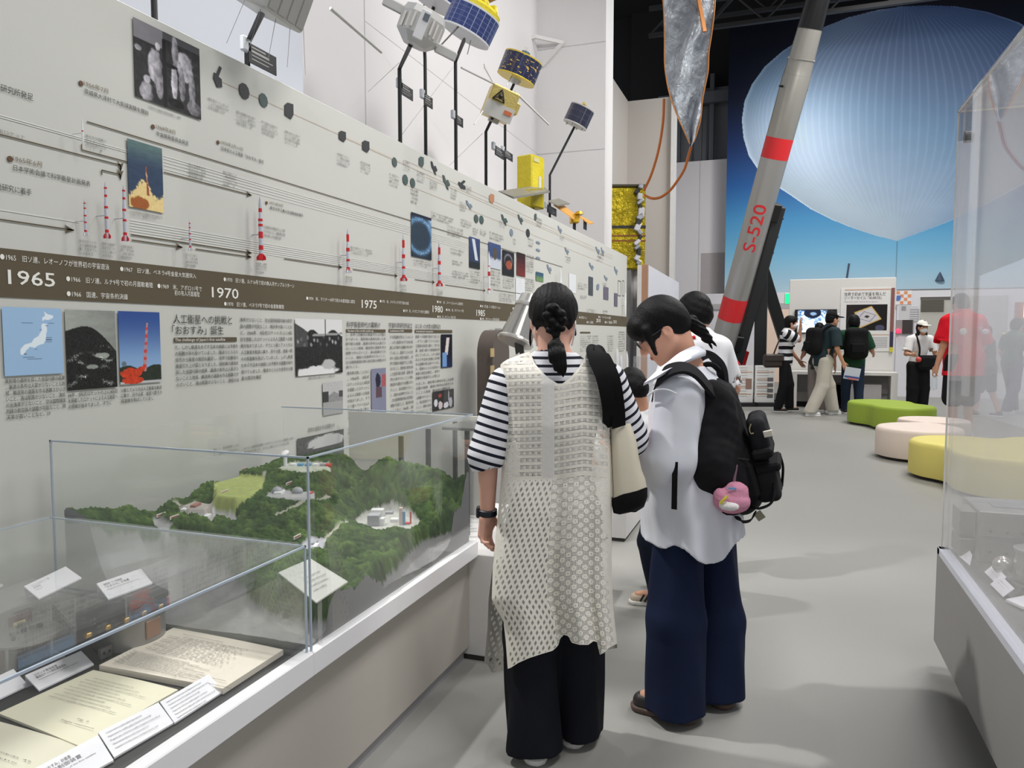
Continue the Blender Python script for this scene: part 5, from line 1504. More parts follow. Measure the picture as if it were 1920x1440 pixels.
# instruments
alu = M('instrument_alu', (150, 149, 146), 0.38, metal=0.6, var=0.1, vscale=20)
alu_d = M('instrument_dark', (66, 65, 64), 0.5, var=0.15, vscale=30)
gold_s = M('connector_gold', (176, 142, 74), 0.35, metal=0.8)
def at_z(px, py, z): return onz(px, py, z)
def unit():
 Q = quad_at([(100, 1133), (268, 1085), (318, 1108), (140, 1176)], [0.650]*4)
 t = thing('electronics_unit', 'black electronics unit on a silver half drum in the near case', 'instrument', ((Q[0]+Q[2])/2)*np.array([1, 1, 0])+np.array([0, 0, DK]))
 slab('top_plate', Q, 0.012, alu_d, t)
 ins = [q+(sum(Q)/4-q)*0.06-np.array([0, 0, 0.014]) for q in Q]
 slab('circuit_tray', ins, 0.030, M('tray_black', (44, 43, 42), 0.6, var=0.3, vscale=60), t)
 e = Q[3]-np.array([0, 0, 0.03]); f = Q[2]-np.array([0, 0, 0.03])
 for i in range(5):
  p = e+(f-e)*(0.1+0.19*i)
  obj('connector', MB().box(p+np.array([0.006, 0, 0]), (0.014, 0.016, 0.012), bev=0.002), gold_s, t)
 c = at_z(262, 1196, 0.525); c2 = np.array([c[0]-0.01, c[1]+0.005])
 obj('half_drum', MB().lathe([(0.082, 0), (0.092, 0.004), (0.092, 0.095), (0.086, 0.098)], (c2[0]-0.03, c2[1], DK+0.002), n=40), alu, t)
 obj('window', MB().box((c2[0]+0.060, c2[1]-0.005, DK+0.055), (0.006, 0.05, 0.05), bev=0.002), M('window_amber', (150, 116, 96), 0.4), t)
 obj('red_plug', MB().cyl((c2[0]+0.02, c2[1]+0.088, DK+0.075), (c2[0]+0.02, c2[1]+0.088, DK+0.105), 0.007, n=12), M('plug_red', (170, 44, 36), 0.5), t)
 obj('drum_edge', MB().lathe([(0.0935, 0.0), (0.0935, 0.006)], (c2[0]-0.03, c2[1], DK+0.001), n=40), M('drum_shadow', (34, 33, 33), 0.6), t)  # near black ring round the foot of the drum
 p = at_z(197, 1222, 0.525)
 br = obj('bracket', MB().box(p, (0.012, 0.036, 0.03), bev=0.001), alu, t)
 for dy in (-0.009, 0.009): obj('bracket_hole', MB().cyl(p+np.array([0.006, dy, 0]), p+np.array([0.0075, dy, 0]), 0.0035, n=10), M('hole_black', (18, 18, 18), 0.8), br)
unit()
def round_inst():
 c = at_z(40, 1188, 0.60)
 t = thing('round_instrument', 'round silver instrument deck with parts at the left edge of the near case', 'instrument', (c[0], c[1], DK))
 r = 0.092
 obj('deck_plate', MB().lathe([(r, 0), (r, 0.006), (0.02, 0.0065)], (c[0], c[1], 0.594), n=48), alu, t)
 obj('base_plate', MB().lathe([(r*1.04, 0), (r*1.04, 0.008), (0.02, 0.0085)], (c[0], c[1], DK), n=48), alu, t)
 for k in range(5):
  a = k*1.2+0.4; p = np.array([c[0]+0.075*math.cos(a), c[1]+0.075*math.sin(a)])
  obj('pillar', MB().cyl((p[0], p[1], DK+0.008), (p[0], p[1], 0.594), 0.005, n=10), alu, t)
 r_ = random.Random(3)
 for k in range(9):
  a = r_.random()*6.28; q = 0.065*math.sqrt(r_.random())
  obj('component', MB().cyl((c[0]+q*math.cos(a), c[1]+q*math.sin(a), 0.60), (c[0]+q*math.cos(a), c[1]+q*math.sin(a), 0.606+0.006*r_.random()), 0.004+0.006*r_.random(), n=10), [alu_d, M('comp_red', (120, 66, 60), 0.5), alu][k % 3], t)
 for k in range(5):
  a = k*1.26; obj('module', MB().box((c[0]+0.035*math.cos(a), c[1]+0.035*math.sin(a), DK+0.042), (0.036, 0.03, 0.06), rotz(a), bev=0.003), [alu_d, M('comp_copper', (140, 98, 70), 0.45, metal=0.4)][k % 2], t)
round_inst()
def module():
 Q = quad_at([(-60, 1128), (62, 1083), (96, 1108), (-20, 1160)], [0.648]*4)
 t = thing('grey_module', 'grey instrument box with a yellow label behind the round deck', 'instrument', ((Q[0]+Q[2])/2)*np.array([1, 1, 0])+np.array([0, 0, DK]))
 slab('case', Q, 0.142, M('module_grey', (140, 138, 136), 0.45, metal=0.3, var=0.06), t)
 a, b = Q[3], Q[2]; m = a+(b-a)*0.42
 d = (b-a)/np.linalg.norm(b-a)
 obj('side_panel', MB().box(m-np.array([-0.003, 0, 0.07]), (0.006, 0.075, 0.10), bev=0.001), M('panel_brown', (96, 70, 62), 0.5), t)
 obj('type_label', MB().box(m-np.array([-0.0065, 0, 0.06]), (0.002, 0.034, 0.04)), M('label_yellow', (196, 180, 128), 0.6), t)
 obj('strip', MB().box((a+b)/2+np.array([0.002, 0, -0.008]), (0.01, 0.16, 0.01)), alu, t)
module()
# ================================================================ terrain model of the launch site
def terrain():
 t = thing('terrain_model', 'green hilly scale model of a coastal rocket launch site', 'terrain model', (-1.65, 2.25, 0.505))
 ctrl = []
 for px, py in ((125, 955), (190, 945), (250, 930), (330, 910), (400, 890), (460, 876), (530, 860)):
  p = onx(px, py, -2.07); ctrl.append((p[0], max(p[1], 1.70), p[2]))
 for px, py in ((560, 856), (600, 848), (640, 842), (720, 838), (750, 846), (780, 856), (820, 860), (880, 862)):
  p = ony(px, py, 2.785); ctrl.append(tuple(p))
 for px, py, z in ((720, 975, 0.645), (770, 985, 0.64), (665, 985, 0.64), (445, 915, 0.79), (400, 925, 0.78), (380, 990, 0.68), (330, 1000, 0.71), (540, 925, 0.77), (600, 1020, 0.66), (540, 1040, 0.65), (700, 900, 0.74), (820, 930, 0.72), (850, 900, 0.76), (640, 930, 0.71), (560, 975, 0.705), (560, 880, 0.82), (300, 955, 0.77), (480, 1000, 0.70), (660, 1060, 0.605), (620, 1120, 0.57), (720, 1050, 0.60), (800, 1010, 0.60), (870, 985, 0.61), (560, 1120, 0.59), (470, 1090, 0.62)):
  p = onz(px, py, z); ctrl.append(tuple(p))
 pads = []
 def pad(pts, z, col):
  P = [onz(x, y, z)[:2] for x, y in pts]; pads.append((P, z, col)); ctrl.extend([(p[0], p[1], z) for p in P])
 pad([(655, 988), (688, 966), (735, 958), (762, 964), (790, 980), (768, 993), (715, 997)], 0.645, (0.70, 0.70, 0.68))
 pad([(398, 934), (402, 908), (436, 893), (496, 896), (492, 914), (470, 926), (430, 936)], 0.79, (0.62, 0.66, 0.40))
 pad([(498, 930), (520, 915), (548, 922), (590, 920), (590, 932), (545, 934)], 0.77, (0.66, 0.66, 0.66))
 pad([(565, 1022), (585, 1010), (615, 1012), (606, 1028), (575, 1034)], 0.66, (0.66, 0.66, 0.68))
 pad([(345, 990), (360, 984), (400, 986), (446, 990), (440, 997), (360, 996)], 0.68, (0.85, 0.85, 0.86))
 pad([(368, 972), (380, 963), (405, 970), (398, 978)], 0.735, (0.66, 0.65, 0.66))
 pad([(335, 948), (365, 938), (400, 944), (390, 955), (350, 956)], 0.76, (0.66, 0.64, 0.62))
 pad([(278, 985), (300, 975), (325, 985), (310, 996)], 0.725, (0.62, 0.62, 0.62))
 pad([(515, 878), (545, 866), (618, 868), (620, 876), (560, 882)], 0.825, (0.70, 0.72, 0.66))
 ctrl = np.array(ctrl)
 shore = [onz(x, y, z) for x, y, z in ((886, 996, 0.60), (862, 1003, 0.595), (838, 1004, 0.59), (815, 1012, 0.585), (790, 1022, 0.58), (765, 1045, 0.575), (745, 1072, 0.57), (722, 1092, 0.565), (690, 1128, 0.56), (655, 1158, 0.555), (620, 1172, 0.552), (585, 1172, 0.552), (545, 1163, 0.555), (505, 1152, 0.56), (478, 1135, 0.565), (462, 1105, 0.59), (430, 1062, 0.63), (388, 1030, 0.66), (330, 1008, 0.69), (262, 992, 0.74), (200, 980, 0.79), (145, 968, 0.825))]
 sh = [(p[0], p[1]) for p in shore]
 poly = sh+[(-2.2, 1.6), (-2.2, 2.9), (-1.0, 2.9)]
 nx, ny = 240, 296
 xs = np.linspace(-2.10, -1.20, nx); ys = np.linspace(1.695, 2.808, ny)
 Xg, Yg = np.meshgrid(xs, ys, indexing='ij')
 W_ = np.zeros_like(Xg); Zg = np.zeros_like(Xg)
 for a, b, c in ctrl:
  w = 1/((Xg-a)**2+(Yg-b)**2+0.0022)**1.35; W_ += w; Zg += w*c
 Zg /= W_
 green = inpoly(Xg, Yg, poly)
 # distance to the shore
 dist = np.full(Xg.shape, 9.0); zsh = np.zeros_like(Xg)
 for (a, b), (c, d), za in zip(sh[:-1], sh[1:], [p[2] for p in shore]):
  ex, ey = c-a, d-b; q = np.clip(((Xg-a)*ex+(Yg-b)*ey)/(ex*ex+ey*ey+1e-9), 0, 1)
  e = np.hypot(Xg-a-q*ex, Yg-b-q*ey); zsh = np.where(e < dist, za, zsh); dist = np.minimum(dist, e)
 sd = np.where(green, dist, -dist)
 out = 0.515+(np.minimum(zsh, Zg)-0.525)*np.exp(-np.clip(-sd, 0, 1)/0.07)
 Zg = np.where(green, np.minimum(Zg, zsh+0.015+sd*2.2), out)
 roads = [[(400, 944), (432, 935), (470, 924), (492, 910), (497, 896)], [(612, 1016), (640, 1002), (662, 988)], [(520, 985), (560, 975), (600, 965), (618, 955)], [(280, 940), (330, 938), (360, 942)]]
 rz = [0.78, 0.65, 0.69, 0.77]
 flat = np.zeros_like(Xg); col = np.zeros(Xg.shape+(3,))
 n1 = vnoise((Xg+3)*26, (Yg+1)*26, 1.0, 51, 4); n2 = vnoise((Xg+3)*90, (Yg+1)*90, 1.0, 52, 2)
 n3 = vnoise((Xg+3)*150, (Yg+1)*150, 1.0, 53, 2)
 tr = mixc((0.16, 0.25, 0.11), (0.36, 0.45, 0.22), np.clip((n1-0.25)*1.5, 0, 1))*(0.45+0.75*n2+0.55*n3)[..., None]
 col[:] = tr
 gr = mixc((0.50, 0.495, 0.50), (0.60, 0.595, 0.60), n1)
 col = np.where(green[..., None], col, gr)
 for P, z, c in pads:
  m = inpoly(Xg, Yg, P)
  flat[m] = 1; col[m] = np.array(c)*(0.9+0.2*n2[m][:, None]); Zg[m] = z
 for rd_, z in zip(roads, rz):
  R = [onz(x, y, z)[:2] for x, y in rd_]
  for (a, b), (c, d) in zip(R[:-1], R[1:]):
   ex, ey = c-a, d-b; q = np.clip(((Xg-a)*ex+(Yg-b)*ey)/(ex*ex+ey*ey+1e-9), 0, 1)
   m = (np.hypot(Xg-a-q*ex, Yg-b-q*ey) < 0.007) & (flat == 0); col[m] = (0.60, 0.60, 0.54); flat[m] = 1
 for _ in range(10): Zg[1:-1, 1:-1] = (Zg[1:-1, 1:-1]*2+Zg[2:, 1:-1]+Zg[:-2, 1:-1]+Zg[1:-1, 2:]+Zg[1:-1, :-2])/6
 bump = (n1-0.4)*0.026+(n2-0.4)*0.024+(n3-0.4)*0.014
 Zt = Zg+np.where(green & (flat == 0), bump+0.004, 0)+np.where(~green, (n2-0.4)*0.004, 0)
 Zt = np.maximum(Zt, 0.515)
 P = np.stack([Xg, Yg, Zt], -1).reshape(-1, 3)
 a, b = nx, ny
 i = (np.arange(a-1)[:, None]*b+np.arange(b-1)[None]).ravel()
 F = [tuple(q) for q in np.stack([i, i+b, i+b+1, i+1], 1)]
 cc = col.reshape(-1, 3)
 # sides down to the deck
 per = [(0, j) for j in range(b)]+[(k, b-1) for k in range(1, a)]+[(a-1, j) for j in range(b-2, -1, -1)]+[(k, 0) for k in range(a-2, 0, -1)]
 ids = np.array([p[0]*b+p[1] for p in per]); k = len(P); m = len(ids)
 low = P[ids].copy(); low[:, 2] = 0.506
 top = P[ids].copy()
 P = np.concatenate([P, top, low]); cc = np.concatenate([cc, np.tile((0.50, 0.495, 0.50), (2*m, 1))])
 F += [(k+j, k+(j+1) % m, k+m+(j+1) % m, k+m+j) for j in range(m)]
 me = mesh_from('landscape', to_local(P, t), F, smooth=True); ink(me, cc)
 link('landscape', me, M_attr('terrain_print', 0.85, 0.15), t)
 def hz(x, y):
  k = np.clip(int((x-xs[0])/(xs[1]-xs[0])), 0, nx-1); j = np.clip(int((y-ys[0])/(ys[1]-ys[0])), 0, ny-1); return Zg[k, j]
 wh = M('scale_white', (222, 222, 224), 0.5); bl = M('scale_blue', (90, 150, 190), 0.5); rdm = M('scale_red', (196, 56, 48), 0.5); gy = M('scale_grey', (158, 160, 166), 0.5)
 def bld(nm, px, py, z, sx, sy, sz, m, rot=0.35):
  p = onz(px, py, z); g = hz(p[0], p[1])
  obj(nm, MB().box((p[0], p[1], g+sz/2-0.003), (sx, sy, sz), rotz(rot), bev=0.0008), m, t)
 bld('assembly_building', 702, 984, 0.645, 0.045, 0.05, 0.045, gy)
 bld('assembly_building', 716, 984, 0.645, 0.02, 0.03, 0.03, wh)
 bld('hall_roof', 708, 962, 0.655, 0.05, 0.035, 0.03, wh)
 bld('shed', 730, 947, 0.68, 0.03, 0.03, 0.012, gy); bld('shed', 740, 978, 0.645, 0.03, 0.03, 0.016, wh)
 bld('launch_tower', 752, 984, 0.645, 0.013, 0.013, 0.07, M('scale_pink', (214, 190, 184), 0.5)); bld('tower_stripe', 757, 984, 0.645, 0.012, 0.012, 0.055, bl)
 bld('launcher_base', 765, 982, 0.645, 0.02, 0.02, 0.008, rdm); bld('launcher_mast', 770, 982, 0.645, 0.006, 0.006, 0.05, rdm)
 for px in (520, 558): 
  p = onz(px, 924, 0.77); g = hz(p[0], p[1]); obj('domed_building', MB().ball((p[0], p[1], g+0.006), (0.022, 0.018, 0.017)), gy, t)
 bld('shed', 524, 925, 0.77, 0.03, 0.05, 0.012, wh); bld('red_roof', 584, 924, 0.77, 0.008, 0.04, 0.006, rdm)
 bld('red_roof', 367, 949, 0.76, 0.02, 0.05, 0.012, M('scale_brick', (150, 104, 92), 0.6)); bld('shed', 346, 952, 0.76, 0.02, 0.03, 0.012, wh)
 bld('shed', 388, 970, 0.735, 0.018, 0.04, 0.012, wh); bld('shed', 343, 967, 0.74, 0.012, 0.02, 0.01, bl); bld('shed', 592, 1026, 0.66, 0.015, 0.045, 0.012, wh); bld('shed', 590, 1016, 0.665, 0.015, 0.04, 0.01, gy)
 p = onz(535, 874, 0.825); g = hz(p[0], p[1])
 obj('dish_antenna', MB().cyl((p[0], p[1], g), (p[0], p[1], g+0.05), 0.008).ball((p[0]-0.002, p[1], g+0.055), (0.016, 0.022, 0.008), rotx(0.4)), wh, t)
 for px, m in ((550, wh), (564, bl), (578, bl), (592, wh), (606, gy), (616, rdm)): bld('low_building', px, 873, 0.825, 0.022, 0.03, 0.012, m)
 for px, py, z in ((302, 965, 0.745), (327, 969, 0.745), (421, 922, 0.79), (483, 885, 0.80), (459, 879, 0.81), (542, 906, 0.785), (557, 1006, 0.685)):
  p = onz(px, py, z)
  s = obj('name_flag', MB().box(p, (0.003, 0.045, 0.011), rotz(0.1)), M('flag_white', (214, 206, 200), 0.6), t)
  obj('flag_lettering', MB().box(p+np.array([0.0018, 0, 0]), (0.001, 0.036, 0.005), rotz(0.1)), M('flag_red', (150, 90, 84), 0.6), s)
terrain()
def site_sign():
 Q = [onz(522, 1073, 0.675), onz(582, 1047, 0.675), onz(652, 1090, 0.645), onz(593, 1129, 0.645)]
 c = sum(Q)/4
 t = thing('site_sign', 'small milky plate on clear legs in front of the terrain', 'sign', (c[0], c[1], 0.506))
 mk = NT('milky_plate'); b = mk.bsdf(rgba((224, 224, 220)), 0.35); b.inputs['Alpha'].default_value = 0.6; MATS['milky_plate'] = mk.m
 slab('plate', Q, 0.004, mk.m, t)
 clear = M_glass('clear_leg', haze=0.12)
 for q in (Q[0], Q[1], Q[3]+(Q[2]-Q[3])*0.1): obj('leg', MB().box((q[0], q[1], (q[2]+0.506)/2), (0.006, 0.012, q[2]-0.510)), clear, t, smooth=False)
 rows('sign_text', t, Q, [(0.30, 0.85, 0.42, 0.05, 'Uchinoura Space Center'), (0.25, 0.88, 0.54, 0.05, 'scale model of the launch'), (0.2, 0.80, 0.66, 0.05, 'site and its facilities'), (0.2, 0.6, 0.78, 0.05, 'scale 1:3000')], M('sign_ink', (120, 120, 116), 0.6), 0.001)
site_sign()
# ================================================================ right hand case contents
def right_contents():
 z = 0.497
 a = onz(1832, 1053, z)
 t = thing('instrument_chassis', 'grey metal instrument chassis with rivet rows in the right case', 'instrument', (a[0]+0.2, a[1]+0.12, z))
 h = ony(1836, 958, a[1])[2]-z
 al = M('chassis_alu', (134, 133, 131), 0.4, metal=0.4, var=0.06)
 b = obj('chassis', MB().box((a[0]+0.23, a[1]+0.14, z+h/2), (0.46, 0.28, h), bev=0.004), al, t)
 for rz_2 in (0.22, 0.62):
  for k in range(8): obj('rivet', MB().cyl((a[0]+0.04+k*0.055, a[1]-0.004, z+h*rz_2), (a[0]+0.04+k*0.055, a[1]+0.001, z+h*rz_2), 0.006, n=8), M('rivet_dark', (70, 70, 74), 0.5), t)
 obj('front_seam', MB().box((a[0]+0.23, a[1]-0.001, z+h*0.52), (0.46, 0.004, 0.006)), M('seam_grey', (120, 120, 122), 0.5), t)
 obj('type_plate', MB().box((a[0]+0.14, a[1]+0.14, z+h+0.001), (0.14, 0.1, 0.003)), M('plate_dark', (116, 116, 122), 0.5), t)
 obj('side_flange', MB().box((a[0]-0.03, a[1]+0.1, z+h*0.7), (0.055, 0.14, h*0.5), bev=0.003), M('flange_dark', (120, 116, 112), 0.45, metal=0.3), t)
 obj('side_flange', MB().box((a[0]-0.03, a[1]+0.1, z+h*0.22), (0.055, 0.14, h*0.36), bev=0.003), M('flange_dark', (120, 116, 112), 0.45, metal=0.3), t)
 c = onz(1932, 1100, z)
 t = thing('metal_canister', 'shiny metal canister with a round lens at the right edge', 'instrument', (c[0]+0.02, c[1], z))
 obj('body', MB().lathe([(0.075, 0), (0.08, 0.004), (0.08, 0.012), (0.07, 0.014), (0.07, 0.12), (0.075, 0.124), (0.075, 0.134), (0.06, 0.136)], (c[0]+0.02, c[1], z), n=40), M('canister_steel', (190, 186, 180), 0.25, metal=0.8), t)
 p = onz(1898, 1060, z)
 obj('lens_ball', MB().ball((c[0]-0.07, c[1]+0.06, z+0.05), 0.035), M('canister_steel', (190, 186, 180), 0.25, metal=0.8), t)
 def rcard(px, label):
  Q = [onz(*px[0], z+0.035), onz(*px[1], z+0.035), onz(*px[2], z+0.006), onz(*px[3], z+0.006)]
  k = thing('caption_card', label, 'caption card', (sum(Q)/4)*np.array([1, 1, 0])+np.array([0, 0, z]), 0, 'caption cards in the right case')
  slab('card', Q, 0.003, card_m, k)
  runs = [(0.15, 0.8, 0.35, 0.10, '月探査用ペネトレータ'), (0.15, 0.7, 0.55, 0.08, 'Penetrator probe')]
  rows('caption_text', k, Q, runs, M('card_ink_r', (140, 138, 144), 0.7), 0.001)
 rcard(C4(1812, 1022, 1823, 1040, 1819, 1060, 1798, 1042), 'small caption card in the right case nearest its far corner')
 rcard(C4(1864, 1057, 1887, 1082, 1869, 1095, 1846, 1072), 'left one of the two overlapping caption cards in the right case')
 rcard(C4(1877, 1079, 1902, 1103, 1881, 1119, 1857, 1095), 'right one of the two overlapping caption cards in the right case')
 k = thing('caption_sheet', 'white sheet cut off by the right edge of the photo', 'caption card', onz(1925, 1126, z))
 Q = quad_at([(1886, 1123), (1945, 1112), (1960, 1150), (1915, 1137)], [z+0.012]*4)
 slab('card', Q, 0.008, card_m, k)
right_contents()
flush_text()
# ================================================================ satellites on posts behind the board
post_m = M('post_black', (20, 21, 22), 0.45)
plq_m = M('plaque_black', (24, 24, 26), 0.5)
plq_t = M('plaque_print', (150, 148, 146), 0.6)
cells = None
def cell_mat(name, c0, c1, n, rows_, speck=None):
 if name in MATS: return MATS[name]
 t = NT(name)
 uv = t.n('ShaderNodeAttribute'); uv.attribute_name = 'wrap'
 sp = t.n('ShaderNodeSeparateXYZ'); t.l(uv.outputs['Vector'], sp.inputs[0])
 def ln(o, k, w):
  f = t.math('FRACT', t.math('MULTIPLY', o, k)); return t.math('LESS_THAN', f, w)
 l1 = ln(sp.outputs[0], n, 0.10); l2 = ln(sp.outputs[1], rows_, 0.08)
 l3 = ln(sp.outputs[0], n*5, 0.12)
 c = t.mix(t.math('MAXIMUM', l1, t.math('MULTIPLY', l2, 0.5)), rgba(c0), rgba(c1))
 c = t.mix(t.math('MULTIPLY', l3, 0.22), c, rgba(c1))
 if speck:
  cb = t.n('ShaderNodeCombineXYZ'); t.l(t.math('MULTIPLY', sp.outputs[0], 26), cb.inputs[0]); t.l(t.math('MULTIPLY', sp.outputs[1], 9), cb.inputs[1])
  nz = t.noise(1.0, 2, 0.5, cb.outputs[0])
  c = t.mix(t.math('GREATER_THAN', nz.outputs[0], 0.62), c, rgba(speck))
 t.bsdf(c, 0.35, 0, 0.5)
 MATS[name] = t.m
 return t.m
def wrap(o, base, axis, h):
 me = o.data; n = len(me.vertices); co = np.zeros(n*3, np.float32); me.vertices.foreach_get('co', co); co = co.reshape(-1, 3)
 b = to_local(np.array([base]), o.parent)[0]; d = co-b; v = d@axis
 a = np.array([0, 1.0, 0]); e1 = a-axis*(a@axis); e1 /= np.linalg.norm(e1); e2 = np.cross(axis, e1)
 u = np.arctan2(d@e2, d@e1)/6.283+0.5
 at_ = me.attributes.new('wrap', 'FLOAT_VECTOR', 'POINT')
 at_.data.foreach_set('vector', np.stack([u, v/h, 0*u], 1).astype(np.float32).ravel())
def dpx(p): return abs((p-_C)@FH)/FPX
def tilt_axis(a, b=0.0): 
 v = np.array([math.sin(a), math.sin(b), math.cos(a)]); return v/np.linalg.norm(v)
def sat(label, base, pts, X0=-2.55, r=0.014):
 """thing for one satellite with its post; pts: pixel polyline from the bend upwards, given with X"""
 P = [onx(px, py, X) for px, py, X in pts]
 t = thing('satellite_model', label, 'satellite model', (P[0][0], P[0][1], 0), 0, 'satellite models above the timeline board')
 obj('post', MB().tube([np.array([P[0][0], P[0][1], 0.0])]+P, r, 10), post_m, t, deg=60)
 return t
def plaque(t, px0, py0, px1, py1, X):
 a = onx(px0, py0, X); b = onx(px1, py1, X)
 zt = a[2]; h = a[2]-onx(px0, py0+(py1-py0)*0.62, X)[2]
 c = np.array([X, (a[1]+b[1])/2, zt-h/2])
 o = obj('name_plaque', MB().box(c, (0.006, b[1]-a[1], h), bev=0.001), plq_m, t)
 mb = MB()
 for i, (w, hh) in enumerate(((0.5, 0.10), (0.62, 0.16), (0.75, 0.07), (0.6, 0.07))):
  mb.box((X+0.0035, a[1]+(b[1]-a[1])*(0.10+w/2), zt-h*(0.16+0.2*i)), (0.001, (b[1]-a[1])*w, h*hh*0.7))
 obj('plaque_lines', mb, plq_t, o)
 obj('plaque_clip', MB().box((X-0.012, a[1]-0.005, zt-h*0.1), (0.03, 0.05, 0.07), bev=0.006), M('clip_clear', (196, 200, 204), 0.2, spec=0.8), t)
silver_b = M('sat_silver', (190, 189, 186), 0.4, metal=0.25, var=0.05)
white_b = M('sat_white', (216, 216, 218), 0.5)
yellow = M('sat_yellow', (214, 196, 36), 0.4, var=0.2, vscale=14, bump=0.6, bscale=40, bdist=0.01)
goldf = M('sat_gold', (206, 186, 110), 0.35, metal=0.3, var=0.2, vscale=12, bump=0.6, bscale=50, bdist=0.008)
orange = M('sat_orange', (214, 156, 66), 0.5, var=0.1, vscale=20)
blue_cells = cell_mat('cells_blue', (44, 60, 118), (150, 160, 190), 22, 5)
navy_cells = cell_mat('cells_navy', (28, 34, 66), (70, 74, 104), 18, 4, (214, 176, 70))
dark_cells = cell_mat('cells_dark', (40, 40, 62), (88, 96, 110), 10, 3)
def drum(t, base, axis, r, h, side, cap_m, nm='solar_drum'):
 o = obj(nm, MB().lathe([(r, 0), (r, h)], base, axis, 40, caps=False), side, t); wrap(o, base, axis, h)
 obj('base_disc', MB().lathe([(0.01, 0), (r, 0), (r*1.005, 0.004), (r*1.005, 0.012), (r, 0.014)], base-axis*0.008, axis, 40), cap_m, t)
 obj('top_disc', MB().lathe([(r*1.004, h-0.004), (r*1.004, h+0.008), (0.01, h+0.01)], base, axis, 40), cap_m, t)
def rod(t, a, b, r, m, nm='antenna'): obj(nm, MB().cyl(a, b, r, r*0.8, n=8), m, t)
# S0: only a post of it shows
def post_only():
 a = onx(289, 10, -2.5)
 t = thing('satellite_post', 'black post rising behind the board left of the technicians photograph', 'post', (a[0], a[1], 0))
 obj('pole', MB().cyl((a[0], a[1], 0), (a[0], a[1], 4.2), 0.013, n=10), post_m, t); obj('foot', MB().lathe([(0.1, 0), (0.1, 0.01), (0.02, 0.02)], (a[0], a[1], 0), n=20), post_m, t)
post_only()
def s1():
 t = sat('grey box satellite cut off by the top edge of the photo', None, [(463, 84, -2.5), (494, 18, -2.05)])
 c = onx(508, -2, -2.0); u = dpx(c)
 R = roty(0.45)@rotz(0.2)
 obj('body', MB().box(c+np.array([0, 0.02, 0.10]), (0.22, 0.34, 0.30), R, bev=0.01), silver_b, t)
 for k in range(4): obj('body_panel', MB().box(c+np.array([0, 0.02, 0.10])+R@np.array([0.112, -0.12+0.08*k, 0]), (0.006, 0.065, 0.27), R), M('panel_grey', (160, 158, 154), 0.45, metal=0.2), t)
 for k in range(5): rod(t, c+np.array([0, -0.14+0.09*k, -0.03]), c+np.array([-0.06+0.02*k, -0.2+0.1*k, -0.24]), 0.0012, M('wire_grey', (140, 140, 144), 0.4), 'whip_antenna')
 rod(t, c+np.array([0.1, 0.28, 0.06]), c+np.array([0.16, 0.62, -0.02]), 0.008, silver_b, 'boom')
 plaque(t, 465, 79, 518, 138, -2.42)
s1()
def s2():
 t = sat('silver eight sided satellite with grey side flanges on a bent post', None, [(749, 129, -2.5), (770, 84, -2.12)])
 b = onx(776, 86, -2.10); ax = tilt_axis(0.42, 0.05); u = dpx(b)
 r = 42*u; h = 62*u
 obj('body', MB().lathe([(r*0.55, 0), (r*0.98, h*0.25), (r, h*0.8), (r*0.9, h), (0.02, h)], b, ax, 8), silver_b, t, deg=10)
 e1 = np.array([0, 1.0, 0]); e2 = np.cross(ax, e1)
 view = _C-b; view = view-ax*(view@ax); view /= np.linalg.norm(view); rt = np.cross(ax, view)
 if rt@RH < 0: rt = -rt
 R = np.stack([rt, np.cross(ax, rt), ax], 1)
 obj('front_panel', MB().box(b+view*r*0.93+ax*h*0.5, (r*0.42, 0.02, h*0.8), R, bev=0.003), white_b, t)
 obj('panel_window', MB().box(b+view*r*1.0+ax*h*0.72+rt*r*0.05, (r*0.24, 0.01, h*0.2), R), M('window_slate', (100, 108, 116), 0.3), t)
 for k in (-1, 1):
  for j in range(3): obj('louvre', MB().box(b+view*r*0.62+rt*k*r*(0.42+0.2*j)+ax*h*(0.55-0.03*j)+view*r*(0.2-0.18*j), (r*0.09, 0.03, h*0.42), R), M('louvre_grey', (214, 210, 204), 0.5), t)
  f = b+rt*k*r*1.35+ax*h*(0.75 if k < 0 else 0.25)
  obj('flange', MB().box(f, (r*1.0, 0.02, r*0.42), R, bev=0.008), silver_b, t)
 plaque(t, 752, 154, 774, 190, -2.5)
s2()
def s3():
 t = sat('large blue solar drum with pale underside crossing the top edge', None, [(797, 112, -2.75), (795, 70, -2.75), (815, 8, -2.6)])
 b = onx(818, 6, -2.55); u = dpx(b); ax = tilt_axis(0.45, 0.08)
 drum(t, b, ax, 50*u, 60*u, blue_cells, white_b)
 obj('top_cover', MB().lathe([(44*u, 60*u), (40*u, 75*u), (0.02, 80*u)], b, ax, 32), silver_b, t)
 for a in (0.5, 2.2, 4.0): 
  p = b+np.array([0.1*math.cos(a), 0.1*math.sin(a), -0.03]); rod(t, p, p-ax*0.09, 0.006, silver_b)
 plaque(t, 795, 174, 811, 208, -2.62)
s3()
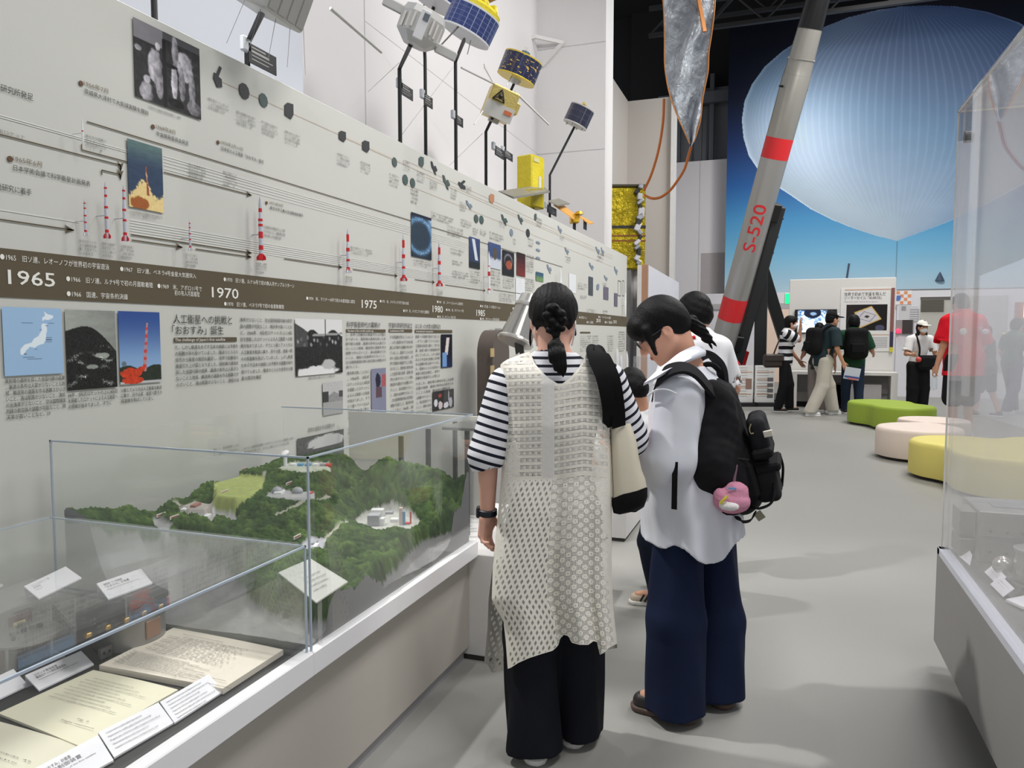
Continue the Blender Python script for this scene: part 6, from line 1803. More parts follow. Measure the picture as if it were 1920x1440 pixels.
def s4():
 t = sat('wide blue solar drum with a yellow foil top on a bent post', None, [(854, 116, -2.5), (873, 68, -2.14)])
 b = onx(873, 66, -2.12); u = dpx(b); ax = tilt_axis(0.48, 0.06)
 drum(t, b, ax, 47*u, 42*u, blue_cells, white_b)
 top = b+ax*42*u
 obj('foil_top', MB().lathe([(45*u, 0), (44*u, 10*u), (34*u, 16*u), (0.01, 17*u)], top, ax, 24), yellow, t, deg=25)
 r_ = random.Random(4)
 for k in range(8):
  a = k*0.785; p = top+ax*16*u+np.array([0, 1, 0])*30*u*math.cos(a)+np.cross(ax, [0, 1.0, 0])*30*u*math.sin(a)
  obj('foil_block', MB().box(p, (12*u, 14*u, (8+8*r_.random())*u), rotz(a), bev=0.01), yellow, t)
 obj('mesh_dish', MB().lathe([(24*u, 0.02), (24.5*u, 0.0), (14*u, -0.05), (2*u, -0.07)], top+ax*40*u, ax, 20, caps=False), M('mesh_red', (150, 120, 116), 0.5), t)
 rod(t, b+np.array([0.02, -0.16, 0]), b+np.array([-0.05, -0.34, -0.20]), 0.006, post_m, 'antenna')
 rod(t, b+np.array([0.02, 0.05, -0.01]), b+np.array([0.0, 0.03, -0.12]), 0.004, silver_b, 'antenna')
 plaque(t, 853, 213, 868, 241, -2.5)
s4()
def s5():
 t = sat('navy solar drum flecked with yellow hanging under a white bracket', None, [(947, 236, -2.75), (944, 200, -2.75), (966, 152, -2.62)])
 b = onx(967, 148, -2.6); u = dpx(b); ax = tilt_axis(0.40, 0.04)
 drum(t, b, ax, 36*u, 38*u, navy_cells, M('rim_yellow', (212, 186, 60), 0.4, metal=0.2))
 top = b+ax*38*u
 obj('antenna_cluster', MB().lathe([(14*u, 0), (13*u, 4*u), (8*u, 6*u), (8*u, 12*u), (0.004, 13*u)], top, ax, 14), M('cluster_teal', (96, 120, 140), 0.4, metal=0.4, var=0.3, vscale=40), t, deg=20)
 for k in range(5):
  a = k*1.26; p = top+ax*8*u+np.array([0, 9*u*math.cos(a), 9*u*math.sin(a)*0.5]); rod(t, p, p+ax*9*u, 0.004, silver_b)
 obj('under_adapter', MB().lathe([(8*u, -8*u), (12*u, 0)], b, ax, 20), silver_b, t)
 rod(t, b+np.array([0, -22*u, -2*u]), b+np.array([-0.03, -34*u, -22*u]), 0.006, silver_b, 'strut')
 plaque(t, 945, 279, 961, 303, -2.66)
s5()
def s6():
 t = sat('gold and white box satellite with long thin booms', None, [(911, 247, -2.55), (924, 220, -2.45)])
 c = onx(937, 196, -2.4); u = dpx(c)
 R = roty(0.42)@rotz(0.55)
 obj('body', MB().box(c, (52*u, 56*u, 54*u), R, bev=0.012), goldf, t)
 vw = (_C-c)/np.linalg.norm(_C-c)
 ks = [(ax, s_) for ax in range(2) for s_ in (-1, 1)]
 n = max(ks, key=lambda q: (R[:, q[0]]*q[1])@vw); nv = R[:, n[0]]*n[1]; sd = R[:, 1-n[0]]
 sd = sd if sd@RH > 0 else -sd
 half = (52 if n[0] == 0 else 56)*u/2
 RR = np.stack([sd, nv, R[:, 2]], 1)
 obj('white_panel', MB().box(c+nv*half-R[:, 2]*15*u, (54*u, 0.012, 26*u), RR), M('panel_pale', (200, 198, 192), 0.5), t)
 f = c+nv*(half+0.012)-sd*8*u+R[:, 2]*8*u
 for a in range(3):
  q0 = f+sd*13*u*math.cos(a*2.09+1.57)+R[:, 2]*13*u*math.sin(a*2.09+1.57); q1 = f+sd*13*u*math.cos((a+1)*2.09+1.57)+R[:, 2]*13*u*math.sin((a+1)*2.09+1.57)
  rod(t, q0, q1, 0.006, post_m, 'tripod_bar'); rod(t, q0, f+nv*0.05, 0.005, post_m, 'tripod_bar')
 obj('tripod_hub', MB().ball(f+nv*0.04, 0.022), post_m, t)
 obj('orange_panel', MB().box(c+nv*(half+0.01)+sd*16*u-R[:, 2]*12*u, (14*u, 0.01, 7*u), RR), M('patch_orange', (206, 112, 68), 0.5), t)
 sd2 = R[:, n[0]]*n[1]
 obj('side_box', MB().box(c+sd*30*u+R[:, 2]*4*u, (10*u, 24*u, 22*u), RR, bev=0.01), goldf, t)
 obj('under_block', MB().box(c-R[:, 2]*30*u, (20*u, 14*u, 8*u), RR, bev=0.005), silver_b, t)
 rod(t, onx(926, 157, -2.4), onx(865, 127, -2.35), 0.009, silver_b, 'boom'); rod(t, onx(965, 172, -2.4), onx(1029, 234, -2.2), 0.010, silver_b, 'boom')
 obj('boom_fin', MB().prism([(0, 0), (0.26, 0.015), (0.26, -0.015)], onx(926, 160, -2.4), -Y_*0.9+Z_*0.35, Z_, 0.006), silver_b, t)
 rod(t, onx(905, 208, -2.38), onx(889, 233, -2.38), 0.006, silver_b, 'whip_antenna')
 plaque(t, 928, 272, 945, 301, -2.5)
s6()
def s7():
 t = sat('small dark solar drum highest on the far bent post', None, [(1031, 328, -2.55), (1077, 238, -2.3)])
 b = onx(1078, 234, -2.29); u = dpx(b); ax = tilt_axis(0.45, 0.04)
 drum(t, b, ax, 23*u, 32*u, dark_cells, silver_b)
 rod(t, b+ax*33*u, b+ax*43*u, 0.012, goldf); obj('antenna_cross', MB().box(b+ax*40*u, (0.03, 0.08, 0.02)), goldf, t)
 for k in range(4): 
  a = k*1.57; p = b+np.array([0, 16*u*math.cos(a), 0])+np.cross(ax, [0, 1.0, 0])*16*u*math.sin(a); rod(t, p, p-ax*5*u, 0.012, silver_b, 'thruster')
 plaque(t, 1026, 383, 1043, 407, -2.5)
s7()
def s8():
 c = onx(995, 343, -2.75); u = dpx(c)
 t = thing('satellite_model', 'bright yellow foil covered satellite with flat grey solar wings', 'satellite model', (c[0], c[1], 0), 0, 'satellite models above the timeline board')
 obj('post', MB().cyl((c[0], c[1], 0), (c[0], c[1], c[2]-40*u), 0.02, n=10), post_m, t)
 R = rotz(-0.25)
 obj('body', MB().box(c, (34*u, 44*u, 94*u), R, bev=0.015), yellow, t)
 obj('front_label', MB().box(c+R@np.array([17.5*u, -8*u, 38*u]), (0.006, 18*u, 8*u), R), M('label_pale', (206, 200, 140), 0.5), t)
 obj('white_strip', MB().box(c+R@np.array([17.5*u, 4*u, 0]), (0.008, 8*u, 20*u), R), M('strip_pale', (206, 206, 200), 0.5), t)
 a, b, d, e = onx(934, 358, -2.55), onx(1014, 347, -2.75), onx(1031, 358, -2.5), onx(963, 369, -2.35)
 wing = M('wing_grey', (128, 124, 112), 0.4, var=0.1, vscale=8)
 P = np.array([a, b, d, e])
 obj('solar_wing', MB().raw(np.concatenate([P, P-np.array([0, 0, 0.02])]), [(0, 1, 2, 3), (7, 6, 5, 4), (0, 4, 5, 1), (1, 5, 6, 2), (2, 6, 7, 3), (3, 7, 4, 0)]), wing, t, smooth=False)
 m0, m1 = (a+b)/2, (e+d)/2
 obj('wing_hinge', MB().box((m0+m1)/2+np.array([0, 0, 0.006]), (0.34, 0.012, 0.012)), yellow, t)
 obj('engine', MB().lathe([(12*u, -8*u), (6*u, 0)], c-np.array([0, 0, 47*u]), n=20), M('engine_dark', (60, 50, 40), 0.5), t)
s8()
def s9():
 c = onx(1077, 411, -2.5); u = dpx(c)
 t = thing('satellite_model', 'small gold satellite with orange and grey wing panels lowest of the row', 'satellite model', (c[0], c[1], 0), 0, 'satellite models above the timeline board')
 obj('post', MB().cyl((c[0], c[1], 0), (c[0], c[1], c[2]-8*u), 0.02, n=10), post_m, t)
 obj('body', MB().box(c, (16*u, 22*u, 15*u), rotz(0.4), bev=0.01), M('sat_deep_gold', (222, 176, 40), 0.35, metal=0.4, var=0.2, vscale=10, bump=0.5, bscale=40), t)
 for k in range(3): obj('instrument_pod', MB().cyl(c+np.array([0.04*k, 0.1-0.08*k, 7*u]), c+np.array([0.04*k, 0.1-0.08*k, 12*u]), 0.05, 0.04, n=12), M('sat_deep_gold', (0, 0, 0)), t)
 def sheet(nm, px, m, X):
  P = np.array([onx(x, y, X_i) for (x, y), X_i in zip(px, X)])
  obj(nm, MB().raw(np.concatenate([P, P-np.array([0, 0, 0.015])]), [(0, 1, 2, 3), (7, 6, 5, 4), (0, 4, 5, 1), (1, 5, 6, 2), (2, 6, 7, 3), (3, 7, 4, 0)]), m, t, smooth=False)
 sheet('solar_wing', [(1038, 383), (1050, 379), (1082, 404), (1076, 410)], orange, (-2.6, -2.7, -2.5, -2.45))
 sheet('solar_wing', [(1083, 404), (1092, 406), (1113, 417), (1106, 419)], orange, (-2.5, -2.55, -2.45, -2.4))
 sheet('shade_panel', [(1028, 376), (1048, 372), (1068, 381), (1046, 384)], M('wing_grey', (0, 0, 0)), (-2.4, -2.6, -2.6, -2.4))
 a = onx(1097, 422, -2.45); obj('name_plaque', MB().box(a, (0.006, 0.16, 0.12), bev=0.001), plq_m, t)
s9()
# thin guy wires
wire = M('guy_wire_steel', (150, 150, 154), 0.4, metal=0.3)
for (x0, y0, Xa), (x1, y1, Xb), lb in (((685, 40, -3.7), (1010, 290, -3.0), 'long thin guy wire crossing the white wall behind the posts'), ((690, 172, -3.7), (748, 118, -2.55), 'thin guy wire from the wall to the silver satellite post'), ((745, 264, -2.7), (850, 125, -2.55), 'thin guy wire leaning towards the foil topped drum post'), ((843, 310, -2.7), (905, 250, -2.55), 'thin guy wire ending at the gold box satellite post')):
 a = onx(x0, y0, Xa); b = onx(x1, y1, Xb)
 tag(obj('guy_wire', MB().cyl(a, b, 0.002, n=5), wire), lb, 'wire', 'guy wires of the satellite posts')
# white bracket on the return wall
def bracket():
 YB = 11.55
 P = [ony(989, 96, 11.3), ony(989, 74, 11.3), ony(1005, 69, 11.35), ony(1055, 80, YB), ony(1018, 122, YB)]
 t = thing('wall_bracket', 'white triangular wall bracket above the yellow flecked drum', 'bracket', P[3])
 wm = M('bracket_white', (226, 224, 222), 0.5)
 for i, (a, b) in enumerate(((0, 1), (1, 2), (2, 3), (3, 4))): obj('bar', MB().box((P[a]+P[b])/2, (0.05, 0.05, np.linalg.norm(P[b]-P[a])+0.03), basis(P[b]-P[a], [0, 1, 0.01])), wm, t)
bracket()
# ================================================================ silver film, copper cables and gold foil craft
def film():
 D = 11.2
 pts = [(1240, -30), (1246, 40), (1246, 110), (1250, 150), (1258, 185), (1272, 222), (1290, 262), (1296, 276), (1304, 258), (1314, 222), (1318, 180), (1327, 140), (1330, 90), (1338, 40), (1342, -30)]
 t = thing('foil_sheet', 'crumpled silver film hanging in a point from the ceiling', 'film', at(1296, 276, D))
 L = pts[:8]; Rr = pts[::-1][:8]
 n, m = 60, 26
 lp = spline([(a, b, 0) for a, b in L], n); rp = spline([(a, b, 0) for a, b in Rr], n)
 g = np.zeros((n, m, 3))
 u_ = np.linspace(0, 1, m)
 for i in range(n):
  for j in range(m):
   a = u_[j]; p = lp[i]*(1-a)+rp[i]*a
   dd = 0.10*math.sin(a*6+i*0.12)+0.08*math.sin(a*13+i*0.3)*(0.3+0.7*math.sin(i*0.11)**2)+0.05*math.sin(i*0.55+a*9)
   g[i, j] = at(p[0], p[1], D+dd*(1-abs(2*a-1)**3))
 gb = g+FH*0.03
 mb = MB().grid(g); mb.grid(gb[:, ::-1])
 t0 = NT('silver_film'); ob = t0.obj(); nz = t0.noise(7, 5, 0.65, ob, 1.2)
 c = t0.mix(nz.outputs[0], rgba((136, 144, 156)), rgba((226, 232, 240)))
 t0.bsdf(c, 0.34, 0.3, 0.6, normal=t0.bump(nz.outputs[0], 0.9, 0.12)); MATS['silver_film'] = t0.m
 obj('film', mb, t0.m, t, deg=70)
 am = M('film_amber', (186, 120, 60), 0.35, metal=0.4, var=0.2, vscale=10)
 obj('amber_hem', MB().tube(spline([g[i, 0]+np.array([0, -0.02, 0]) for i in range(0, n, 6)], 40), 0.009, 6), am, t)
 obj('amber_hem', MB().tube(spline([g[i, m-1]+np.array([0, -0.02, 0]) for i in range(0, n, 6)], 40), 0.012, 6), am, t)
 obj('cross_strap', MB().box(at(1310, 0, D-0.2), (0.05, 0.05, 0.9), basis(at(1303, -20, D)-at(1318, 60, D), FH)), am, t)
 cm = M('cable_copper', (176, 98, 46), 0.3, metal=0.55, var=0.15, vscale=8)
 for pp, lb in (([(1245, 185), (1243, 230), (1235, 280), (1222, 325), (1207, 358)], 'copper cable falling from the left edge of the silver film'), ([(1296, 274), (1290, 295), (1283, 318), (1268, 342), (1255, 358), (1238, 370), (1222, 372), (1208, 366)], 'copper ribbon cable curling from the film tip to the gold craft')):
  q = np.array([(a, b, 0) for a, b in pp]); s_ = spline(q, 30)
  P = np.array([at(a, b, 11.3+0.5*i/30) for i, (a, b, _) in enumerate(s_)])
  tag(obj('copper_cable', MB().tube(P, 0.02, 8), cm), lb, 'cable')
film()
def craft():
 D = 13.0
 a = at(1157, 350, D); b = at(1190, 505, D)
 p0 = at(1150, 430, D); c = at(1172, 428, D); u = D/FPX
 t = thing('foil_spacecraft', 'yellow foil wrapped spacecraft behind the end of the timeline board', 'spacecraft', (c[0], c[1], 0))
 R = rotz(YAW)
 fm = M('foil_yellow', (176, 156, 20), 0.28, metal=0.55, var=0.45, vscale=5, bump=0.9, bscale=9, bdist=0.06)
 obj('foil_body', MB().box(c+np.array([-0.1, 0.25, 0]), (44*u+0.3, 0.6, 150*u), R, bev=0.02), fm, t)
 obj('top_cover', MB().box(c+np.array([-0.1, 0.25, 0])+Z_*77*u, (46*u+0.3, 0.64, 5*u), R, bev=0.01), M('cover_olive', (60, 54, 22), 0.5), t)
 for dy, m, h in ((-2, M('strap_black', (24, 24, 22), 0.5), 5), (14, M('strap_rust', (140, 76, 24), 0.5), 2.5), (23, M('strap_rust', (140, 76, 24), 0.5), 2.5)):
  obj('strap', MB().box(c+np.array([-0.1, 0.25, 0])-Z_*dy*u, (45*u+0.3, 0.62, h*u), R), m, t)
 r_ = random.Random(9)
 for k in range(16):
  p = at(1196+r_.randint(-2, 6), 350+9.5*k, D-0.05)
  obj('side_equipment', MB().box(p, (0.05+0.06*r_.random(), 0.12, 0.05+0.09*r_.random()), R@roty(r_.random()), bev=0.01), [M('equip_silver', (170, 172, 178), 0.3, metal=0.7), M('equip_dark', (40, 42, 48), 0.4), M('equip_white', (214, 214, 220), 0.4)][k % 3], t)
 obj('stand_leg', MB().box((c[0]-0.1, c[1]+0.25, (c[2]-75*u)/2), (0.4, 0.4, c[2]-75*u)), M('stand_grey', (150, 150, 150), 0.6), t)
 s_ = thing('shelf_panel', 'pale slatted panel under the gold spacecraft', 'panel', at(1188, 600, 13.4)*np.array([1, 1, 0]))
 q0 = at(1172, 508, 13.4); q1 = at(1203, 508, 13.4)
 obj('board', MB().box(((q0[0]+q1[0])/2, q0[1], q0[2]/2), (abs(q1[0]-q0[0]), 0.1, q0[2]), R), M('slat_pale', (196, 192, 188), 0.7), s_)
 for py in (512, 530, 548): 
  q = at(1187, py, 13.33); obj('slat_line', MB().box(q, (abs(q1[0]-q0[0]), 0.02, 0.025), R), M('slat_dark', (120, 118, 116), 0.6), s_)
craft()
def side_panels():
 D = 12.5
 a = at(1197, 497, D); b = at(1203, 497, D); c = at(1216, 497, D); e = at(1273, 530, D+2.2)
 t = thing('info_panel', 'white information panel with a tan edge beyond the timeline board', 'panel', (b[0], b[1], 0))
 obj('white_edge', MB().box(((a[0]+b[0])/2, a[1], a[2]/2), (abs(b[0]-a[0])+0.02, 0.06, a[2])), M('panel_white', (228, 226, 224), 0.6), t)
 obj('tan_edge', MB().box(((b[0]+c[0])/2, b[1]-0.01, b[2]/2), (abs(c[0]-b[0]), 0.06, b[2])), M('panel_tan', (184, 140, 112), 0.6), t)
 P = [c, e, e*np.array([1, 1, 0]), c*np.array([1, 1, 0])]
 P = np.array(P); n = np.cross(P[1]-P[0], P[3]-P[0]); n /= np.linalg.norm(n)
 obj('face', MB().raw(np.concatenate([P, P+np.array([-0.05, 0.05, 0])]), [(0, 1, 2, 3), (7, 6, 5, 4), (0, 4, 5, 1), (1, 5, 6, 2), (2, 6, 7, 3), (3, 7, 4, 0)]), M('panel_cool', (214, 216, 224), 0.6), t, smooth=False)
 # two text boards below the rocket
 for x0, x1, lb in ((1374, 1412, 'white text board with an orange picture under the rocket fins'), (1416, 1452, 'white text board with small pictures beside the striped visitor')):
  D2 = 14.3
  p0 = at(x0, 685, D2); p1 = at(x1, 685, D2); zb = at(x0, 754, D2)[2]
  k = thing('text_board', lb, 'board', ((p0[0]+p1[0])/2, p0[1], 0))
  R = rotz(YAW)
  cx = (p0+p1)/2; w = np.linalg.norm(p1-p0); h = p0[2]-zb
  obj('board', MB().box((cx[0], cx[1], zb+h/2), (w, 0.05, h), R), M('board_lit', (234, 234, 232), 0.6), k)  # plain white board
  obj('foot', MB().box((cx[0], cx[1], zb/2), (w+0.1, 0.4, max(0.02, zb)), R), M('kick_black', (30, 30, 32), 0.6), k)
  mb = MB()
  for i in range(4): mb.box((cx[0], cx[1], zb+h*(0.82-0.2*i))-FH*0.027, (w*0.86, 0.003, 0.012), R)
  obj('rule_line', mb, M('rule_orange', (206, 150, 110), 0.7), k)
  mb = MB()
  for i in range(12): mb.box((cx[0], cx[1], zb+h*(0.94-0.07*i))-FH*0.027-RH*w*0.1, (w*0.6, 0.003, 0.010), R)
  obj('print_lines', mb, M('print_pale', (190, 190, 190), 0.7), k)
  for i in range(1 if x0 < 1400 else 4):
   obj('picture_print', MB().box((cx[0], cx[1], zb+h*(0.5 if x0 < 1400 else 0.62-0.15*i))-FH*0.028+RH*w*0.28, (w*0.3, 0.003, 0.20 if x0 < 1400 else 0.07), R), M('pic_orange', (150, 120, 108), 0.6) if x0 < 1400 else M('pic_dark', (110, 108, 110), 0.6), k)
side_panels()
# ================================================================ exhibits on the plinths behind the women
def nose_capsule():
 c = onx(958, 618, -1.72); u = dpx(c)
 t = thing('nose_fairing', 'clear and silver truncated cone tilted beside the braided head', 'capsule', (c[0], c[1], 0.46))
 a = onx(935, 640, -1.72); a = at(921, 590, (c-_C)@FH)
 p0 = at(975, 640, (c-_C)@FH); 
 base = at(966, 640, (c-_C)@FH); top = at(990, 574, (c-_C)@FH)
 ax = top-base; h = np.linalg.norm(ax); ax /= h
 ax = ax*0.9+FH*0.25; ax /= np.linalg.norm(ax)
 st = M('fairing_silver', (176, 174, 170), 0.22, metal=0.75, var=0.1)
 obj('cone', MB().lathe([(33*u, 0), (32*u, 4*u), (22*u, h)], base, ax, 40), st, t)
 obj('rim', MB().lathe([(34*u, -3*u), (36*u, 0), (34*u, 4*u), (32*u, 0)], base, ax, 40), M('rim_bright', (216, 214, 210), 0.2, metal=0.6), t)
 obj('upper_ring', MB().lathe([(23*u, h-3*u), (25*u, h), (25*u, h+4*u), (22*u, h+6*u), (20*u, h+22*u), (5*u, h+26*u)], base, ax, 40), M('rim_bright', (0, 0, 0)), t)
 obj('support_post', MB().cyl((base[0]+0.1, base[1]+0.05, 0.62), base+ax*0.05, 0.03, n=14), M('support_dark', (60, 58, 58), 0.5), t)
 # dark hatch board
 b = onx(933, 660, -2.0)
 d = thing('hatch_board', 'dark brown round topped board with two tan plates before the timeline wall', 'board', (b[0], b[1], 0.46))
 y0 = onx(909, 700, b[0])[1]; y1 = onx(941, 700, b[0])[1]; zt = onx(925, 619, b[0])[2]
 r = (y1-y0)/2; yc = (y0+y1)/2
 poly = [(r*math.cos(a), r*math.sin(a)) for a in np.linspace(0, math.pi, 21)]+[(-r, -(zt-r-0.56)), (r, -(zt-r-0.56))]
 obj('board', MB().prism(poly, (b[0]+0.06, yc, zt-r), Y_, Z_, 0.12), M('board_brown', (92, 82, 76), 0.55, var=0.08), d)
 for py0, py1 in ((653, 669), (685, 700)):
  za = onx(925, py0, b[0]+0.06)[2]; zb = onx(925, py1, b[0]+0.06)[2]
  ya = onx(919, 660, b[0]+0.06)[1]; yb = onx(926, 660, b[0]+0.06)[1]
  obj('tan_plate', MB().box((b[0]+0.062, (ya+yb)/2, (za+zb)/2), (0.004, yb-ya, za-zb)), M('plate_tan', (186, 162, 116), 0.6), d)
 obj('foot_block', MB().box((b[0], yc, 0.52), (0.2, 0.3, 0.10), bev=0.01), M('board_brown', (0, 0, 0)), d)
nose_capsule()
def table_frame():
 bk = M('frame_black', (34, 34, 36), 0.5)
 a = ony(828, 803, 3.05); b = ony(960, 800, 3.05); zt = a[2]
 t = thing('exhibit_stand', 'black legged stand with grey top seen through the terrain case', 'stand', ((a[0]+b[0])/2, 3.2, 0.46))
 obj('top', MB().box(((a[0]+b[0])/2, 3.22, zt), (b[0]-a[0], 0.34, 0.014), bev=0.003), M('frame_grey', (120, 118, 116), 0.5), t)
 for px in (803, 876):
  for y in (3.07, 3.37):
   x = ony(px, 840, 3.07)[0]
   obj('leg', MB().box((x, y, (zt+0.458)/2), (0.018, 0.018, zt-0.476)), bk, t)
 x = ony(752, 840, 3.07)[0]; obj('leg', MB().box((x, 3.07, (zt+0.458)/2-0.02), (0.018, 0.018, zt-0.516)), bk, t)
 obj('back_sheet', MB().box((-1.75, 3.42, 0.72), (0.8, 0.012, 0.50)), M('sheet_pale', (206, 205, 200), 0.7), t)
 s_ = thing('black_sphere_tank', 'black round tank with chrome fittings seen beyond the terrain hills', 'tank', (-1.6, 3.25, 0.46))
 c = ony(838, 862, 3.2); r = 0.075
 obj('tank', MB().ball((c[0], c[1], 0.46+r), r, n=28, m=18), M('tank_black', (34, 32, 34), 0.25), s_)
 p = np.array([c[0]+0.03, c[1]-0.03, 0.46+r*1.75])
 obj('chrome_neck', MB().cyl(p, p+np.array([0.03, 0, 0.07]), 0.014, 0.010, n=16), chrome, s_)
 for k in range(5): obj('chrome_fitting', MB().ball((c[0]+0.02+0.02*k, c[1]-0.055, 0.46+r*1.25+0.012*k), 0.010), chrome, s_)
table_frame()
def small_rockets():
 D = 5.6
 for x, yt, yb, w, lb in ((1156, 652, 700, 8, 'tallest white model rocket on the plinth behind the crouching boy'), (1164, 665, 700, 6, 'shortest white model rocket between two others'), (1175, 658, 700, 6, 'white model rocket nearest the bent woman'), ):
  a = at(x, yb, D); b = at(x, yt, D); r = w/2*D/FPX; h = b[2]-a[2]
  t = thing('desk_rocket', lb, 'model rocket', (a[0], a[1], 0.62), 0, 'white rockets on the far plinth')
  obj('body', MB().lathe([(r, 0), (r, h*0.6), (r*0.7, h*0.8), (r*0.2, h*0.97), (0.001, h)], a, n=20), r_white, t)
  obj('stand', MB().lathe([(r*1.6, 0), (r*1.6, 0.02), (r*0.6, 0.03), (r*0.6, a[2]-0.62)], (a[0], a[1], 0.62), n=20), r_white, t)
 t = thing('acrylic_dome_box', 'clear acrylic box with pale cups beside the bent woman', 'box', at(1212, 720, 5.4)*np.array([1, 1, 0])+np.array([0, 0, 0.62]))
 a = at(1188, 735, 5.4); b = at(1240, 735, 5.4); zt = at(1210, 668, 5.4)[2]
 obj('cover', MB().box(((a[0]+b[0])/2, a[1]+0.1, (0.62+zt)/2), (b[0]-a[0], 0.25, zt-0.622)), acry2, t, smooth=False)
 for k in range(3): obj('cup', MB().lathe([(0.03, 0), (0.034, 0.1), (0.03, 0.1), (0.02, 0.01)], ((a[0]+b[0])/2-0.06+0.06*k, a[1]+0.1, 0.624), n=18), M('cup_pink', (222, 196, 190), 0.5), t)
small_rockets()
# ================================================================ figures
def M_skin(name, c):
 if name in MATS: return MATS[name]
 t = NT(name); ob = t.obj()
 n = t.noise(14, 4, 0.6, ob)
 a = rgba(c); lo = (a[0]*0.93, a[1]*0.86, a[2]*0.84, 1); hi = (min(1, a[0]*1.05), a[1]*1.06, a[2]*1.06, 1)
 b = t.bsdf(t.mix(n.outputs[0], lo, hi), 0.5, 0, 0.35, normal=t.bump(t.noise(260, 2, 0.5, ob).outputs[0], 0.08, 0.001))
 b.inputs['Subsurface Weight'].default_value = 0.12
 b.inputs['Subsurface Radius'].default_value = (0.02, 0.008, 0.004)
 MATS[name] = t.m; return t.m
def M_hair(name, c=(20, 19, 21)):
 if name in MATS: return MATS[name]
 t = NT(name); ob = t.obj()
 mp = t.n('ShaderNodeMapping'); t.l(ob, mp.inputs[0]); mp.inputs['Scale'].default_value = (210, 210, 16)
 n = t.noise(1.0, 3, 0.55, mp.outputs[0])
 cc = t.mix(n.outputs[0], rgba((c[0]*0.4, c[1]*0.4, c[2]*0.4)), rgba((c[0]*1.1, c[1]*1.05, c[2]*1.0)))
 t.bsdf(cc, 0.55, 0, 0.16, normal=t.bump(n.outputs[0], 0.55, 0.004))
 MATS[name] = t.m; return t.m
def M_cloth(name, c, weave=500.0, var=0.07, rough=0.85):
 return M(name, c, rough, spec=0.2, var=var, vscale=9, bump=0.25, bscale=weave, bdist=0.0015)
def M_stripe(name, c0, c1, period, duty, warp=0.0):
 if name in MATS: return MATS[name]
 t = NT(name)
 a = t.n('ShaderNodeAttribute'); a.attribute_name = 'pattern'
 ob = t.obj()
 v = a.outputs['Fac']
 if warp: v = t.math('ADD', v, t.math('MULTIPLY', t.noise(5, 2, 0.5, ob).outputs[0], warp))
 f = t.math('FRACT', t.math('DIVIDE', v, period))
 s = t.math('LESS_THAN', f, duty)
 c = t.mix(s, rgba(c0), rgba(c1))
 t.bsdf(c, 0.85, 0, 0.2, normal=t.bump(t.noise(420, 3, 0.6, ob).outputs[0], 0.2, 0.0012))
 MATS[name] = t.m; return t.m
skin = M_skin('skin_light', (222, 176, 152)); skin2 = M_skin('skin_warm', (204, 154, 126))
hair_b = M_hair('hair_black')
def nv(v):
 v = np.asarray(v, float); return v/np.linalg.norm(v)
def head_sdf(S, c, R, k=1.0):
 """face modelled in head axes: x right, y forward, z up"""
 P = lambda x, y, z: c+R@(np.array([x, y, z])*k)
 S.ell(P(0, -0.012, 0.022), np.array([0.072, 0.090, 0.084])*k, R, 0.02)
 S.ell(P(0, 0.030, -0.035), np.array([0.060, 0.058, 0.074])*k, R, 0.03)
 S.ell(P(0, 0.060, -0.092), np.array([0.026, 0.026, 0.020])*k, R, 0.025)
 for s in (-1, 1):
  S.cap(P(s*0.052, -0.005, -0.055), P(s*0.018, 0.062, -0.096), 0.016*k, 0.014*k, 0.03)
  S.ell(P(s*0.032, 0.083, 0.006), np.array([0.017, 0.012, 0.011])*k, R, 0.012, op='cut')
  S.ell(P(s*0.032, 0.076, 0.005), np.array([0.013, 0.012, 0.011])*k, R, 0.003)
  S.ell(P(s*0.042, 0.066, -0.022), np.array([0.020, 0.018, 0.016])*k, R, 0.02)
  S.ell(P(s*0.074, -0.008, -0.012), np.array([0.009, 0.020, 0.031])*k, R@rotx(0.15)@rotz(-s*0.25), 0.008)
  S.ell(P(s*0.083, -0.004, -0.010), np.array([0.006, 0.010, 0.018])*k, R, 0.006, op='cut')
 S.cap(P(0, 0.086, 0.010), P(0, 0.104, -0.030), 0.008*k, 0.012*k, 0.012)
 for s in (-1, 1): S.ell(P(s*0.012, 0.094, -0.034), np.array([0.009, 0.010, 0.008])*k, R, 0.008)
 S.ell(P(0, 0.086, -0.060), np.array([0.023, 0.010, 0.006])*k, R, 0.008)
 S.ell(P(0, 0.084, -0.071), np.array([0.019, 0.010, 0.007])*k, R, 0.008)
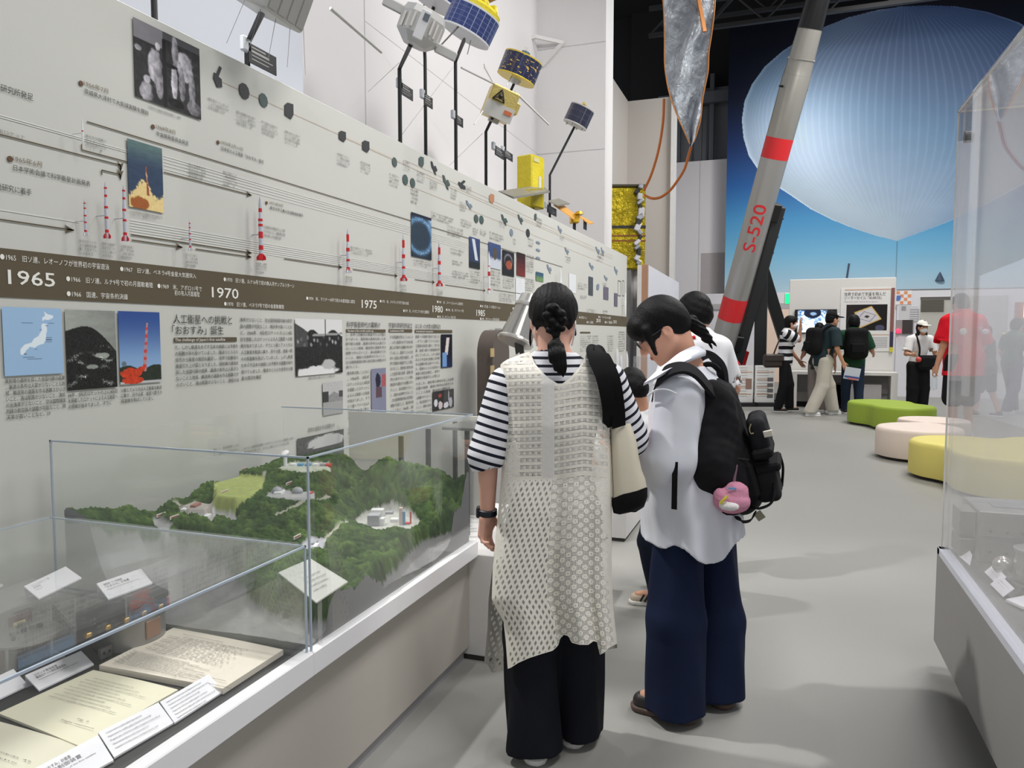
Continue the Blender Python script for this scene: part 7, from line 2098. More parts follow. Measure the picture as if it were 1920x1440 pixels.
def hand_sdf(S, w, d, n, side, curl=0.35, k=1.0, spread=0.05, thumb=0.7):
 """w wrist, d towards the fingers, n palm normal (where the fingers curl), side = direction of the thumb"""
 d = nv(d); n = nv(n-d*(n@d)); side = nv(side-d*(side@d)-n*(side@n))
 R = np.stack([side, n, d], 1)
 S.cap(w, w+d*0.02*k, 0.025*k, 0.027*k, 0.012, flat=(n, 0.72))
 S.box(w+d*0.052*k, np.array([0.037, 0.0135, 0.044])*k, R, 0.012*k, 0.014)
 S.ell(w+d*0.035*k+side*0.022*k+n*0.008*k, np.array([0.018, 0.013, 0.028])*k, R, 0.012)
 for i, (o, L) in enumerate(((0.028, 0.068), (0.0095, 0.077), (-0.0095, 0.071), (-0.028, 0.055))):
  p = w+d*(0.090-0.004*abs(i-1))*k+side*o*k
  dd = nv(d+side*(o*spread/0.03)); r = (0.0088 if i < 3 else 0.0078)*k
  a = curl*(0.75+0.18*i)
  for j, fr in enumerate((0.46, 0.30, 0.24)):
   ang = a*(0.6+0.8*j)
   v = nv(dd*math.cos(ang)+n*math.sin(ang)); q = p+v*L*fr*k
   S.cap(p, q, r*(1-0.07*j), r*(0.95-0.08*j), 0.004)
   p = q
 p = w+d*0.022*k+side*0.030*k+n*0.006*k
 for j, (L, r) in enumerate(((0.040, 0.0115), (0.032, 0.0100), (0.026, 0.0088))):
  v = nv(d*(0.72+0.10*j)+side*(thumb-0.28*j)+n*(0.30+0.12*j)); q = p+v*L*k
  S.cap(p, q, r*k, r*0.92*k, 0.006); p = q
def figure(label, base, J, spec, group=None, k=1.0, vox=0.0065, nm='person'):
 """J: world joints; spec: what is worn. Everything hangs from one Empty on the floor"""
 t = thing(nm, label, 'person', (base[0], base[1], 0), 0, group)
 rt, fw = nv(J['rt']), nv(J['fw']); up = np.array([0, 0, 1.0])
 RB = np.stack([rt, fw, up], 1)
 tl = nv(J['neck']-J['pelvis']); RT = basis(tl, fw)      # torso frame (x right, y forward, z along the spine)
 RT = np.stack([np.cross(fw, tl)/np.linalg.norm(np.cross(fw, tl)), nv(np.cross(tl, np.cross(fw, tl))), tl], 1)
 RH_ = np.stack([nv(np.cross(J['hf'], J['hu'])), nv(J['hf']), nv(np.cross(np.cross(J['hf'], J['hu']), J['hf']))], 1)
 pts = np.array([v for q, v in J.items() if q not in ('rt', 'fw', 'hf', 'hu', 'dL', 'dR', 'nL', 'nR', 'toL', 'toR', 'sL', 'sR')])
 lo = pts.min(0)-0.26; hi = pts.max(0)+0.26; lo[2] = max(lo[2], -0.03)
 chest = J['neck']*0.68+J['pelvis']*0.32; waist = J['neck']*0.32+J['pelvis']*0.68
 hw = np.linalg.norm(J['shR']-J['shL'])/2
 bw_ = spec.get('build', 1.0)
 S = SDF(lo, hi, vox)
 def torso(S, e, kk, sv=None, low=0.0):
  S.ell(J['pelvis']+tl*0.02*k, np.array([0.150*bw_*k+e, 0.105*bw_*k+e, 0.13*k+e]), RT, kk, sv=sv)
  S.ell(waist, np.array([0.125*bw_*k+e, 0.090*bw_*k+e, 0.17*k+e]), RT, kk, sv=sv)
  S.ell(chest, np.array([hw*0.86+e, 0.100*bw_*k+e, 0.19*k+e]), RT, kk, sv=sv)
  S.cap(J['shL']*0.88+J['shR']*0.12-tl*0.01, J['shR']*0.88+J['shL']*0.12-tl*0.01, 0.052*k+e, None, kk, sv=sv)
  S.cap(J['neck']-tl*0.05*k, J['neck'], 0.075*k+e, 0.05*k+e, kk, sv=sv)
 torso(S, 0, 0.05)
 hb = J['head']+RH_@np.array([0, -0.03, -0.05])*k
 S.cap(J['neck']-tl*0.02*k, hb, 0.056*k, 0.052*k, 0.03)
 head_sdf(S, J['head'], RH_, k*spec.get('headk', 1.0))
 for s, q in ((-1, 'L'), (1, 'R')):
  S.cap(J['sh'+q], J['el'+q], 0.046*k, 0.037*k, 0.03)
  S.cap(J['el'+q], J['wr'+q], 0.038*k, 0.026*k, 0.02)
  hand_sdf(S, J['wr'+q], J['d'+q], J['n'+q], J['s'+q], spec.get('curl', 0.4), 0.93*k)
  S.cap(J['hip'+q], J['kn'+q], 0.080*k, 0.052*k, 0.04)
  S.cap(J['kn'+q], J['an'+q], 0.052*k, 0.036*k, 0.03)
  S.cap(J['an'+q]-up*0.02, J['an'+q]+nv(J['to'+q])*0.12*k-up*0.035*k, 0.034*k, 0.026*k, 0.02)
 lipc = J['head']+RH_@np.array([0, 0.092, -0.065])*k
 sk = spec.get('skin', skin)
 body = S.obj('body', sk, t)
 # eyes
 if spec.get('eyes', True):
  for s in (-1, 1):
   c = J['head']+RH_@(np.array([s*0.032, 0.083, 0.006])*k)
   e = obj('eye', MB().ball(c, np.array([0.013, 0.009, 0.006])*k, RH_, 10, 6), M('eye_dark', (30, 24, 22), 0.2), t)
   obj('eyebrow', MB().tube([c+RH_@np.array([-0.016, 0.006, 0.020])*k, c+RH_@np.array([0, 0.010, 0.024])*k, c+RH_@np.array([0.016, 0.006, 0.020])*k], 0.003*k, 6), hair_b, t)
  obj('lips', MB().ball(lipc, np.array([0.019, 0.006, 0.008])*k, RH_, 12, 6), M_skin('lip_rose', (186, 110, 104)), t)
 # hair
 if spec.get('hair', True):
  Hh = SDF(J['head']-0.2, J['head']+0.2, 0.0055)
  P = lambda x, y, z: J['head']+RH_@(np.array([x, y, z])*k)
  v = spec.get('hairv', 0.010)
  Hh.ell(P(0, -0.014, 0.026), (np.array([0.074, 0.092, 0.088])+v)*k, RH_, 0.01)
  Hh.ell(P(0, -0.045, -0.03), (np.array([0.066, 0.055, 0.062])+v)*k, RH_, 0.03)
  if spec.get('fringe'): Hh.ell(P(0, 0.055, 0.055), np.array([0.062, 0.040, 0.045])*k, RH_, 0.03)
  if spec.get('long'):
   for s in (-1, 1): Hh.cap(P(s*0.066, -0.01, -0.01), P(s*0.075, 0.02, -spec['long']), 0.030*k, 0.022*k, 0.02)
   Hh.cap(P(0, -0.06, -0.02), P(0, -0.05, -spec['long']), 0.06*k, 0.05*k, 0.03)
  # keep the face free
  Hh.ell(P(0, 0.085, -0.050), np.array([0.064, 0.062, 0.088])*k, RH_, 0.012, op='cut')
  for s in (-1, 1):
   Hh.ell(P(s*0.085, 0.016, -0.028), np.array([0.024, 0.034, 0.040])*k, RH_, 0.008, op='cut')
  Hh.fold(lambda X, Y, Z: 0.003*snoise(X, Y, Z, 16, 3)+0.0012*snoise(X, Y, Z*0.4, 60, 4))
  Hh.obj('hair', spec.get('hairm', hair_b), t)
 # top
 sh = spec.get('shirt')
 if sh:
  e = sh.get('e', 0.016); low = sh['hem']
  T = SDF(lo, hi, vox)
  zsv = sh.get('zsv', lambda a, X, Y, Z: Z+0*X+0*Y)
  torso(T, e, 0.05, zsv)
  T.cap(J['pelvis'], J['pelvis']-up*low, 0.14*bw_*k+e, 0.15*bw_*k+e, 0.04, sv=zsv, flat=(fw, 0.72))
  for q in 'LR':
   f = sh.get('sleeve', 0.85); a, b, w = J['sh'+q], J['el'+q], J['wr'+q]
   r0, r1 = sh.get('sr', (0.062, 0.062))
   dab = nv(b-a); sv = lambda al, X, Y, Z, a=a, dab=dab: 0.4+(X-a[0])*dab[0]+(Y-a[1])*dab[1]+(Z-a[2])*dab[2]
   if f <= 1: T.cap(a*0.95+b*0.05, a+(b-a)*f, r0*k, r1*k, 0.02, sv=sv)
   else:
    T.cap(a*0.95+b*0.05, b, r0*k, r1*k, 0.02, sv=sv); T.cap(b, b+(w-b)*(f-1), r1*k, r1*0.8*k, 0.02, sv=sv)
  # open ends
  for q in 'LR':
   f = sh.get('sleeve', 0.85); a, b, w = J['sh'+q], J['el'+q], J['wr'+q]
   d, p = (nv(b-a), a+(b-a)*f) if f <= 1 else (nv(w-b), b+(w-b)*(f-1))
   T.box(p+d*0.15, np.array([0.13, 0.13, 0.15])*k, basis(d, fw+0.01*rt), 0.001, 0.0, op='cut')
   r1_ = sh.get('sr', (0.062, 0.062))[1]*(0.8 if f > 1.5 else 1)
   T.cap(p-d*0.025, p+d*0.1, r1_*0.86*k, r1_*0.9*k, 0.0, op='cut')
  T.half(J['pelvis']-up*(low-0.0), -up+fw*sh.get('slant', 0.0))
  T.ell(J['neck']+tl*0.035*k+fw*0.02, np.array([0.075, 0.075, 0.05])*k, RT, 0.006, op='cut')
  fa = sh.get('fold', 0.006)
  T.fold(lambda X, Y, Z: fa*snoise(X, Y, Z*0.5, 6, sh.get('seed', 1)))
  T.obj(sh.get('name', 'shirt'), sh['mat'], t)
 tr = spec.get('trousers')
 if tr:
  T = SDF(lo, hi, vox)
  e = 0.012
  T.ell(J['pelvis'], np.array([0.152*bw_*k+e, 0.108*bw_*k+e, 0.12*k+e]), RB, 0.04)
  r = tr['r']
  for q in 'LR':
   end = J['an'+q]+np.array([0, 0, tr.get('lift', -0.02)])
   if tr.get('short'):
    T.cap(J['hip'+q], J['hip'+q]+(J['kn'+q]-J['hip'+q])*tr['short'], r[0]*k, r[1]*k, 0.04); continue
   T.cap(J['hip'+q], J['kn'+q], r[0]*k, r[1]*k, 0.03); T.cap(J['kn'+q], end, r[1]*k, r[2]*k, 0.02)
  if not tr.get('short'): T.half(np.array([0, 0, min(J['anL'][2], J['anR'][2])+tr.get('lift', -0.02)]), -up)
  T.fold(lambda X, Y, Z: tr.get('fold', 0.005)*snoise(X, Y, Z*0.45, 7, 5))
  T.obj(tr.get('name', 'trousers'), tr['mat'], t)
 sm = spec.get('shoe')
 if sm:
  for q in 'LR':
   a = J['an'+q]; d = nv(J['to'+q]*np.array([1, 1, 0])); g = np.array([a[0], a[1], 0]); R = np.stack([np.cross(d, up), d, up], 1)
   T = SDF(g-0.22, g+0.22, 0.006)
   T.cap(g+d*(-0.03*k)+up*0.045*k, g+d*0.13*k+up*0.036*k, 0.040*k, 0.036*k, 0.02)
   T.cap(g-d*0.02*k+up*0.05*k, g+up*0.085*k, 0.04*k, 0.04*k, 0.02)
   T.half(g+up*0.016, -up)
   o = T.obj('shoe', sm[0], t)
   B = SDF(g-0.22, g+0.22, 0.006)
   B.cap(g+d*(-0.035*k)+up*0.018, g+d*0.135*k+up*0.018, 0.043*k, 0.040*k, 0.01)
   B.half(g+up*0.024, up); B.half(g+up*0.001, -up)
   B.obj('sole', sm[1], o)
 if spec.get('mask'):
  Mk = SDF(J['head']-0.17, J['head']+0.17, 0.005)
  P = lambda x, y, z: J['head']+RH_@(np.array([x, y, z])*k)
  Mk.ell(P(0, 0.050, -0.052), np.array([0.062, 0.066, 0.052])*k, RH_, 0.02)
  Mk.ell(P(0, 0.085, -0.045), np.array([0.03, 0.034, 0.035])*k, RH_, 0.02)
  Mk.half(P(0, 0.025, 0), -RH_[:, 1]); Mk.half(P(0, 0, -0.012), RH_[:, 2])
  Mk.obj('face_mask', M('mask_white', (236, 236, 238), 0.8), t)
  mb = MB()
  for s in (-1, 1): obj('mask_loop', MB().tube(spline([P(s*0.058, 0.03, -0.03), P(s*0.076, -0.005, -0.01), P(s*0.078, -0.03, -0.03), P(s*0.062, 0.03, -0.075)], 14), 0.002, 6), M('mask_white', (0, 0, 0)), t)
 if spec.get('cap'):
  cm = spec['cap']; P = lambda x, y, z: J['head']+RH_@(np.array([x, y, z])*k)
  Cc = SDF(J['head']-0.22, J['head']+0.22, 0.006)
  Cc.ell(P(0, -0.014, 0.030), np.array([0.088, 0.105, 0.094])*k, RH_, 0.01); Cc.half(P(0, 0, 0.042), -RH_[:, 2]-0.1*RH_[:, 1])
  c_ = Cc.obj('cap', cm, t)
  B = SDF(J['head']-0.25, J['head']+0.25, 0.006); B.ell(P(0, 0.125, 0.040), np.array([0.074, 0.075, 0.010])*k, RH_, 0.005); B.obj('cap_brim', cm, c_)
 return t, RH_, RT
def std_pose(base, heading, k=1.0, stride=0.0, lean=0.04, armL=(0.1, 0.05), armR=(0.1, 0.05), head_yaw=0.0, head_pitch=0.1, lift=None):
 """upright figure; heading is a horizontal vector; arms = (out, forward) of the hand"""
 fw = nv(np.array([heading[0], heading[1], 0])); up = np.array([0, 0, 1.0]); rt = np.cross(fw, up)
 b = np.array([base[0], base[1], 0])
 P = lambda x, y, z: b+(rt*x+fw*y+up*z)*k
 J = dict(rt=rt, fw=fw, pelvis=P(0, 0, 0.93), neck=P(0, lean, 1.43), head=P(0, lean+0.05, 1.575),
    hipL=P(-0.09, 0, 0.88), hipR=P(0.09, 0, 0.88), knL=P(-0.10, stride*0.55+0.03, 0.48), knR=P(0.10, -stride*0.35+0.03, 0.48), anL=P(-0.10, stride, 0.085), anR=P(0.10, -stride, 0.085),
    shL=P(-0.175, lean-0.01, 1.37), shR=P(0.175, lean-0.01, 1.37), toL=fw-rt*0.2, toR=fw+rt*0.2)
 for s, q, (o, f) in ((-1, 'L', armL), (1, 'R', armR)):
  J['el'+q] = J['sh'+q]+(rt*s*(0.06+o*0.25)+fw*(-0.02+f*0.3)-up*0.27)*k
  J['wr'+q] = J['el'+q]+(rt*s*o*0.3+fw*(0.04+f)-up*math.sqrt(max(0.0, 0.0625-(0.04+f)**2)+0.0001))*k
  J['d'+q] = nv(J['wr'+q]-J['el'+q]); J['n'+q] = -rt*s+fw*0.15; J['s'+q] = fw
 hf = fw*math.cos(head_yaw)+rt*math.sin(head_yaw); hx = np.cross(hf, up)
 J['hf'] = hf*math.cos(head_pitch)-up*math.sin(head_pitch); J['hu'] = np.cross(hx, J['hf'])
 return J
# ---------------------------------------------------------------- the woman with the braid
def woman_braid():
 d = 2.39
 A = lambda x, y, dd=0.0: at(x, y, d+dd)
 fw = nv((at(1038, 620, 1)-_C)*np.array([1, 1, 0])); rt = np.cross(fw, Z_)
 k = 0.91
 ground = (onz(1000, 1420)+onz(1076, 1392))/2
 J = dict(rt=rt, fw=fw, head=A(1037, 598, 0.03), hf=nv(fw*0.97-Z_*0.25), hu=nv(Z_+fw*0.25), neck=A(1040, 678, -0.01), pelvis=A(1042, 955, 0.0),
    shL=A(957, 716), shR=A(1135, 712), elL=A(915, 855, -0.02), elR=A(1180, 822, 0.05), wrL=A(914, 962, 0.0), wrR=A(1196, 838, 0.27),
    hipL=A(1006, 980), hipR=A(1076, 980), knL=A(996, 1190, 0.0), knR=A(1080, 1180, 0.05), anL=A(1000, 1388, -0.03)*np.array([1, 1, 0])+Z_*0.078, anR=A(1078, 1360, 0.07)*np.array([1, 1, 0])+Z_*0.078,
    toL=fw-rt*0.25, toR=fw+rt*0.2)
 J['dL'] = nv(A(905, 1045)-J['wrL']); J['nL'] = nv(-fw*0.75-rt*0.1); J['sL'] = -rt*0.3-fw*0.1
 J['nL'] = nv(rt*0.8-fw*0.55); J['sL'] = fw
 J['dR'] = fw-Z_*0.1; J['nR'] = -rt; J['sR'] = Z_
 tee = M_stripe('striped_tee', (232, 232, 238), (30, 33, 46), 0.0275, 0.36, 0.0012)
 zs = lambda a, X, Y, Z: (Z+0*X+0*Y)*1.12
 spec = dict(build=0.90, eyes=True, hair=False, curl=0.75, skin=M_skin('skin_rosy', (224, 176, 156)),
    shirt=dict(e=0.014, hem=0.10, sleeve=1.30, sr=(0.074, 0.066), mat=tee, zsv=zs, fold=0.006, seed=4, name='striped_tee_shirt'),
    trousers=dict(r=(0.105, 0.098, 0.104), mat=M_cloth('trousers_black', (22, 24, 32)), lift=-0.045, fold=0.013, name='wide_trousers'),
    shoe=(M('shoe_white', (222, 220, 216), 0.5), M('sole_white', (230, 228, 224), 0.5)))
 t, RHh, RT = figure('woman with braided black hair in a cream crochet vest over stripes, seen from behind', ground, J, spec, k=k, vox=0.005)
 H = J['head']; P = lambda x, y, z: H+RHh@np.array([x, y, z])
 # hair shell: combed back, tied into a braid
 S = SDF(H-0.17, H+0.17, 0.004)
 S.ell(P(0, -0.010, 0.024), (0.080, 0.095, 0.092), RHh, 0.01)
 S.ell(P(0, -0.055, -0.015), (0.060, 0.042, 0.055), RHh, 0.03)
 S.ell(P(0, 0.10, -0.05), (0.075, 0.07, 0.10), RHh, 0.012, op='cut')
 for s in (-1, 1): S.ell(P(s*0.082, 0.0, -0.042), (0.030, 0.045, 0.042), RHh, 0.010, op='cut'); S.ell(P(s*0.056, -0.080, -0.074), (0.040, 0.055, 0.042), RHh, 0.012, op='cut')
 S.fold(lambda X, Y, Z: 0.0008*np.sin(((X-H[0])*RHh[0, 0]+(Y-H[1])*RHh[1, 0])*420+(Z-H[2])*60*np.sign((X-H[0])*RHh[0, 0]+(Y-H[1])*RHh[1, 0])))
 hr = S.obj('hair', hair_b, t)
 br = SDF(H-np.array([0.15, 0.25, 0.28]), H+np.array([0.15, 0.15, 0.1]), 0.0035)
 back = lambda x, y: A(x, y, -0.085)
 for x, y, r in ((1036, 578, 0.020), (1027, 592, 0.017), (1049, 588, 0.018), (1033, 603, 0.018), (1053, 600, 0.016), (1043, 612, 0.017), (1032, 619, 0.014), (1052, 616, 0.013), (1042, 626, 0.013)):
  br.ell(back(x, y), (r*1.1, r, r*0.82), None, 0.005)
 br.cap(back(1042, 628), back(1043, 637), 0.011, 0.010, 0.004)
 br.fold(lambda X, Y, Z: 0.0014*np.sin((X-Y)*420+Z*300))
 br.obj('braid', hair_b, hr)
 tl = SDF(H-np.array([0.15, 0.28, 0.34]), H+np.array([0.15, 0.15, 0.02]), 0.0035)
 tp = [back(1043, 636), A(1042, 650, -0.10), A(1045, 668, -0.115), A(1050, 686, -0.12), A(1057, 703, -0.12)]
 for (a, b), (r0, r1) in zip(zip(tp[:-1], tp[1:]), ((0.011, 0.024), (0.024, 0.027), (0.027, 0.021), (0.021, 0.006))): tl.cap(a, b, r0, r1, 0.008, flat=(fw, 0.6))
 tl.fold(lambda X, Y, Z: 0.0018*np.sin((X*RH[0]+Y*RH[1])*520+Z*40))
 tl.obj('pony_tail', hair_b, hr)
 obj('hair_tie', MB().lathe([(0.010, -0.004), (0.0125, 0), (0.010, 0.004)], back(1043, 636), Z_, 16), M('tie_black', (16, 16, 18), 0.6), hr)
 # a loose side lock
 for s, pp in ((-1, [(998, 590), (996, 612), (994, 632), (995, 650)]), (1, [(1077, 606), (1078, 618), (1079, 630)])):
  obj('side_lock', MB().tube(spline([A(x, y, 0.06) for x, y in pp], 10), [0.004]*9+[0.001], 6), hair_b, hr)
 # face mask and loops
 K = SDF(H-0.15, H+0.15, 0.005); K.ell(P(0, 0.050, -0.052), (0.060, 0.064, 0.052), RHh, 0.02); K.half(P(0, 0.015, 0), -RHh[:, 1]); K.half(P(0, 0, -0.012), RHh[:, 2])
 mk = K.obj('face_mask', M('mask_white', (236, 236, 238), 0.8), t)
 for pp in ([(999, 598), (1003, 606), (1004, 628), (1006, 648)], [(1077, 598), (1079, 606), (1076, 630), (1072, 648)]):
  obj('mask_loop', MB().tube(spline([A(x, y, dd) for (x, y), dd in zip(pp, (0.03, -0.015, -0.005, 0.03))], 12), 0.0022, 6), M('mask_white', (0, 0, 0)), mk)
 # wrist watch
 w = J['wrL']; ax = nv(J['wrL']-J['elL'])
 wt = obj('watch_strap', MB().lathe([(0.0285, -0.011), (0.0315, -0.009), (0.0315, 0.009), (0.0285, 0.011)], w+ax*-0.004, ax, 24), M('watch_navy', (24, 26, 40), 0.4), t)
 obj('watch_case', MB().box(w-ax*0.004-rt*0.030, (0.012, 0.034, 0.034), np.stack([rt, np.cross(ax, rt), ax], 1), bev=0.004), M('watch_dark', (20, 22, 30), 0.25), wt)
 vest(t, A, fw)
 return t
def lace_mat():
 t = NT('crochet_lace')
 a = t.n('ShaderNodeAttribute'); a.attribute_name = 'cloth'
 sp = t.n('ShaderNodeSeparateXYZ'); t.l(a.outputs['Vector'], sp.inputs[0])
 U, V, K = sp.outputs
 def dia(u, v, pu, pv, o):
  x = t.math('ABSOLUTE', t.math('SUBTRACT', t.math('FRACT', t.math('ADD', t.math('DIVIDE', u, pu), o)), 0.5))
  y = t.math('ABSOLUTE', t.math('SUBTRACT', t.math('FRACT', t.math('ADD', t.math('DIVIDE', v, pv), o)), 0.5))
  return t.math('ADD', t.math('MULTIPLY', x, 1.15), y)
 def cell(u, v, pu, pv, ou=0.0, ov=0.0, sx=1.0, sy=1.0):
  x = t.math('SUBTRACT', t.math('FRACT', t.math('ADD', t.math('DIVIDE', u, pu), ou)), 0.5)
  y = t.math('SUBTRACT', t.math('FRACT', t.math('ADD', t.math('DIVIDE', v, pv), ov)), 0.5)
  x = t.math('MULTIPLY', x, sx); y = t.math('MULTIPLY', y, sy)
  return t.math('SQRT', t.math('ADD', t.math('MULTIPLY', x, x), t.math('MULTIPLY', y, y)))
 sk = t.math('ADD', U, t.math('MULTIPLY', V, 0.25))
 # lower left: staggered pointed openings, each a cluster of three
 h1 = t.math('MULTIPLY', t.math('LESS_THAN', t.math('MINIMUM', dia(sk, V, 0.0190, 0.033, 0.0), dia(sk, V, 0.0190, 0.033, 0.5)), 0.27), t.math('MULTIPLY_ADD', t.noise(1500, 1, 0.5, t.obj()).outputs[0], 0.5, 0.42))
 # lower right: columns of round flowers on a net
 fl = t.math('MINIMUM', cell(U, V, 0.0350, 0.0300, 0, 0, 1.15, 1.0), cell(U, V, 0.0350, 0.0300, 0.5, 0.5, 1.15, 1.0))
 net = t.math('LESS_THAN', cell(U, V, 0.0046, 0.0046), 0.32)
 core = t.math('LESS_THAN', fl, 0.07)
 h2 = t.math('MULTIPLY', net, t.math('MAXIMUM', t.math('GREATER_THAN', fl, 0.27), core))
 # upper: rows of small openings
 row = t.math('LESS_THAN', t.math('FRACT', t.math('DIVIDE', V, 0.0225)), 0.62)
 ros = t.math('LESS_THAN', cell(U, V, 0.0185, 0.0225, 0, 0.2), 0.24)
 dots = t.math('LESS_THAN', cell(U, V, 0.0046, 0.0046), 0.36)
 h3 = t.math('MULTIPLY', dots, t.math('MULTIPLY', row, t.math('SUBTRACT', 1.0, t.math('MULTIPLY', ros, 0.75))))
 low = t.math('GREATER_THAN', V, 0.0); left = t.math('LESS_THAN', U, 0.165)
 mid = t.math('MULTIPLY', t.math('GREATER_THAN', U, 0.140), t.math('LESS_THAN', U, 0.180))
 hl_ = t.math('ADD', t.math('MULTIPLY', left, h1), t.math('MULTIPLY', t.math('SUBTRACT', 1.0, left), h2))
 hu = t.math('MULTIPLY', h3, t.math('SUBTRACT', 1.0, mid))
 h = t.math('ADD', t.math('MULTIPLY', low, hl_), t.math('MULTIPLY', t.math('SUBTRACT', 1.0, low), hu))
 # solid seams and borders: K runs 0 at the rim
 seam = t.math('LESS_THAN', t.math('ABSOLUTE', t.math('SUBTRACT', V, 0.0)), 0.004)
 solid = t.math('MAXIMUM', seam, t.math('LESS_THAN', K, 0.010))
 h = t.math('MULTIPLY', h, t.math('SUBTRACT', 1.0, solid))
 ob = t.obj(); n = t.noise(9, 3, 0.5, ob)
 rib = t.math('MULTIPLY', mid, t.math('SUBTRACT', 1.0, low))
 c = t.mix(n.outputs[0], rgba((236, 231, 220)), rgba((248, 244, 234)))
 c = t.mix(t.math('MULTIPLY', rib, 0.35), c, rgba((206, 208, 216)))
 kn = t.n('ShaderNodeTexWave'); kn.inputs['Scale'].default_value = 90; t.l(ob, kn.inputs['Vector'])
 hb = t.math('ADD', t.math('MULTIPLY', t.math('SUBTRACT', 1.0, fl), 0.6), t.noise(500, 2, 0.5, ob).outputs[0])
 t.bsdf(c, 0.9, 0, 0.15, alpha=t.math('SUBTRACT', 1.0, h), normal=t.bump(hb, 0.35, 0.002))
 MATS['crochet_lace'] = t.m
 return t.m
def vest(t, A, fw):
 lace = lace_mat()
 I = np.interp
 nu, nv_ = 90, 130
 def sheet(nm, xl, xr, ytop, ybot, depth, back):
  u = np.linspace(0, 1, nu); P = np.zeros((nu, nv_, 3)); C = np.zeros((nu, nv_, 3))
  for i, a in enumerate(u):
   y0, y1 = ytop(a), ybot(a)
   for j in range(nv_):
    y = y0+(y1-y0)*j/(nv_-1)
    L, R_ = xl(y), xr(y)
    x = L+(R_-L)*a
    P[i, j] = A(x, y, depth(a, y, x))
    rim = min(j/(nv_-1)*(y1-y0), (nv_-1-j)/(nv_-1)*(y1-y0)+4, (a*(R_-L)) if y > 690 else 99, ((1-a)*(R_-L)) if y > 690 else 99)
    yy = I(a, [0, 0.45, 0.75, 1], [900, 897, 888, 893])
    C[i, j] = (a*0.36 if y > 895 else (x-935)/583, (y-yy)/583, max(0, rim)/583)
  i = (np.arange(nu-1)[:, None]*nv_+np.arange(nv_-1)[None]).ravel()
  F = np.stack([i, i+1, i+nv_+1, i+nv_], 1)
  me = mesh_from(nm, to_local(P.reshape(-1, 3), t), F, smooth=True)
  at_ = me.attributes.new('cloth', 'FLOAT_VECTOR', 'POINT'); at_.data.foreach_set('vector', C.reshape(-1, 3).astype(np.float32).ravel())
  return link(nm, me, lace, t)
 xlb = lambda y: I(y, [640, 680, 720, 790, 850, 893, 960, 1060, 1124, 1140, 1165, 1200, 1255], [962, 938, 940, 946, 944, 940, 934, 924, 922, 930, 944, 948, 952])
 xrb = lambda y: I(y, [640, 680, 720, 790, 850, 900, 1000, 1080, 1140, 1205, 1260], [1122, 1132, 1138, 1142, 1145, 1147, 1147, 1147, 1150, 1157, 1158])
 ytb = lambda a: I(a, [0, 0.05, 0.16, 0.24, 0.30, 0.38, 0.45, 0.53, 0.58, 0.66, 0.75, 0.83, 0.87, 0.96, 1], [684, 674, 664, 659, 672, 694, 708, 719, 719, 708, 690, 668, 653, 660, 668])
 ybb = lambda a: I(a, [0, 0.03, 0.10, 0.2, 0.32, 0.42, 0.47, 0.49, 0.53, 0.57, 0.59, 0.66, 0.74, 0.79, 0.82, 0.84, 0.88, 0.93, 1], [1254, 1252, 1243, 1234, 1226, 1220, 1210, 1198, 1190, 1193, 1205, 1209, 1209, 1202, 1204, 1228, 1224, 1214, 1207])
 def db(a, y, x):
  prof = math.sqrt(max(0, 1-(2*a-1)**2*0.96))
  b = I(y, [650, 720, 800, 900, 960, 1050, 1250], [0.085, 0.125, 0.135, 0.120, 0.135, 0.145, 0.165])
  e = -b*prof**0.8
  w = I(y, [800, 950, 1250], [0, 0.4, 1.0])
  e -= w*(0.022*math.sin(a*9+0.6)+0.030*math.exp(-((a-0.52)/0.035)**2)*-1+0.026*math.exp(-((a-0.68)/0.08)**2)-0.030*math.exp(-((a-0.82)/0.03)**2)+0.028*math.exp(-((a-0.94)/0.05)**2))
  if y < 700: e += 0.05*(700-y)/60
  return e
 sheet('crochet_vest_back', xlb, xrb, ytb, ybb, db, True)
 xlf = lambda y: I(y, [640, 680, 720, 790, 893, 960, 1060, 1124, 1180, 1240, 1265], [962, 938, 940, 946, 940, 934, 924, 916, 914, 908, 908])
 ytf = lambda a: I(a, [0, 0.14, 0.25, 0.4, 0.6, 0.75, 0.87, 1], [684, 660, 700, 770, 770, 700, 655, 672])
 ybf = lambda a: I(a, [0, 0.03, 0.06, 0.12, 0.18, 0.5, 1], [1240, 1248, 1262, 1256, 1252, 1235, 1215])
 def df(a, y, x):
  prof = math.sqrt(max(0, 1-(2*a-1)**2))
  e = I(y, [650, 760, 960, 1250], [0.06, 0.135, 0.14, 0.16])*prof
  return e+I(y, [900, 1250], [0, 0.02])*math.sin(a*26)
 sheet('crochet_vest_front', xlf, xrb, ytf, ybf, df, False)
WA = woman_braid()
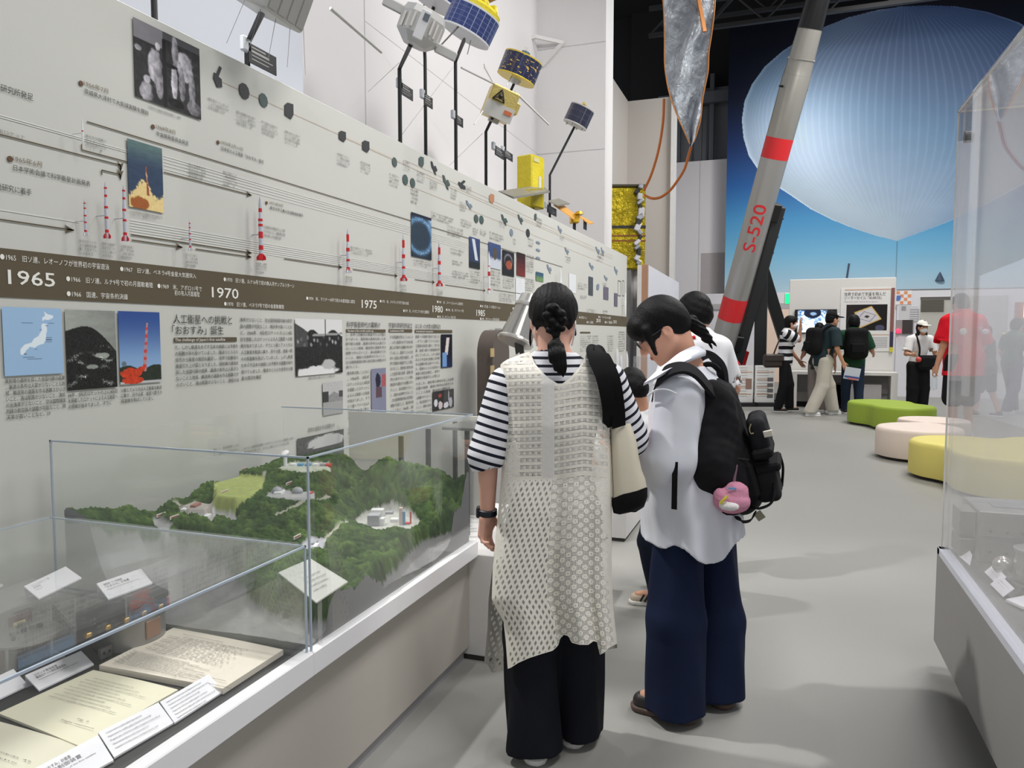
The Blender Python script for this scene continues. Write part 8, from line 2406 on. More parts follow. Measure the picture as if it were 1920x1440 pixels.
def tote():
 d = 2.39
 A = lambda x, y, dd=0.0: at(x, y, d+dd)
 c = A(1178, 880)
 t = thing('tote_bag', 'cream canvas tote with black base and black strap on the braided woman\'s shoulder', 'bag', (c[0], c[1], A(1178, 960)[2]))
 cv = M_cloth('canvas_cream', (222, 214, 194), 300); bk = M_cloth('canvas_black', (16, 16, 18), 300)
 S = SDF(A(1130, 975, -0.12)-0.12, A(1225, 780, 0.12)+0.12, 0.004)
 # body of the bag: flat pouch, wider towards the base
 n, m = 26, 40
 def ring(y, x0, x1, dep, off=0.0):
  th = np.linspace(0, 2*np.pi, 40, endpoint=False)
  cx, w = (x0+x1)/2, (x1-x0)/2
  return np.array([A(cx+w*np.sign(math.cos(a))*abs(math.cos(a))**0.6, y+off*math.cos(a)+2.5*math.sin(a*2), dep*math.sin(a)-0.01) for a in th])
 ys = [795, 830, 870, 905, 928]
 mb = MB().rings([ring(795, 1144, 1184, 0.035, 2), ring(830, 1145, 1194, 0.05, 0), ring(860, 1146, 1198, 0.055, -2), ring(885, 1147, 1203, 0.058, -4), ring(905, 1148, 1210, 0.06, -7), ring(925, 1148, 1213, 0.06, -9)], caps=False)
 obj('canvas_body', mb, cv, t, deg=80)
 mb = MB().rings([ring(924, 1147, 1214, 0.062, -9), ring(940, 1147, 1214, 0.063, -8), ring(955, 1150, 1208, 0.055, -6), ring(960, 1160, 1195, 0.04, -3)])
 obj('black_base', mb, bk, t, deg=60)
 obj('lining', MB().rings([ring(797, 1146, 1182, 0.032, 2), ring(815, 1148, 1180, 0.03, 2)]), bk, t)
 sp = spline([A(1143, 800, -0.05), A(1142, 760, -0.11), A(1132, 710, -0.125), A(1118, 676, -0.085), A(1112, 658, -0.02), A(1118, 662, 0.05), A(1130, 690, 0.12), A(1146, 740, 0.13), A(1165, 798, 0.04)], 50)
 w = 0.046
 T = np.gradient(sp, axis=0); T /= np.linalg.norm(T, axis=1)[:, None]
 ctr = A(1075, 740, 0.30)
 g = []
 for p, tt in zip(sp, T):
  out = p-ctr; out[2] *= 0.6; out = nv(out-tt*(out@tt)); sd = np.cross(tt, out)
  g.append([p-sd*w/2-out*0.002, p+sd*w/2-out*0.002, p+sd*w/2+out*0.003, p-sd*w/2+out*0.003])
 obj('strap', MB().rings([np.array(x) for x in g]), bk, t, deg=40)
 sp2 = spline([A(1160, 800, -0.055), A(1158, 765, -0.085), A(1150, 715, -0.105), A(1136, 680, -0.075), A(1126, 660, -0.02), A(1128, 664, 0.05), A(1140, 700, 0.10), A(1160, 798, 0.05)], 50)
 T = np.gradient(sp2, axis=0); T /= np.linalg.norm(T, axis=1)[:, None]; g = []
 for p, tt in zip(sp2, T):
  out = p-ctr; out[2] *= 0.6; out = nv(out-tt*(out@tt)); sd = np.cross(tt, out)
  g.append([p-sd*w/2-out*0.002, p+sd*w/2-out*0.002, p+sd*w/2+out*0.003, p-sd*w/2+out*0.003])
 obj('strap', MB().rings([np.array(x) for x in g]), bk, t, deg=40)
tote()
# ---------------------------------------------------------------- the bent woman in the white shirt
def woman_shirt():
 d = 2.66
 A = lambda x, y, dd=0.0: at(x, y, d+dd)
 left = -RH
 fw = nv(left*0.80+FH*0.60); rt = np.cross(fw, Z_)          # her right is the far side
 k = 0.97
 base = (onz(1262, 1325)+onz(1345, 1318))/2
 pit = math.radians(38); hd = nv(left*0.97+FH*0.1)
 hf = hd*math.cos(pit)-Z_*math.sin(pit); hu = Z_*math.cos(pit)+hd*math.sin(pit)
 J = dict(rt=rt, fw=fw, head=A(1240, 617, 0.0), hf=hf, hu=hu, neck=A(1288, 690, 0.01), pelvis=A(1300, 955, 0.02),
    shL=A(1268, 745, -0.15), shR=A(1300, 735, 0.17), elL=A(1256, 862, -0.16), elR=A(1250, 855, 0.17), wrL=A(1178, 850, 0.0), wrR=A(1180, 838, 0.10),
    hipL=A(1270, 985, -0.05), hipR=A(1330, 985, 0.08), knL=A(1266, 1160, -0.06), knR=A(1342, 1160, 0.08), anL=A(1268, 1290, -0.06)*np.array([1, 1, 0])+Z_*0.085, anR=A(1342, 1290, 0.06)*np.array([1, 1, 0])+Z_*0.085,
    toL=left*0.9+FH*0.5, toR=-FH*0.2+left*0.4)
 J['toR'] = nv(left*0.5+FH*0.8)
 J['dL'] = nv(J['wrL']-J['elL']); J['nL'] = Z_*0.6+rt*0.5; J['sL'] = Z_
 J['dR'] = nv(J['wrR']-J['elR']); J['nR'] = Z_*0.6-rt*0.5; J['sR'] = Z_
 sheer = NT('sheer_white_cotton'); ob = sheer.obj()
 c = sheer.mix(sheer.noise(7, 3, 0.5, ob).outputs[0], rgba((214, 217, 226)), rgba((230, 232, 240)))
 b = sheer.bsdf(c, 0.85, 0, 0.2, normal=sheer.bump(sheer.noise(380, 3, 0.6, ob).outputs[0], 0.15, 0.0012))
 MATS['sheer_white_cotton'] = sheer.m
 denim = M_cloth('denim_navy', (24, 34, 62), 420, 0.15)
 spec = dict(build=0.92, hair=False, skin=M_skin('skin_peach', (222, 170, 144)), shirt=None, trousers=dict(r=(0.090, 0.104, 0.108), mat=denim, lift=-0.05, fold=0.010, name='wide_jeans'),
    shoe=(M('shoe_dark', (44, 38, 38), 0.5), M('sole_brown', (96, 78, 70), 0.6)))
 t, RHh, RT = figure('woman in a loose white shirt with a ponytail bending her head to the left', base, J, spec, k=k, vox=0.0055)
 H = J['head']; P = lambda x, y, z: H+RHh@(np.array([x, y, z])*k)
 # hair with a fringe, drawn back to a ponytail
 S = SDF(H-0.20, H+0.20, 0.0045)
 S.ell(P(0, -0.012, 0.026), np.array([0.084, 0.101, 0.096])*k, RHh, 0.01)
 S.ell(P(0, -0.055, -0.01), np.array([0.066, 0.052, 0.060])*k, RHh, 0.03)
 S.ell(P(0, 0.068, 0.048), np.array([0.066, 0.040, 0.048])*k, RHh, 0.03)
 for s in (-1, 1): S.cap(P(s*0.070, 0.050, 0.03), P(s*0.066, 0.074, -0.055), 0.017*k, 0.007*k, 0.015)
 S.ell(P(0, 0.095, -0.048), np.array([0.058, 0.056, 0.070])*k, RHh, 0.012, op='cut')
 for s in (-1, 1): S.ell(P(s*0.090, 0.008, -0.034), np.array([0.028, 0.040, 0.040])*k, RHh, 0.010, op='cut')
 S.fold(lambda X, Y, Z: 0.0012*snoise(X, Y, Z, 20, 3)+0.0006*np.sin(((Y-H[1])*0.5+(X-H[0])*0.4+(Z-H[2]))*560))
 hr = S.obj('hair', hair_b, t)
 T = SDF(A(1305, 620, 0.0)-0.17, A(1305, 620, 0.0)+0.17, 0.004)
 pp = [A(1280, 600, 0.0), A(1296, 605, 0.01), A(1312, 618, 0.01), A(1326, 634, 0.01), A(1338, 644, 0.01)]
 for (a, b_), (r0, r1) in zip(zip(pp[:-1], pp[1:]), ((0.024, 0.024), (0.024, 0.022), (0.022, 0.016), (0.016, 0.004))): T.cap(a, b_, r0, r1, 0.01)
 T.fold(lambda X, Y, Z: 0.002*np.sin((Z+X*0.5)*420))
 T.obj('pony_tail', hair_b, hr)
 for k_, (a, b_) in enumerate((((1330, 636), (1344, 650)), ((1326, 638), (1336, 655)))):
  obj('hair_strand', MB().tube(spline([A(*a, 0.01), A((a[0]+b_[0])/2, (a[1]+b_[1])/2-1, 0.01), A(*b_, 0.01)], 8), [0.005]*6+[0.003, 0.0006], 6), hair_b, hr)
 obj('hair_tie', MB().ball(A(1283, 600, 0.0), 0.026), M('tie_black', (16, 16, 18), 0.6), hr)
 # glasses
 wm = M('spectacle_wire', (70, 70, 76), 0.3, metal=0.6)
 g = None
 for s in (-1, 1):
  th = np.linspace(0, 2*np.pi, 25)
  ringp = np.array([P(s*0.034+0.024*math.cos(a), 0.102, 0.002+0.019*math.sin(a)) for a in th])
  o = obj('spectacles' if g is None else 'spectacle_rim', MB().tube(ringp, 0.0014, 5), wm, t if g is None else g); g = g or o
  obj('spectacle_arm', MB().tube([P(s*0.058, 0.100, 0.006), P(s*0.078, 0.05, 0.006), P(s*0.080, 0.0, 0.004)], 0.0014, 5), wm, g)
 obj('spectacle_bridge', MB().tube([P(-0.010, 0.104, 0.004), P(0, 0.108, 0.008), P(0.010, 0.104, 0.004)], 0.0014, 5), wm, g)
 # shirt: loose body, wide sleeves, curved hem, big collar
 lo = A(1170, 1050, -0.35)-0.15; hi = A(1400, 640, 0.35)+0.2
 lo = np.minimum(A(1170, 1050, -0.35), A(1420, 1050, 0.4))-0.1; hi = np.maximum(A(1170, 640, 0.4), A(1420, 640, -0.35))+0.15; lo[2] = 0.45; hi[2] = 1.50
 C = SDF(lo, hi, 0.0055)
 tl = nv(J['neck']-J['pelvis']); RTT = RT
 C.cap(J['shL']*0.9+J['shR']*0.1, J['shR']*0.9+J['shL']*0.1, 0.070, None, 0.05)
 C.ell(J['neck']*0.62+J['pelvis']*0.38, np.array([0.185, 0.135, 0.22]), RTT, 0.06)
 C.ell(A(1292, 905, 0.0), np.array([0.200, 0.145, 0.24]), RTT, 0.06)
 C.cap(A(1292, 900, 0.0), A(1296, 1040, 0.0), 0.165, 0.196, 0.05, flat=(fw, 0.96))
 C.cap(J['neck']-tl*0.06, J['neck']-tl*0.01, 0.085, 0.062, 0.03)
 for q, e, w in (('L', 'elL', 'wrL'), ('R', 'elR', 'wrR')):
  C.cap(J['sh'+q], J[e], 0.078, 0.086, 0.02); C.cap(J[e], J[e]*0.25+J[w]*0.75, 0.084, 0.058, 0.03)
  C.ell(J[e]*0.8+J[w]*0.2-Z_*0.015, (0.085, 0.085, 0.075), None, 0.03)
 up = Z_
 cx = A(1292, 1010, 0.0)
 C.fold(lambda X, Y, Z: np.clip((1.15-Z)/0.35, 0.1, 1)*0.009*np.sin(((X-cx[0])*RH[0]+(Y-cx[1])*RH[1])*62+1.4*np.sin(Z*9)+np.sin(((X-cx[0])*FH[0]+(Y-cx[1])*FH[1])*30))+0.006*snoise(X, Y, Z, 5, 8)+0.003*snoise(X, Y, Z*0.6, 14, 9))
 C.ell(J['neck']+tl*0.04, (0.075, 0.075, 0.06), RTT, 0.006, op='cut')
 C.shell(0.014)
 # hem: lower at the back, notched at the sides
 sl, (X, Y, Z) = C.view(C.lo, C.lo+C.h*np.array(C.D.shape))
 uu = (X-cx[0])*RH[0]+(Y-cx[1])*RH[1]
 hem = np.interp(np.broadcast_to(uu, np.broadcast_shapes(X.shape, Y.shape)), np.array([-95, -62, -45, -28, -8, 8, 28, 48, 75, 100])/526., [A(1200, y, 0)[2] for y in (1008, 1008, 1000, 1006, 1022, 1030, 1028, 1016, 1002, 996)])
 hem2 = hem+0.0
 C.D = np.maximum(C.D, (hem2-Z)).astype(np.float32)
 sh = C.obj('white_shirt', sheer.m, t)
 # seams and collar
 seam = M('seam_white', (236, 237, 242), 0.8)
 obj('yoke_seam', MB().tube(spline([A(1214, 742, -0.17), A(1232, 731, -0.215), A(1252, 731, -0.235), A(1268, 738, -0.235)], 16), 0.0035, 6), seam, sh)
 pts = [(1207, 718, -0.17), (1226, 709, -0.225), (1255, 692, -0.235), (1285, 677, -0.20), (1312, 666, -0.12), (1324, 662, -0.02)]
 inner = [(1238, 688, -0.08), (1250, 680, -0.10), (1270, 664, -0.10), (1288, 654, -0.08), (1305, 648, -0.04), (1316, 650, 0.02)]
 o_ = spline([A(*p) for p in pts], 24); i_ = spline([A(*p) for p in inner], 24)
 cl = [np.array([i_[j], i_[j]*0.4+o_[j]*0.6-FH*0.02, o_[j], o_[j]-Z_*0.010+FH*0.01, i_[j]*0.4+o_[j]*0.6-Z_*0.014, i_[j]-Z_*0.012]) for j in range(24)]
 obj('collar', MB().rings(cl), sheer.m, sh, deg=70)
 return t, J
WB, JB = woman_shirt()
def backpack():
 d = 2.66
 A = lambda x, y, dd=0.0: at(x, y, d+dd)
 c = A(1385, 830)
 t = thing('backpack', 'big black backpack with flap pockets worn by the bent woman', 'bag', (c[0], c[1], A(1385, 980)[2]))
 bk = M_cloth('pack_black', (25, 25, 28), 260, 0.18); bk2 = M_cloth('pack_charcoal', (36, 36, 39), 260, 0.18); wb = M_cloth('webbing_black', (18, 18, 20), 600)
 S = SDF(A(1285, 985, -0.22)-0.12, A(1475, 680, 0.28)+0.12, 0.0055)
 lo = np.minimum(A(1250, 1000, -0.3), A(1490, 1000, 0.3))-0.05; hi = np.maximum(A(1270, 660, 0.3), A(1490, 660, -0.3))+0.05
 S = SDF(lo, hi, 0.0055)
 ax = nv(A(1332, 700, 0.03)-A(1400, 950, 0.03))                # leaning along her back
 out = nv(RH*0.93-FH*0.35); out = nv(out-ax*(out@ax)); sd = np.cross(ax, out)
 R = np.stack([sd, out, ax], 1)
 m = A(1357, 838, 0.02)
 S.box(m, (0.135, 0.085, 0.225), R, 0.06, 0.02)
 S.ell(m+ax*0.15+out*-0.01, (0.125, 0.08, 0.12), R, 0.05)
 S.ell(m-ax*0.10+out*0.02, (0.145, 0.10, 0.14), R, 0.05)
 S.ell(A(1344, 885, -0.04), (0.13, 0.115, 0.13), R, 0.05)
 S.cap(A(1336, 745, -0.09), A(1326, 865, -0.11), 0.055, 0.085, 0.05); S.cap(A(1326, 865, -0.11), A(1346, 925, -0.09), 0.085, 0.080, 0.05)
 S.fold(lambda X, Y, Z: 0.007*snoise(X, Y, Z, 8, 12)+0.003*snoise(X, Y, Z, 22, 13))
 S.obj('main_body', bk, t)
 def pocket(nm, px, py, dd, hs, mat, rnd=0.025):
  K = SDF(A(px, py, dd)-0.16, A(px, py, dd)+0.16, 0.005); K.box(A(px, py, dd), hs, R, rnd, 0.01); K.fold(lambda X, Y, Z: 0.004*snoise(X, Y, Z, 10, int(px)))
  return K.obj(nm, mat, t)
 p1 = pocket('upper_pocket', 1425, 815, -0.06, (0.085, 0.032, 0.075), bk2)
 p2 = pocket('lower_pocket', 1436, 893, -0.05, (0.085, 0.042, 0.075), bk2)
 obj('pocket_flap', MB().box(A(1431, 842, -0.09), (0.165, 0.070, 0.030), R, bev=0.008), bk, p1)
 obj('pocket_flap', MB().box(A(1440, 868, -0.075), (0.165, 0.088, 0.030), R, bev=0.008), bk, p2)
 obj('side_pocket', MB().box(A(1385, 905, -0.12), (0.03, 0.12, 0.13), R, bev=0.012), bk, t)
 obj('brand_patch', MB().box(A(1440, 813, -0.155), (0.010, 0.030, 0.022), R, bev=0.002), M('patch_pale', (214, 208, 196), 0.6), t)
 obj('zip_puller', MB().tube(spline([A(1408, 795, -0.14), A(1405, 805, -0.145), A(1408, 813, -0.145), A(1413, 812, -0.145)], 10), 0.0022, 6), M('zip_brass', (170, 156, 124), 0.4, metal=0.5), t)
 obj('zip_line', MB().tube(spline([A(1318, 812, -0.135), A(1345, 840, -0.15), A(1380, 858, -0.155), A(1404, 862, -0.15)], 16), 0.003, 5), M('zip_dark', (14, 14, 15), 0.4), t)
 obj('pull_tab', MB().box(A(1360, 875, -0.165), (0.004, 0.008, 0.026), R@rotx(0.5)), M('tab_rust', (150, 70, 42), 0.6), t)
 obj('zip_puller', MB().box(A(1366, 849, -0.165), (0.006, 0.020, 0.008), R), M('zip_steel', (130, 132, 136), 0.35, metal=0.6), t)
 def strap(nm, pts, w, th, mat, ctr, n=40):
  sp = spline([A(*p) for p in pts], n); T = np.gradient(sp, axis=0); T /= np.linalg.norm(T, axis=1)[:, None]; g = []
  for p, tt in zip(sp, T):
   o = p-ctr; o = nv(o-tt*(o@tt)); s_ = np.cross(tt, o)
   g.append(np.array([p-s_*w/2-o*th/2, p+s_*w/2-o*th/2, p+s_*w/2+o*th/2, p-s_*w/2+o*th/2]))
  return obj(nm, MB().rings(g), mat, t, deg=50)
 ctr = A(1292, 790, 0.0)
 strap('shoulder_strap', [(1348, 752, -0.10), (1325, 722, -0.16), (1306, 701, -0.20), (1284, 690, -0.225), (1262, 692, -0.228), (1246, 701, -0.21), (1234, 716, -0.15), (1228, 745, -0.05)], 0.042, 0.014, bk2, ctr)
 strap('shoulder_strap', [(1356, 720, 0.05), (1352, 690, 0.05), (1340, 672, 0.05), (1326, 664, 0.06), (1310, 668, 0.10), (1285, 690, 0.17)], 0.05, 0.016, bk2, ctr)
 obj('haul_loop', MB().tube(spline([A(1312, 694, 0.0), A(1322, 684, -0.02), A(1336, 684, -0.02), A(1348, 694, 0.0)], 16), 0.010, 8), wb, t)
 ln = lambda nm, pts, w=0.022: strap(nm, pts, w, 0.004, wb, A(1330, 860, 0.0), 30)
 ln('hanging_strap', [(1266, 866, -0.25), (1265, 900, -0.255), (1264, 955, -0.26)], 0.018)
 ln('waist_strap', [(1448, 905, -0.12), (1452, 925, -0.15), (1444, 945, -0.15), (1420, 954, -0.14), (1405, 950, -0.12)])
 ln('waist_strap', [(1380, 968, -0.12), (1392, 978, -0.14), (1408, 975, -0.14), (1416, 960, -0.12)])
 ln('waist_strap', [(1462, 850, -0.03), (1468, 875, -0.03), (1466, 912, -0.04)])
 obj('care_label', MB().box(A(1424, 967, -0.10), (0.004, 0.028, 0.030), R@rotx(0.4)), M('label_khaki', (146, 142, 122), 0.7), t)
 # plain pink plush charm on a short strap
 q = A(1372, 938, -0.20)
 p = thing('plush_charm', 'plain fluffy pink plush charm dangling from the black backpack', 'charm', q)
 fur = M('plush_pink', (236, 160, 188), 0.95, var=0.10, vscale=40, bump=0.8, bscale=420, bdist=0.006)
 K = SDF(q-0.10, q+0.12, 0.0035)
 K.ell(A(1372, 940, -0.20), (0.060, 0.050, 0.040), None, 0.01); K.ell(A(1380, 920, -0.20), (0.040, 0.036, 0.030), None, 0.015); K.ell(A(1350, 930, -0.205), (0.022, 0.020, 0.026), None, 0.012)
 K.fold(lambda X, Y, Z: 0.002*snoise(X, Y, Z, 60, 2)+0.0014*snoise(X, Y, Z, 130, 5))
 K.obj('plush_body', fur, p)
 K = SDF(q-0.12, q+0.10, 0.0035); K.ell(A(1367, 949, -0.240), (0.033, 0.020, 0.015), None, 0.0); K.fold(lambda X, Y, Z: 0.0018*snoise(X, Y, Z, 90, 4)); K.obj('white_patch', M('plush_white', (240, 236, 236), 0.95, bump=0.6, bscale=400), p)
 obj('yellow_ribbon', MB().tube(spline([A(1350, 944, -0.245), A(1357, 937, -0.25), A(1364, 930, -0.25)], 8), 0.005, 6), M('ribbon_yellow', (226, 214, 70), 0.7), p)
 obj('charm_strap', MB().tube(spline([A(1381, 872, -0.165), A(1378, 890, -0.18), A(1376, 906, -0.19)], 10), 0.005, 6), M('strap_mixed', (120, 84, 104), 0.5, var=0.5, vscale=70), p)
 obj('blue_tag', MB().box(A(1373, 916, -0.232), (0.026, 0.004, 0.006)), M('tag_blue', (110, 170, 216), 0.5), p)
backpack()
# ---------------------------------------------------------------- boy crouching over the case, man beyond
def boy():
 d = 3.6
 A = lambda x, y, dd=0.0: at(x, y, d+dd)
 left = -RH; fw = nv(left*0.45+FH*0.8); k = 0.82
 base = onz(1205, 1140)
 J = std_pose(base, fw, k, 0.06, 0.1, head_pitch=0.5)
 sh = A(1182, 726)-J['head']
 J['head'] = A(1183, 727); J['neck'] = A(1200, 778); J['pelvis'] = A(1252, 930)
 for q, s in (('L', -1), ('R', 1)):
  J['sh'+q] = J['neck']+J['rt']*s*0.13-Z_*0.05
  J['el'+q] = J['sh'+q]+fw*0.10-Z_*0.18+J['rt']*s*0.02; J['wr'+q] = J['el'+q]+fw*0.19+Z_*0.0
  J['d'+q] = fw; J['n'+q] = -Z_; J['s'+q] = -J['rt']*s
  J['hip'+q] = J['pelvis']+J['rt']*s*0.07-Z_*0.05
  J['kn'+q] = np.array([J['hip'+q][0], J['hip'+q][1], 0.36])+fw*0.05
  J['an'+q] = onz(1232 if s < 0 else 1262, 1135 if s < 0 else 1140)+Z_*0.075
 J['toL'] = nv(left*0.95+FH*0.2); J['toR'] = fw
 hd = nv(left*0.55+FH*0.7); J['hf'] = nv(hd*0.85-Z_*0.5); J['hu'] = nv(Z_*0.85+hd*0.5)
 spec = dict(skin=skin2, hairv=0.004, build=0.9, vox=0.007, shirt=dict(e=0.014, hem=0.05, sleeve=0.9, mat=M_cloth('shirt_pale', (222, 222, 226)), sr=(0.055, 0.055)),
    trousers=dict(r=(0.075, 0.065, 0.060), mat=M_cloth('trousers_dark_navy', (26, 32, 50)), lift=-0.01), shoe=(M('sneaker_beige', (186, 172, 152), 0.7), M('sole_pale', (226, 224, 218), 0.5)))
 t, a, b = figure('boy with short dark hair leaning over a case between the two women', base, J, spec, k=k, vox=0.007)
 g = np.array([J['anL'][0], J['anL'][1], 0]); dd = nv(J['toL']*np.array([1, 1, 0])); sd = np.cross(dd, Z_)
 if sd@FH > 0: sd = -sd
 for i in range(3): obj('shoe_stripe', MB().box(g+dd*(0.03+0.022*i)+sd*0.037+Z_*0.045, (0.004, 0.010, 0.04), np.stack([sd, dd, Z_], 1)@rotx(0.5)), M('stripe_black', (30, 30, 32), 0.6), t)
boy()
def man_white():
 d = 4.2
 A = lambda x, y, dd=0.0: at(x, y, d+dd)
 left = -RH; fw = nv(left*0.35+FH*0.9)
 base = A(1306, 900)*np.array([1, 1, 0])
 J = std_pose(base, fw, 0.90, 0.0, 0.08, head_pitch=0.35, head_yaw=-0.3)
 off = A(1301, 586)-J['head']
 for q in ('head', 'neck', 'shL', 'shR', 'elL', 'elR', 'wrL', 'wrR', 'pelvis'): J[q] = J[q]+off*np.array([1, 1, 0])+np.array([0, 0, off[2] if q != 'pelvis' else off[2]*0.5])
 red = M_cloth('collar_red', (204, 44, 50))
 spec = dict(skin=skin2, hairv=0.014, shirt=dict(e=0.022, hem=0.12, sleeve=0.9, mat=M_cloth('polo_white', (228, 228, 232)), sr=(0.064, 0.064)), trousers=dict(r=(0.09, 0.08, 0.075), mat=M_cloth('trousers_navy_plain', (28, 34, 54))), shoe=(M('shoe_dark', (44, 38, 38), 0.5), M('sole_brown', (96, 78, 70), 0.6)))
 t, a, b = figure('man with short black hair and white shirt standing behind the ponytail', base, J, spec, k=0.92, vox=0.0075)
 obj('red_collar_edge', MB().tube(spline([A(1288, 640, -0.10), A(1296, 634, -0.14), A(1304, 632, -0.15)], 8), 0.010, 6), red, t)
man_white()
# ---------------------------------------------------------------- visitors in the far half of the hall
def pack(J, t_label, mat, w=0.30, h=0.44, dp=0.20, extra=None):
 """rucksack on a figure's back, a thing of its own"""
 fw, rt = J['fw'], J['rt']; c = J['neck']*0.58+J['pelvis']*0.42-fw*(0.13+dp/2)
 t = thing('backpack', t_label, 'bag', c-Z_*h/2)
 R = np.stack([rt, fw, Z_], 1)
 S = SDF(c-0.34, c+0.34, 0.010); S.box(c, (w/2, dp/2, h/2), R, 0.08, 0.02); S.ell(c-Z_*0.08-fw*0.02, (w*0.52, dp*0.62, h*0.38), R, 0.04)
 S.obj('main_body', mat, t)
 for s in (-1, 1):
  sp = spline([c+rt*s*0.09+fw*dp*0.4+Z_*h*0.35, J['neck']+rt*s*0.10-fw*0.10+Z_*0.01, J['neck']+rt*s*0.11+Z_*0.02, J['neck']+rt*s*0.12+fw*0.11-Z_*0.10, c+rt*s*0.15+fw*(dp*0.5+0.18)-Z_*h*0.2], 16)
  obj('shoulder_strap', MB().tube(sp, 0.020, 6), mat, t)
 obj('front_pocket', MB().box(c-fw*dp*0.62-Z_*0.08, (w*0.6, 0.06, h*0.32), R, bev=0.02), mat, t)
 if extra: obj('white_tag', MB().box(c+rt*extra*w*0.52+Z_*0.06, (0.02, 0.05, 0.06), R, bev=0.004), M('tag_white', (226, 226, 220), 0.6), t)
 return t
blackc = M_cloth('cloth_black', (24, 24, 27)); packm = M_cloth('pack_plain_black', (20, 20, 22)); dshoe = (M('shoe_black', (28, 28, 30), 0.5), M('sole_white', (0, 0, 0)))
wshoe = (M('shoe_bright', (224, 226, 228), 0.5), M('sole_white', (0, 0, 0)))
GRP = 'visitors in the far half of the hall'
def far(label, px, py, heading, k, spec, **kw):
 b = onz(px, py); J = std_pose(b, heading, k, **kw); return b, J
V = 0.0085
R_, B_ = RH, -FH
# masked man in stripes, arm raised to the screen
b, J = far('', 1469, 772, RH*0.92-FH*0.3, 1.0, None, stride=0.10, head_pitch=-0.05)
J['elR'] = J['shR']+RH*0.20-Z_*0.10; J['wrR'] = J['elR']+RH*0.02+Z_*0.25+J['rt']*0.05; J['dR'] = Z_; J['nR'] = RH; J['sR'] = FH
J['elL'] = J['shL']+RH*0.06-Z_*0.28-FH*0.05; J['wrL'] = J['elL']+RH*0.16-Z_*0.20; J['dL'] = nv(J['wrL']-J['elL'])
kk = 0.985
figure('masked person in black and white striped shirt raising a hand to the screen', b, J, dict(skin=skin2, fringe=True, hairv=0.018, mask=True, shirt=dict(e=0.028, hem=0.10, sleeve=0.85, sr=(0.09, 0.085), mat=M_stripe('bold_stripe', (232, 232, 236), (26, 28, 34), 0.125, 0.48, 0.03)), trousers=dict(r=(0.095, 0.085, 0.075), mat=blackc), shoe=dshoe), GRP, vox=V)
# his shoulder bag
c = J['pelvis']-RH*0.24-FH*0.10-Z_*0.02
t = thing('shoulder_bag', 'small dark brown shoulder bag at the striped person\'s hip', 'bag', c-Z_*0.13)
bm_ = M('bag_brown', (52, 42, 40), 0.5)
obj('bag_body', MB().box(c, (0.34, 0.14, 0.24), rotz(YAW), bev=0.04), bm_, t); obj('flap', MB().box(c-FH*0.06+Z_*0.05, (0.33, 0.06, 0.13), rotz(YAW), bev=0.02), bm_, t)
obj('strap', MB().tube(spline([c+Z_*0.1, c+Z_*0.30+RH*0.06-FH*0.04, J['shL']-RH*0.06+Z_*0.07, J['neck']+RH*0.05+Z_*0.03], 14), 0.014, 6), bm_, t)
# young man in a cap walking right
b, J = far('', 1540, 779, RH*0.98+FH*0.15, 1.04, None, stride=0.26, head_pitch=0.12, lean=0.10, armL=(0.05, 0.10), armR=(0.05, 0.06))
kf = 1.04
figure('young man in black cap and dark teal shirt walking past the screen', b, J, dict(skin=skin2, cap=M_cloth('cap_black', (20, 20, 22)), shirt=dict(e=0.026, hem=0.13, sleeve=0.95, sr=(0.085, 0.085), mat=M_cloth('tee_teal', (40, 54, 60))), trousers=dict(r=(0.115, 0.105, 0.098), mat=M_cloth('trousers_stone', (196, 190, 178)), lift=-0.02), shoe=wshoe), GRP, k=kf, vox=V)
pack(J, 'black backpack on the young man in the cap', packm, extra=-1)
hc = J['wrR']+J['dR']*0.09
obj('cap_emblem', MB().box(J['head']+np.array(J['rt'])*0.085+Z_*0.07+J['fw']*0.05, (0.04, 0.02, 0.03), rotz(YAW), bev=0.005), M('emblem_white', (230, 230, 230), 0.6), bpy.data.objects['person.005'] if 'person.005' in bpy.data.objects else None)
t = thing('leaflet', 'blue and white leaflet held by the young man in the cap', 'leaflet', hc)
Rl = rotz(YAW)@rotx(0.1)@roty(0.15)
obj('sheet', MB().box(hc+RH*0.12-Z_*0.10, (0.26, 0.006, 0.20), Rl), M('leaflet_white', (206, 212, 226), 0.6), t)
obj('blue_stripe', MB().box(hc+RH*0.12-Z_*0.16-FH*0.004, (0.26, 0.004, 0.03), Rl), M('leaflet_blue', (60, 84, 150), 0.6), t)
obj('red_panel', MB().box(hc+RH*0.13-Z_*0.19-FH*0.005, (0.16, 0.004, 0.03), Rl), M('leaflet_red', (206, 120, 120), 0.6), t)
# somebody half hidden behind him
b, J = far('', 1532, 774, RH*0.4+FH, 0.93, None, armL=(0.12, 0.2), head_pitch=0.2)
figure('person mostly hidden behind the young man in the cap', b, J, dict(skin=skin2, shirt=dict(e=0.02, hem=0.1, mat=M_cloth('tee_charcoal', (62, 64, 66))), trousers=dict(r=(0.09, 0.08, 0.07), mat=M_cloth('trousers_grey', (150, 140, 136))), shoe=wshoe), GRP, k=0.93, vox=V)
# green shirt, back to us
b, J = far('', 1597, 776, FH*0.95+RH*0.25, 1.0, None, armL=(0.12, 0.10), armR=(0.25, 0.20), head_pitch=0.15, stride=0.05)
figure('person in dark green shirt and jeans reading the poster with back turned', b, J, dict(skin=skin2, hairv=0.026, shirt=dict(e=0.034, hem=0.12, sleeve=0.9, sr=(0.09, 0.085), mat=M_cloth('tee_green', (34, 72, 50))), trousers=dict(r=(0.098, 0.080, 0.066), mat=M_cloth('jeans_dark', (36, 48, 66))), shoe=dshoe), GRP, vox=V)
pack(J, 'big black backpack on the person in dark green', packm, 0.36, 0.52, 0.22)
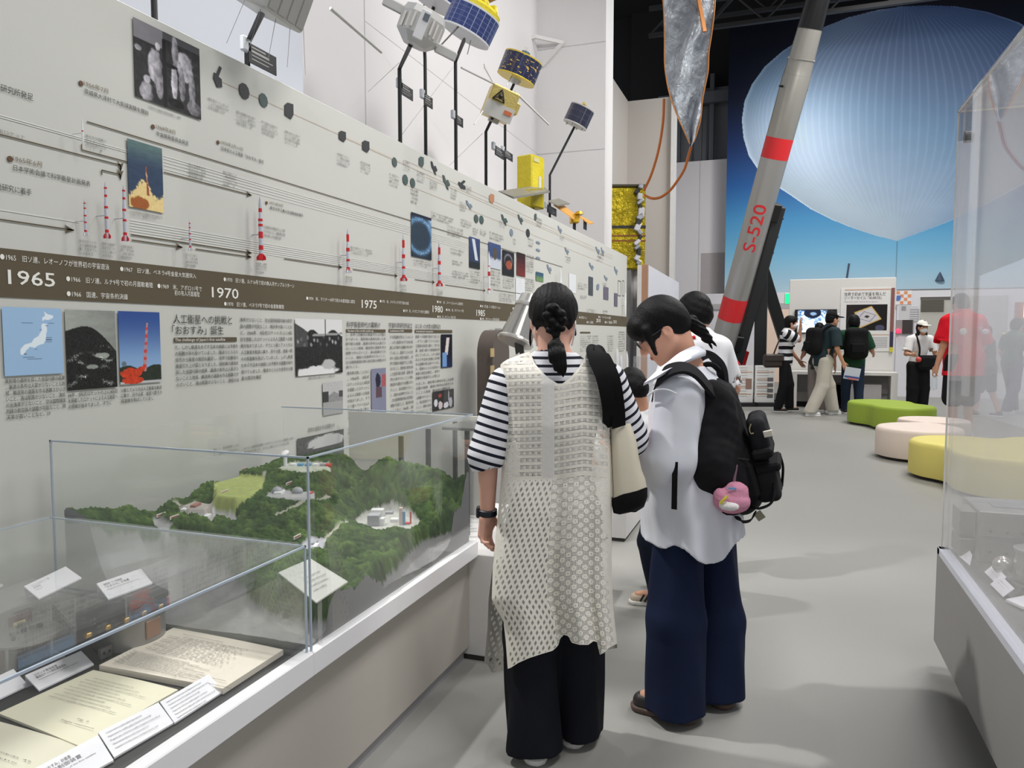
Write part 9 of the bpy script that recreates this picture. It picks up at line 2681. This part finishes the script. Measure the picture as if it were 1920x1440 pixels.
# masked woman in a white cap facing us
b, J = far('', 1718, 778, -FH+RH*0.05, 0.95, None, armL=(0.12, 0.2), armR=(0.14, 0.22), head_pitch=0.1)
kw_ = 0.95
figure('masked woman in white cap and white shirt facing the viewer', b, J, dict(build=0.9, mask=True, cap=M_cloth('cap_white', (226, 224, 214)), long=0.22, skin=skin2, shirt=dict(e=0.020, hem=-0.02, sleeve=0.8, sr=(0.075, 0.08), mat=M_cloth('tee_white', (222, 220, 220))), trousers=dict(r=(0.112, 0.10, 0.09), mat=blackc), shoe=dshoe), GRP, k=kw_, vox=V)
c = J['pelvis']-FH*0.19+RH*0.06+Z_*0.02
t = thing('waist_bag', 'black waist bag with a red charm on the masked woman', 'bag', c-Z_*0.1)
obj('bag_body', MB().box(c, (0.34, 0.12, 0.24), rotz(YAW), bev=0.05), packm, t); obj('red_charm', MB().ball(c-RH*0.19-FH*0.06+Z_*0.05, 0.045), M('charm_red', (200, 70, 66), 0.5), t)
obj('strap', MB().tube(spline([c-RH*0.15+Z_*0.1, J['neck']-FH*0.13-Z_*0.2-RH*0.08, J['neck']-RH*0.10-FH*0.04+Z_*0.03], 12), 0.016, 6), packm, t)
# big man in red, back to us
b, J = far('', 1801, 826, FH*0.97-RH*0.15, 1.125, None, armL=(0.06, 0.03), armR=(0.16, 0.10), head_pitch=0.2)
kr = 1.125
redm = M_cloth('tee_red', (214, 22, 40))
figure('big man in a bright red shirt and dark shorts seen from behind', b, J, dict(build=1.28, skin=skin2, hairv=0.006, shirt=dict(e=0.05, hem=0.20, sleeve=0.98, sr=(0.10, 0.115), mat=redm, fold=0.010), trousers=dict(r=(0.125, 0.115, 0.1), short=0.95, mat=M_cloth('shorts_black', (26, 26, 30)), name='shorts'), shoe=wshoe), GRP, k=kr, vox=V)
# pale print across his shoulders
o = bpy.data.objects.get('person.009')
for i, (dx, dz, w, h, c_) in enumerate(((-0.10, 0, 0.12, 0.09, (224, 220, 212)), (-0.02, 0.01, 0.10, 0.06, (222, 214, 208)), (0.07, 0.03, 0.09, 0.08, (196, 150, 160)), (0.14, 0.0, 0.10, 0.07, (214, 206, 206)))):
 q = J['neck']+J['rt']*dx*1.3-Z_*(0.20-dz)-J['fw']*0.175
 obj('shirt_print', MB().ball(q, (w/2, 0.02, h/2), np.stack([J['rt'], J['fw'], Z_], 1), 12, 8), M('print_tone%d' % i, c_, 0.8), o)
hb = J['wrL']+J['dL']*0.1
t = thing('water_bottle', 'clear drink bottle held by the man in red', 'bottle', hb-Z_*0.2)
obj('bottle_body', MB().lathe([(0.01, 0), (0.034, 0.01), (0.034, 0.15), (0.014, 0.19)], hb+np.array([0, 0, -0.22]), n=18), M_glass('bottle_clear', (0.9, 0.95, 0.97), 0.15), t); obj('bottle_cap', MB().cyl(hb-Z_*0.03, hb-Z_*0.005, 0.016), M('cap_pale', (226, 230, 236), 0.5), t)
# walkers seen through the right hand acrylic
b, J = far('', 1893, 776, RH*0.9+FH*0.3, 0.97, None, stride=0.22, armL=(0.08, 0.1))
figure('person in grey green shirt with a yellow strap walking behind the acrylic', b, J, dict(skin=skin2, fringe=True, hairv=0.02, shirt=dict(e=0.024, hem=0.12, mat=M_cloth('tee_sage', (70, 92, 84))), trousers=dict(r=(0.10, 0.09, 0.08), mat=M_cloth('trousers_slate', (76, 78, 90))), shoe=wshoe), GRP, k=0.97, vox=V)
t = thing('sling_strap_bag', 'pale bag on a yellow sling strap at the right edge of the photo', 'bag', J['pelvis']+RH*0.24-Z_*0.15)
obj('bag_body', MB().box(J['pelvis']+RH*0.22-FH*0.08, (0.2, 0.1, 0.22), rotz(YAW), bev=0.04), M('bag_pale', (176, 184, 200), 0.6), t)
obj('strap', MB().tube(spline([J['shL']-RH*0.04+Z_*0.06, J['neck']-FH*0.17-Z_*0.15+RH*0.06, J['pelvis']+RH*0.20-FH*0.10+Z_*0.1], 12), 0.022, 6), M('strap_yellow', (214, 206, 130), 0.6), t)
b, J = far('', 1850, 781, FH*0.6-RH*0.5, 0.90, None, stride=0.16)
figure('person in dark clothes half hidden behind the man in red', b, J, dict(skin=skin2, hairv=0.015, shirt=dict(e=0.02, hem=0.12, mat=M_cloth('tee_olive', (74, 76, 72))), trousers=dict(r=(0.10, 0.09, 0.08), short=0.9, mat=M_cloth('shorts_dark', (60, 62, 66)), name='shorts'), shoe=dshoe), GRP, k=0.90, vox=V)
flush_text()
